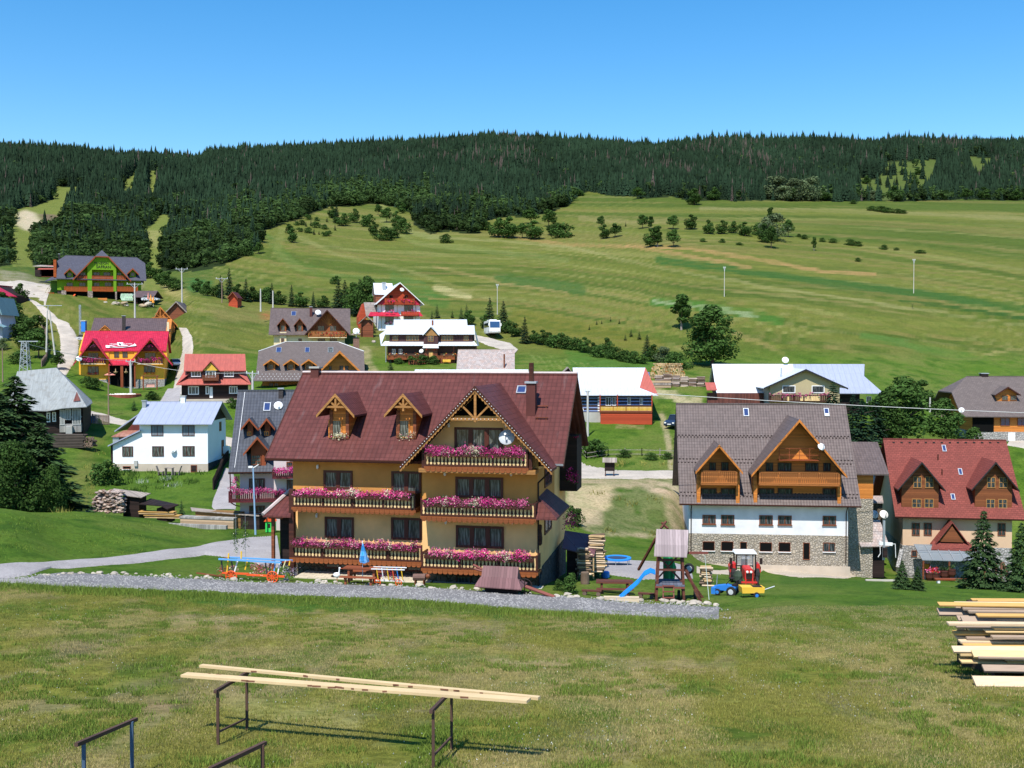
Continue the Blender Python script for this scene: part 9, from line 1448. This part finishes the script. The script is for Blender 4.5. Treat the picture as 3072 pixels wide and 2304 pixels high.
P = base('covered_trailer', W(*qg(1590, 1115), 277), 0, 'pale green and white covered trailer between the silver car and the dark shed', 'trailer'); MB().pry([(-1.4,.4),(1.4,.4),(1.7,1.3),(1.2,2.2),(-1.6,2.2),(-1.8,1.3)], 0, 1.8).build('cover', mat('mint_cover', (.4,.6,.4), 'brick', .8, .3, a=.5, b=.6, col2=(.75,.8,.75)), P)
P = base('slide_tent', W(*qg(600, 1110), 276), 0, 'small blue and red children\'s slide before the green pension', 'slide'); MB().slab([(-.2,0,2),(.2,0,2),(-1.2,-.3,.2),(-1.6,-.3,.2)], .1).build('chute', RO, P); MB().slab([(-.3,0,2.1),(.2,0,2.1),(1.5,0,.2),(.9,0,.2)], .1).build('steps', BL, P)
P = base('rubble_bank', W(*qg(850, 1175), 273), 0, 'rough sandy stone bank below the terrace of the green pension', 'stone bank'); b = MB(); g = random.Random(2)
for i in range(150): b.use(g.choice([mat('pale_stone'), mat('sandy_rock', (.4,.3,.19), 'plain', .9, .3), mat('weed_leaves')])); s_ = g.uniform(.3,.9); b.blob((g.uniform(-30,24)*.9-3, g.uniform(-1,2), g.uniform(-2.2,.6)), (s_*1.3, s_, s_*.7), .3, 6, i)
b.build('rocks', None, P); P['kind'] = 'stuff'
# poles
CONC = mat('concrete_pole', (.5,.48,.44), 'plain', .9, .15); WP = mat('wooden_pole', (.25,.18,.13), 'plain', .9, .3)
def pole(px, yt, yb, Y, label, m_=CONC, r=.14, arm=0, name='utility_pole', cat='utility pole', top='T'):
    b_ = W(px, yb, Y); t_ = W(px, yt, Y); P = base(name, b_, 0, label, cat, 'utility poles'); h = t_.z-b_.z; MB().tube((0,0,-1),(0,0,h), r, r*.65, 8).build('shaft', m_, P)
    if arm: MB().bar((-arm,0,h-.1),(arm,0,h-.1),.12,.12).bar((-arm*.55,0,h-.1),(0,0,h-1.1),.07,.07).bar((arm*.55,0,h-.1),(0,0,h-1.1),.07,.07).build('crossarm', STEEL, P)
    if arm:
        for x in (-arm*.9, 0, arm*.9): MB().tube((x,0,h-.05),(x,0,h+.25),.06).build('insulator', WHITE, P)
    return P
for a_ in ((1763,1172,1318,151,'concrete pole on the lawn in front of the blue striped log house',CONC,.2,.35),(2173,803,883,272,'concrete pole on the meadow above the big round tree',CONC,.1,.3),(2741,780,868,271,'concrete pole far right on the meadow',CONC,.1,.3),(1492,855,933,272,'concrete pole on the meadow behind the coach',CONC,.1,.3),
   (546,806,904,262,'T-topped pole on the grass right of the green pension',CONC,.2,1.5),(405,851,951,248,'T-topped pole in front of the green pension',CONC,.24,1.9),(666,835,901,265,'slim T-topped pole before the bushes under the meadow',WP,.15,1.5),(782,866,922,250,'short pale pole left of the pair above the brown chalet',CONC,.2,0),(819,872,921,250,'short pale pole right of the pair above the brown chalet',CONC,.2,0),
   (326,1147,1248,170,'wooden pole beside the flower bed of the crimson pension',WP,.14,0),(393,1083,1197,196,'pale pole with crossarm in front of the crimson pension',CONC,.28,.9),(758,1118,1176,150,'pale pole right of the red tin roof',CONC,.2,.9),(8,1045,1125,150,'thin wooden pole at the far left edge',WP,.1,0),(2790,1192,1215,150,'stub of a pole between the dark trees',CONC,.14,0)): pole(a_[0], a_[1], a_[2], a_[3], a_[4], *a_[5:])
P = base('double_pole', W(148, 1040, 195), 0, 'double concrete pole with a long crossarm beside the dirt track', 'utility pole', 'utility poles'); h = 6.6; MB().tube((-.55,0,-1),(-.3,0,h),.17,.12,8).build('shaft', CONC, P); MB().tube((1.0,0,-1.5),(.1,0,h),.17,.12,8).build('shaft', CONC, P); MB().bar((-2.2,0,h+.9),(2.4,0,h+.9),.12,.12).bar((-.2,0,h),(-.1,0,h+.9),.1,.1).build('crossarm', STEEL, P)
def lattice(px, yt, yb, Y, w0, w1, label, n=8, arm=0):
    b_ = W(px, yb, Y); h = W(px, yt, Y).z-b_.z; P = base('lattice_mast', b_, 0, label, 'lattice mast'); b = MB(); q_ = lambda k, sx, sy: Vector((sx*(w0+(w1-w0)*k/n)/2, sy*(w0+(w1-w0)*k/n)/2, h*k/n)); t_ = .09 if w0 > 1 else .06
    for sx, sy in ((-1,-1),(1,-1),(1,1),(-1,1)): b.bar(q_(0,sx,sy)+Vector((0,0,-.5)), q_(n,sx,sy), t_, t_)
    for k in range(n):
        for (a_, c_) in (((-1,-1),(1,-1)),((1,-1),(1,1)),((1,1),(-1,1)),((-1,1),(-1,-1))):
            b.bar(q_(k,*a_), q_(k+1,*c_), t_*.7, t_*.7) if k % 2 else b.bar(q_(k,*c_), q_(k+1,*a_), t_*.7, t_*.7)
            b.bar(q_(k+1,*a_), q_(k+1,*c_), t_*.7, t_*.7)
    b.build('lattice', STEEL, P)
    if arm: MB().bar((-arm,0,h),(arm*2,0,h),.15,.15).build('crossarm', STEEL, P)
lattice(76, 1024, 1110, 165, 1.3, .7, 'short steel lattice mast with a top beam in the garden above the grey cottage', 7, 1.0); lattice(241, 915, 1000, 238, .35, .3, 'very slim lattice mast left of the long brown roof', 14)
b_ = W(767, 1602, 88); P = base('street_lamp', b_, 0, 'light blue street lamp beside the road in front of the slate-roofed house', 'street lamp'); h = W(761, 1404, 88).z-b_.z; MB().tube((0,0,-.5),(-.17,0,h),.085,.055,10).build('post', mat('lamp_post_blue', (.25,.4,.58), 'plain', .6, .1), P); MB().box(-.55,-.2,-.1,.1,h+.02,h+.16).build('lamp_head', WHITE, P); MB().bar((-.17,0,h),(.3,-.1,h+.3),.06,.06).build('lamp_arm', WHITE, P)
def wire(name, a_, b_, label, r=.03, sag=.3):
    a_, b_ = W(*a_), W(*b_); P = base(name, a_, 0, label, 'cable'); b = MB(); L_ = b_-a_; pr = None
    for i in range(13): t = i/12; q_ = L_*t-Vector((0,0,sag*4*t*(1-t))); (b.tube(pr, q_, r, n=5) if pr is not None else None); pr = q_
    b.build('cable', mat('pale_cable', (.6,.6,.58), 'plain', .7, .1), P)
wire('overhead_cable', (1965,1181,101), (3200,1243,101), 'thick pale overhead cable crossing in front of the right-hand trees', .026, .15); wire('thin_cable', (70,1028,165), (393,1083,196), 'thin overhead wire from the lattice mast to the pale pole', .03, .6); wire('thin_cable', (393,1083,196), (758,1118,150), 'thin overhead wire between pale poles past the red tin roof', .025, .8)
# notice board, garden set, swing frame, small shed with ski-lift mast
p = G(1829, 1432, 112, 140); P = base('notice_board', p, R(-8), 'dark wooden notice board with a little pitched roof beside the road', 'notice board'); MB().box(-.55,-.45,-.05,.05,-.2,2.0).box(.45,.55,-.05,.05,-.2,2.0).build('posts', DBROWN, P); MB().box(-.6,.6,-.06,.04,.75,1.9).build('panel', BLACKW, P); MB().slab([(-.85,-.45,1.85),(.85,-.45,1.85),(.85,.05,2.35),(-.85,.05,2.35)], .06).slab([(-.85,.5,1.85),(.85,.5,1.85),(.85,.05,2.35),(-.85,.05,2.35)], .06).build('roof', GREYW, P)
p = G(508, 1425, 115, 136); P = base('garden_table', p, 0, 'weathered garden table on the grass before the white house', 'garden table'); MB().box(-.5,.5,-.4,.4,.85,.92).box(-.45,-.38,-.35,.35,0,.85).box(.38,.45,-.35,.35,0,.85).build('table', GREYW, P)
for s_, lab in ((-1, 'weathered garden chair left of the garden table'), (1, 'weathered garden chair right of the garden table')): P2 = base('garden_chair', p+Vector((s_*1.0,-.1,0)), 0, lab, 'garden chair'); MB().box(-.3,.3,-.3,.3,.4,.46).box(-.28,-.22,-.28,.28,0,.4).box(.22,.28,-.28,.28,0,.4).bar((s_*.28,0,.4),(s_*.55,0,1.15),.55,.05).build('chair', GREYW, P2)
q6 = Z(2500, 1000, 2.0735); p = G(*q6(1050, 1595), 80, 112); f = Fr('swing_frame', *q6(1050, 1595), p.y, 0, 'rusty A-shaped swing frame in front of the large spruce', 'swing frame'); t3 = lambda x, y, w_=0: (f.p(*q6(x, y), w_)[0], w_, f.p(*q6(x, y), w_)[1]); b = MB().bar(t3(1045,1428,-.4), t3(1045,1600,-.4), .14, .14).bar(t3(1055,1425,-.4), t3(1125,1605,-.2), .14, .14).bar(t3(1015,1432,.8), t3(1008,1598,.8), .1, .1).bar(t3(1050,1428,-.4), t3(1090,1560,1.8), .1, .1).bar(t3(1045,1430,-.4), t3(1012,1432,1.2), .1, .1); b.build('frame', mat('rust_frame', (.24,.1,.06), 'plain', .8, .3), f.r)
f = Fr('shingled_shed', *q6(160, 1400), 108, -4, 'small shed with a pale shingled roof between the two big houses', 'shed'); t3 = lambda x, y, w_=0: (f.p(*q6(x, y), w_)[0], w_, f.p(*q6(x, y), w_)[1]); a_, b_ = t3(172,1325,-.6), t3(348,1320,-.6); c_, d_ = t3(325,1160,3), t3(148,1162,3); MB().slab([a_, b_, (b_[0], 3, c_[2]), (a_[0]-.3, 3, d_[2])], .1).slab([(b_[0], 6.5, b_[2]), (a_[0], 6.5, a_[2]), (a_[0]-.3, 3, d_[2]), (b_[0], 3, c_[2])], .1).build('roof', SHG, f.r); zg = t3(160,1400)[2]; MB().box(a_[0]+.3, b_[0]-.2, .4, 6, zg-2, b_[2]).build('wall', BLACKW, f.r)
MB().slab([t3(215,1052,8), t3(312,1052,8), t3(305,1010,11), t3(222,1010,11)], .1).build('rear_roof', SHG, f.r); MB().box(t3(218,1100,8)[0], t3(312,1100,8)[0], 8.4, 12, zg-1, t3(260,1052,8)[2]).build('rear_wall', mat('brown_stone_socle'), f.r)
for i, x in enumerate((258, 318)): o = dish(f.r, t3(x, 1123, 7.5), .47, yaw=R(10))
f = Fr('ski_lift_mast', *q6(315, 1400), 104, 0, 'grey steel ski-lift mast with a crossbeam before the small shingled shed', 'mast'); t3 = lambda x, y, w_=0: (f.p(*q6(x, y), w_)[0], w_, f.p(*q6(x, y), w_)[1]); MB().bar(t3(315,1165), t3(313,1410), .2, .2).build('mast', STEEL, f.r); MB().bar(t3(285,1305), t3(367,1312), .18, .3).build('crossbeam', WHITE, f.r); MB().bar(t3(290,1310), t3(292,1370), .05, .05).bar(t3(292,1370), t3(278,1392), .05, .05).bar(t3(385,1310), t3(388,1395), .05, .05).bar(t3(367,1310), t3(385,1310), .05, .05).build('hanger', WHITE, f.r); MB().bar((0,-.3,t3(315,1390)[2]), (0,-.3,t3(315,1330)[2]), .35, .3).build('motor_box', BLACKW, f.r)
f = Fr('leaning_slab', *q6(410, 1450), 106, 0, 'grey stone-textured plank leaning beside the red-roofed house', 'plank'); t3 = lambda x, y, w_=0: (f.p(*q6(x, y), w_)[0], w_, f.p(*q6(x, y), w_)[1]); MB().bar(t3(425,1342,.5), t3(400,1455,-.3), .35, .08).build('slab', RST, f.r)
P = base('white_plank', G(*q6(320, 1562), 90, 112), R(-3), 'pale plank lying on the grass left of the low bushy spruces', 'plank'); MB().box(-1.6,1.6,-.15,.15,0,.14).build('plank', mat('pale_kerb'), P)
P = base('red_bench', G(*q6(735, 1583), 90, 112), R(-3), 'low red and white bench before the terrace of the red-roofed house', 'bench'); MB().box(-1.4,1.4,-.2,.2,.3,.42).build('seat', mat('rust_red_paint'), P); MB().box(-1.2,-1.0,-.15,.15,0,.3).box(1.0,1.2,-.15,.15,0,.3).build('foot', WHITE, P)
# wood pile beyond the lawn
for i_ in range(6): sidelogs('log_stack', G(2040, 1160, 165, 215)+Vector((-3.6+i_*1.45,.1*i_,-.2)), R(-5), 1.3, [2.0,2.3,2.1,1.9,1.6,1.8][i_], .9, f'grey column of stacked logs, {ORD[i_]} of six from the left behind the lawn', r=.13, seed=11+i_, mats=STW+[LOGBARK], cat='log stack', group='columns of stacked logs behind the lawn')
logs('log_heap', G(2025, 1140, 172, 220)+Vector((-1,2,-.1)), R(-5), 6.5, 2.9, 1.2, 'orange brown heap of log ends behind the grey stacked columns', r=.15, seed=12, bark=mat('orange_logs', (.42,.2,.06), 'plain', .9, .4), jag=.9, cat='log heap')
P = base('plank_pile', G(1990, 1165, 160, 215), R(-4), 'grey brown plank pile left of the log stacks', 'plank pile')
for i in range(3): MB().box(-2.6+i*.3, 1.3, i*.1, 1.0, .1+i*.42, .44+i*.42).build('planks', mat('tan_lumber', (.45,.32,.2), 'wood', .9, .2, b=.3) if i != 1 else GREYW, P)
sidelogs('firewood_stack', G(2825, 1252, 140, 200), R(0), 2.6, 1.6, .8, 'grey log pile glimpsed between the dark trees left of the wooden chalet', r=.13, seed=14, mats=STW, cat='firewood stack')
P = base('blue_container', W(249, 978+14, 234), 0, 'small bright blue cabin left of the long brown roof', 'cabin'); MB().box(-.4,.5,0,.9,-.2,2.1).build('cabin_wall', BL, P); MB().box(-.5,.6,-.1,1,2.1,2.2).build('cabin_roof', WHITE, P)
P = base('entrance_gate', W(1100, 1000, 236), 0, 'little roofed wooden gate below the tall white and red house', 'gate'); MB().slab([(-1.9,0,2.2),(-1.9,1.5,2.2),(0,1.5,3.9),(0,0,3.9)], .15).slab([(1.9,0,2.2),(1.9,1.5,2.2),(0,1.5,3.9),(0,0,3.9)], .15).build('roof', GREYW, P); MB().box(-1.4,-1.2,.2,.4,-1.5,2.6).box(1.2,1.4,.2,.4,-1.5,2.6).box(-1.4,1.4,.8,.9,-1,3).build('frame', MBROWN, P)
P = base('yellow_bench', G(1340, 1092, 185, 215), 0, 'yellow wooden bench in the garden of the long log house', 'bench'); P.scale = (.7,.7,.7); MB().box(-1.1,1.1,-.25,.25,.45,.55).box(-1.1,1.1,.2,.28,.6,1.2).build('seat', mat('yellow_slats'), P); MB().box(-1.0,-.85,-.2,.2,0,.45).box(.85,1.0,-.2,.2,0,.45).build('foot', MBROWN, P)
f = Fr('tin_lean_to', *q4(275, 330), 158, 0, 'small grey shingled roof corner just left of the blue striped log house', 'shed'); a_ = f.p(*q4(250,320)); b_ = f.p(*q4(340,345)); t_ = f.p(*q4(290,280)); MB().slab([(a_[0],0,a_[1]),(t_[0],0,t_[1]),(t_[0],4,t_[1]),(a_[0],4,a_[1])], .12).slab([(t_[0],0,t_[1]),(b_[0],0,b_[1]),(b_[0],4,b_[1]),(t_[0],4,t_[1])], .12).build('roof', GREYW, f.r); MB().pry([(a_[0]+.3,b_[1]-6),(b_[0],b_[1]-6),(b_[0],b_[1]-.1),(t_[0],t_[1]-.2),(a_[0]+.3,a_[1]-.1)], .3, 4).build('wall', BLACKW, f.r)
g = random.Random(12)
for i, (x, y, s_) in enumerate(((1100,990,.8),(1112,1002,.6),(1096,1004,.5),(1078,965,.5),(1122,1028,.5),(1060,962,.4))): q_ = G(x, y, 200, 240); o = MB(); o.blob((0,0,s_*.3), (s_,s_*.8,s_*.65), .25, 7, i); o = o.build('boulder', mat('pinkish_boulder', (.5,.4,.36), 'plain', .9, .3)); o.location = q_; tag(o, f'pale boulder, {ORD[i]} of the six on the grass below the tall white and red house', 'boulder', 'boulders below the white and red house')
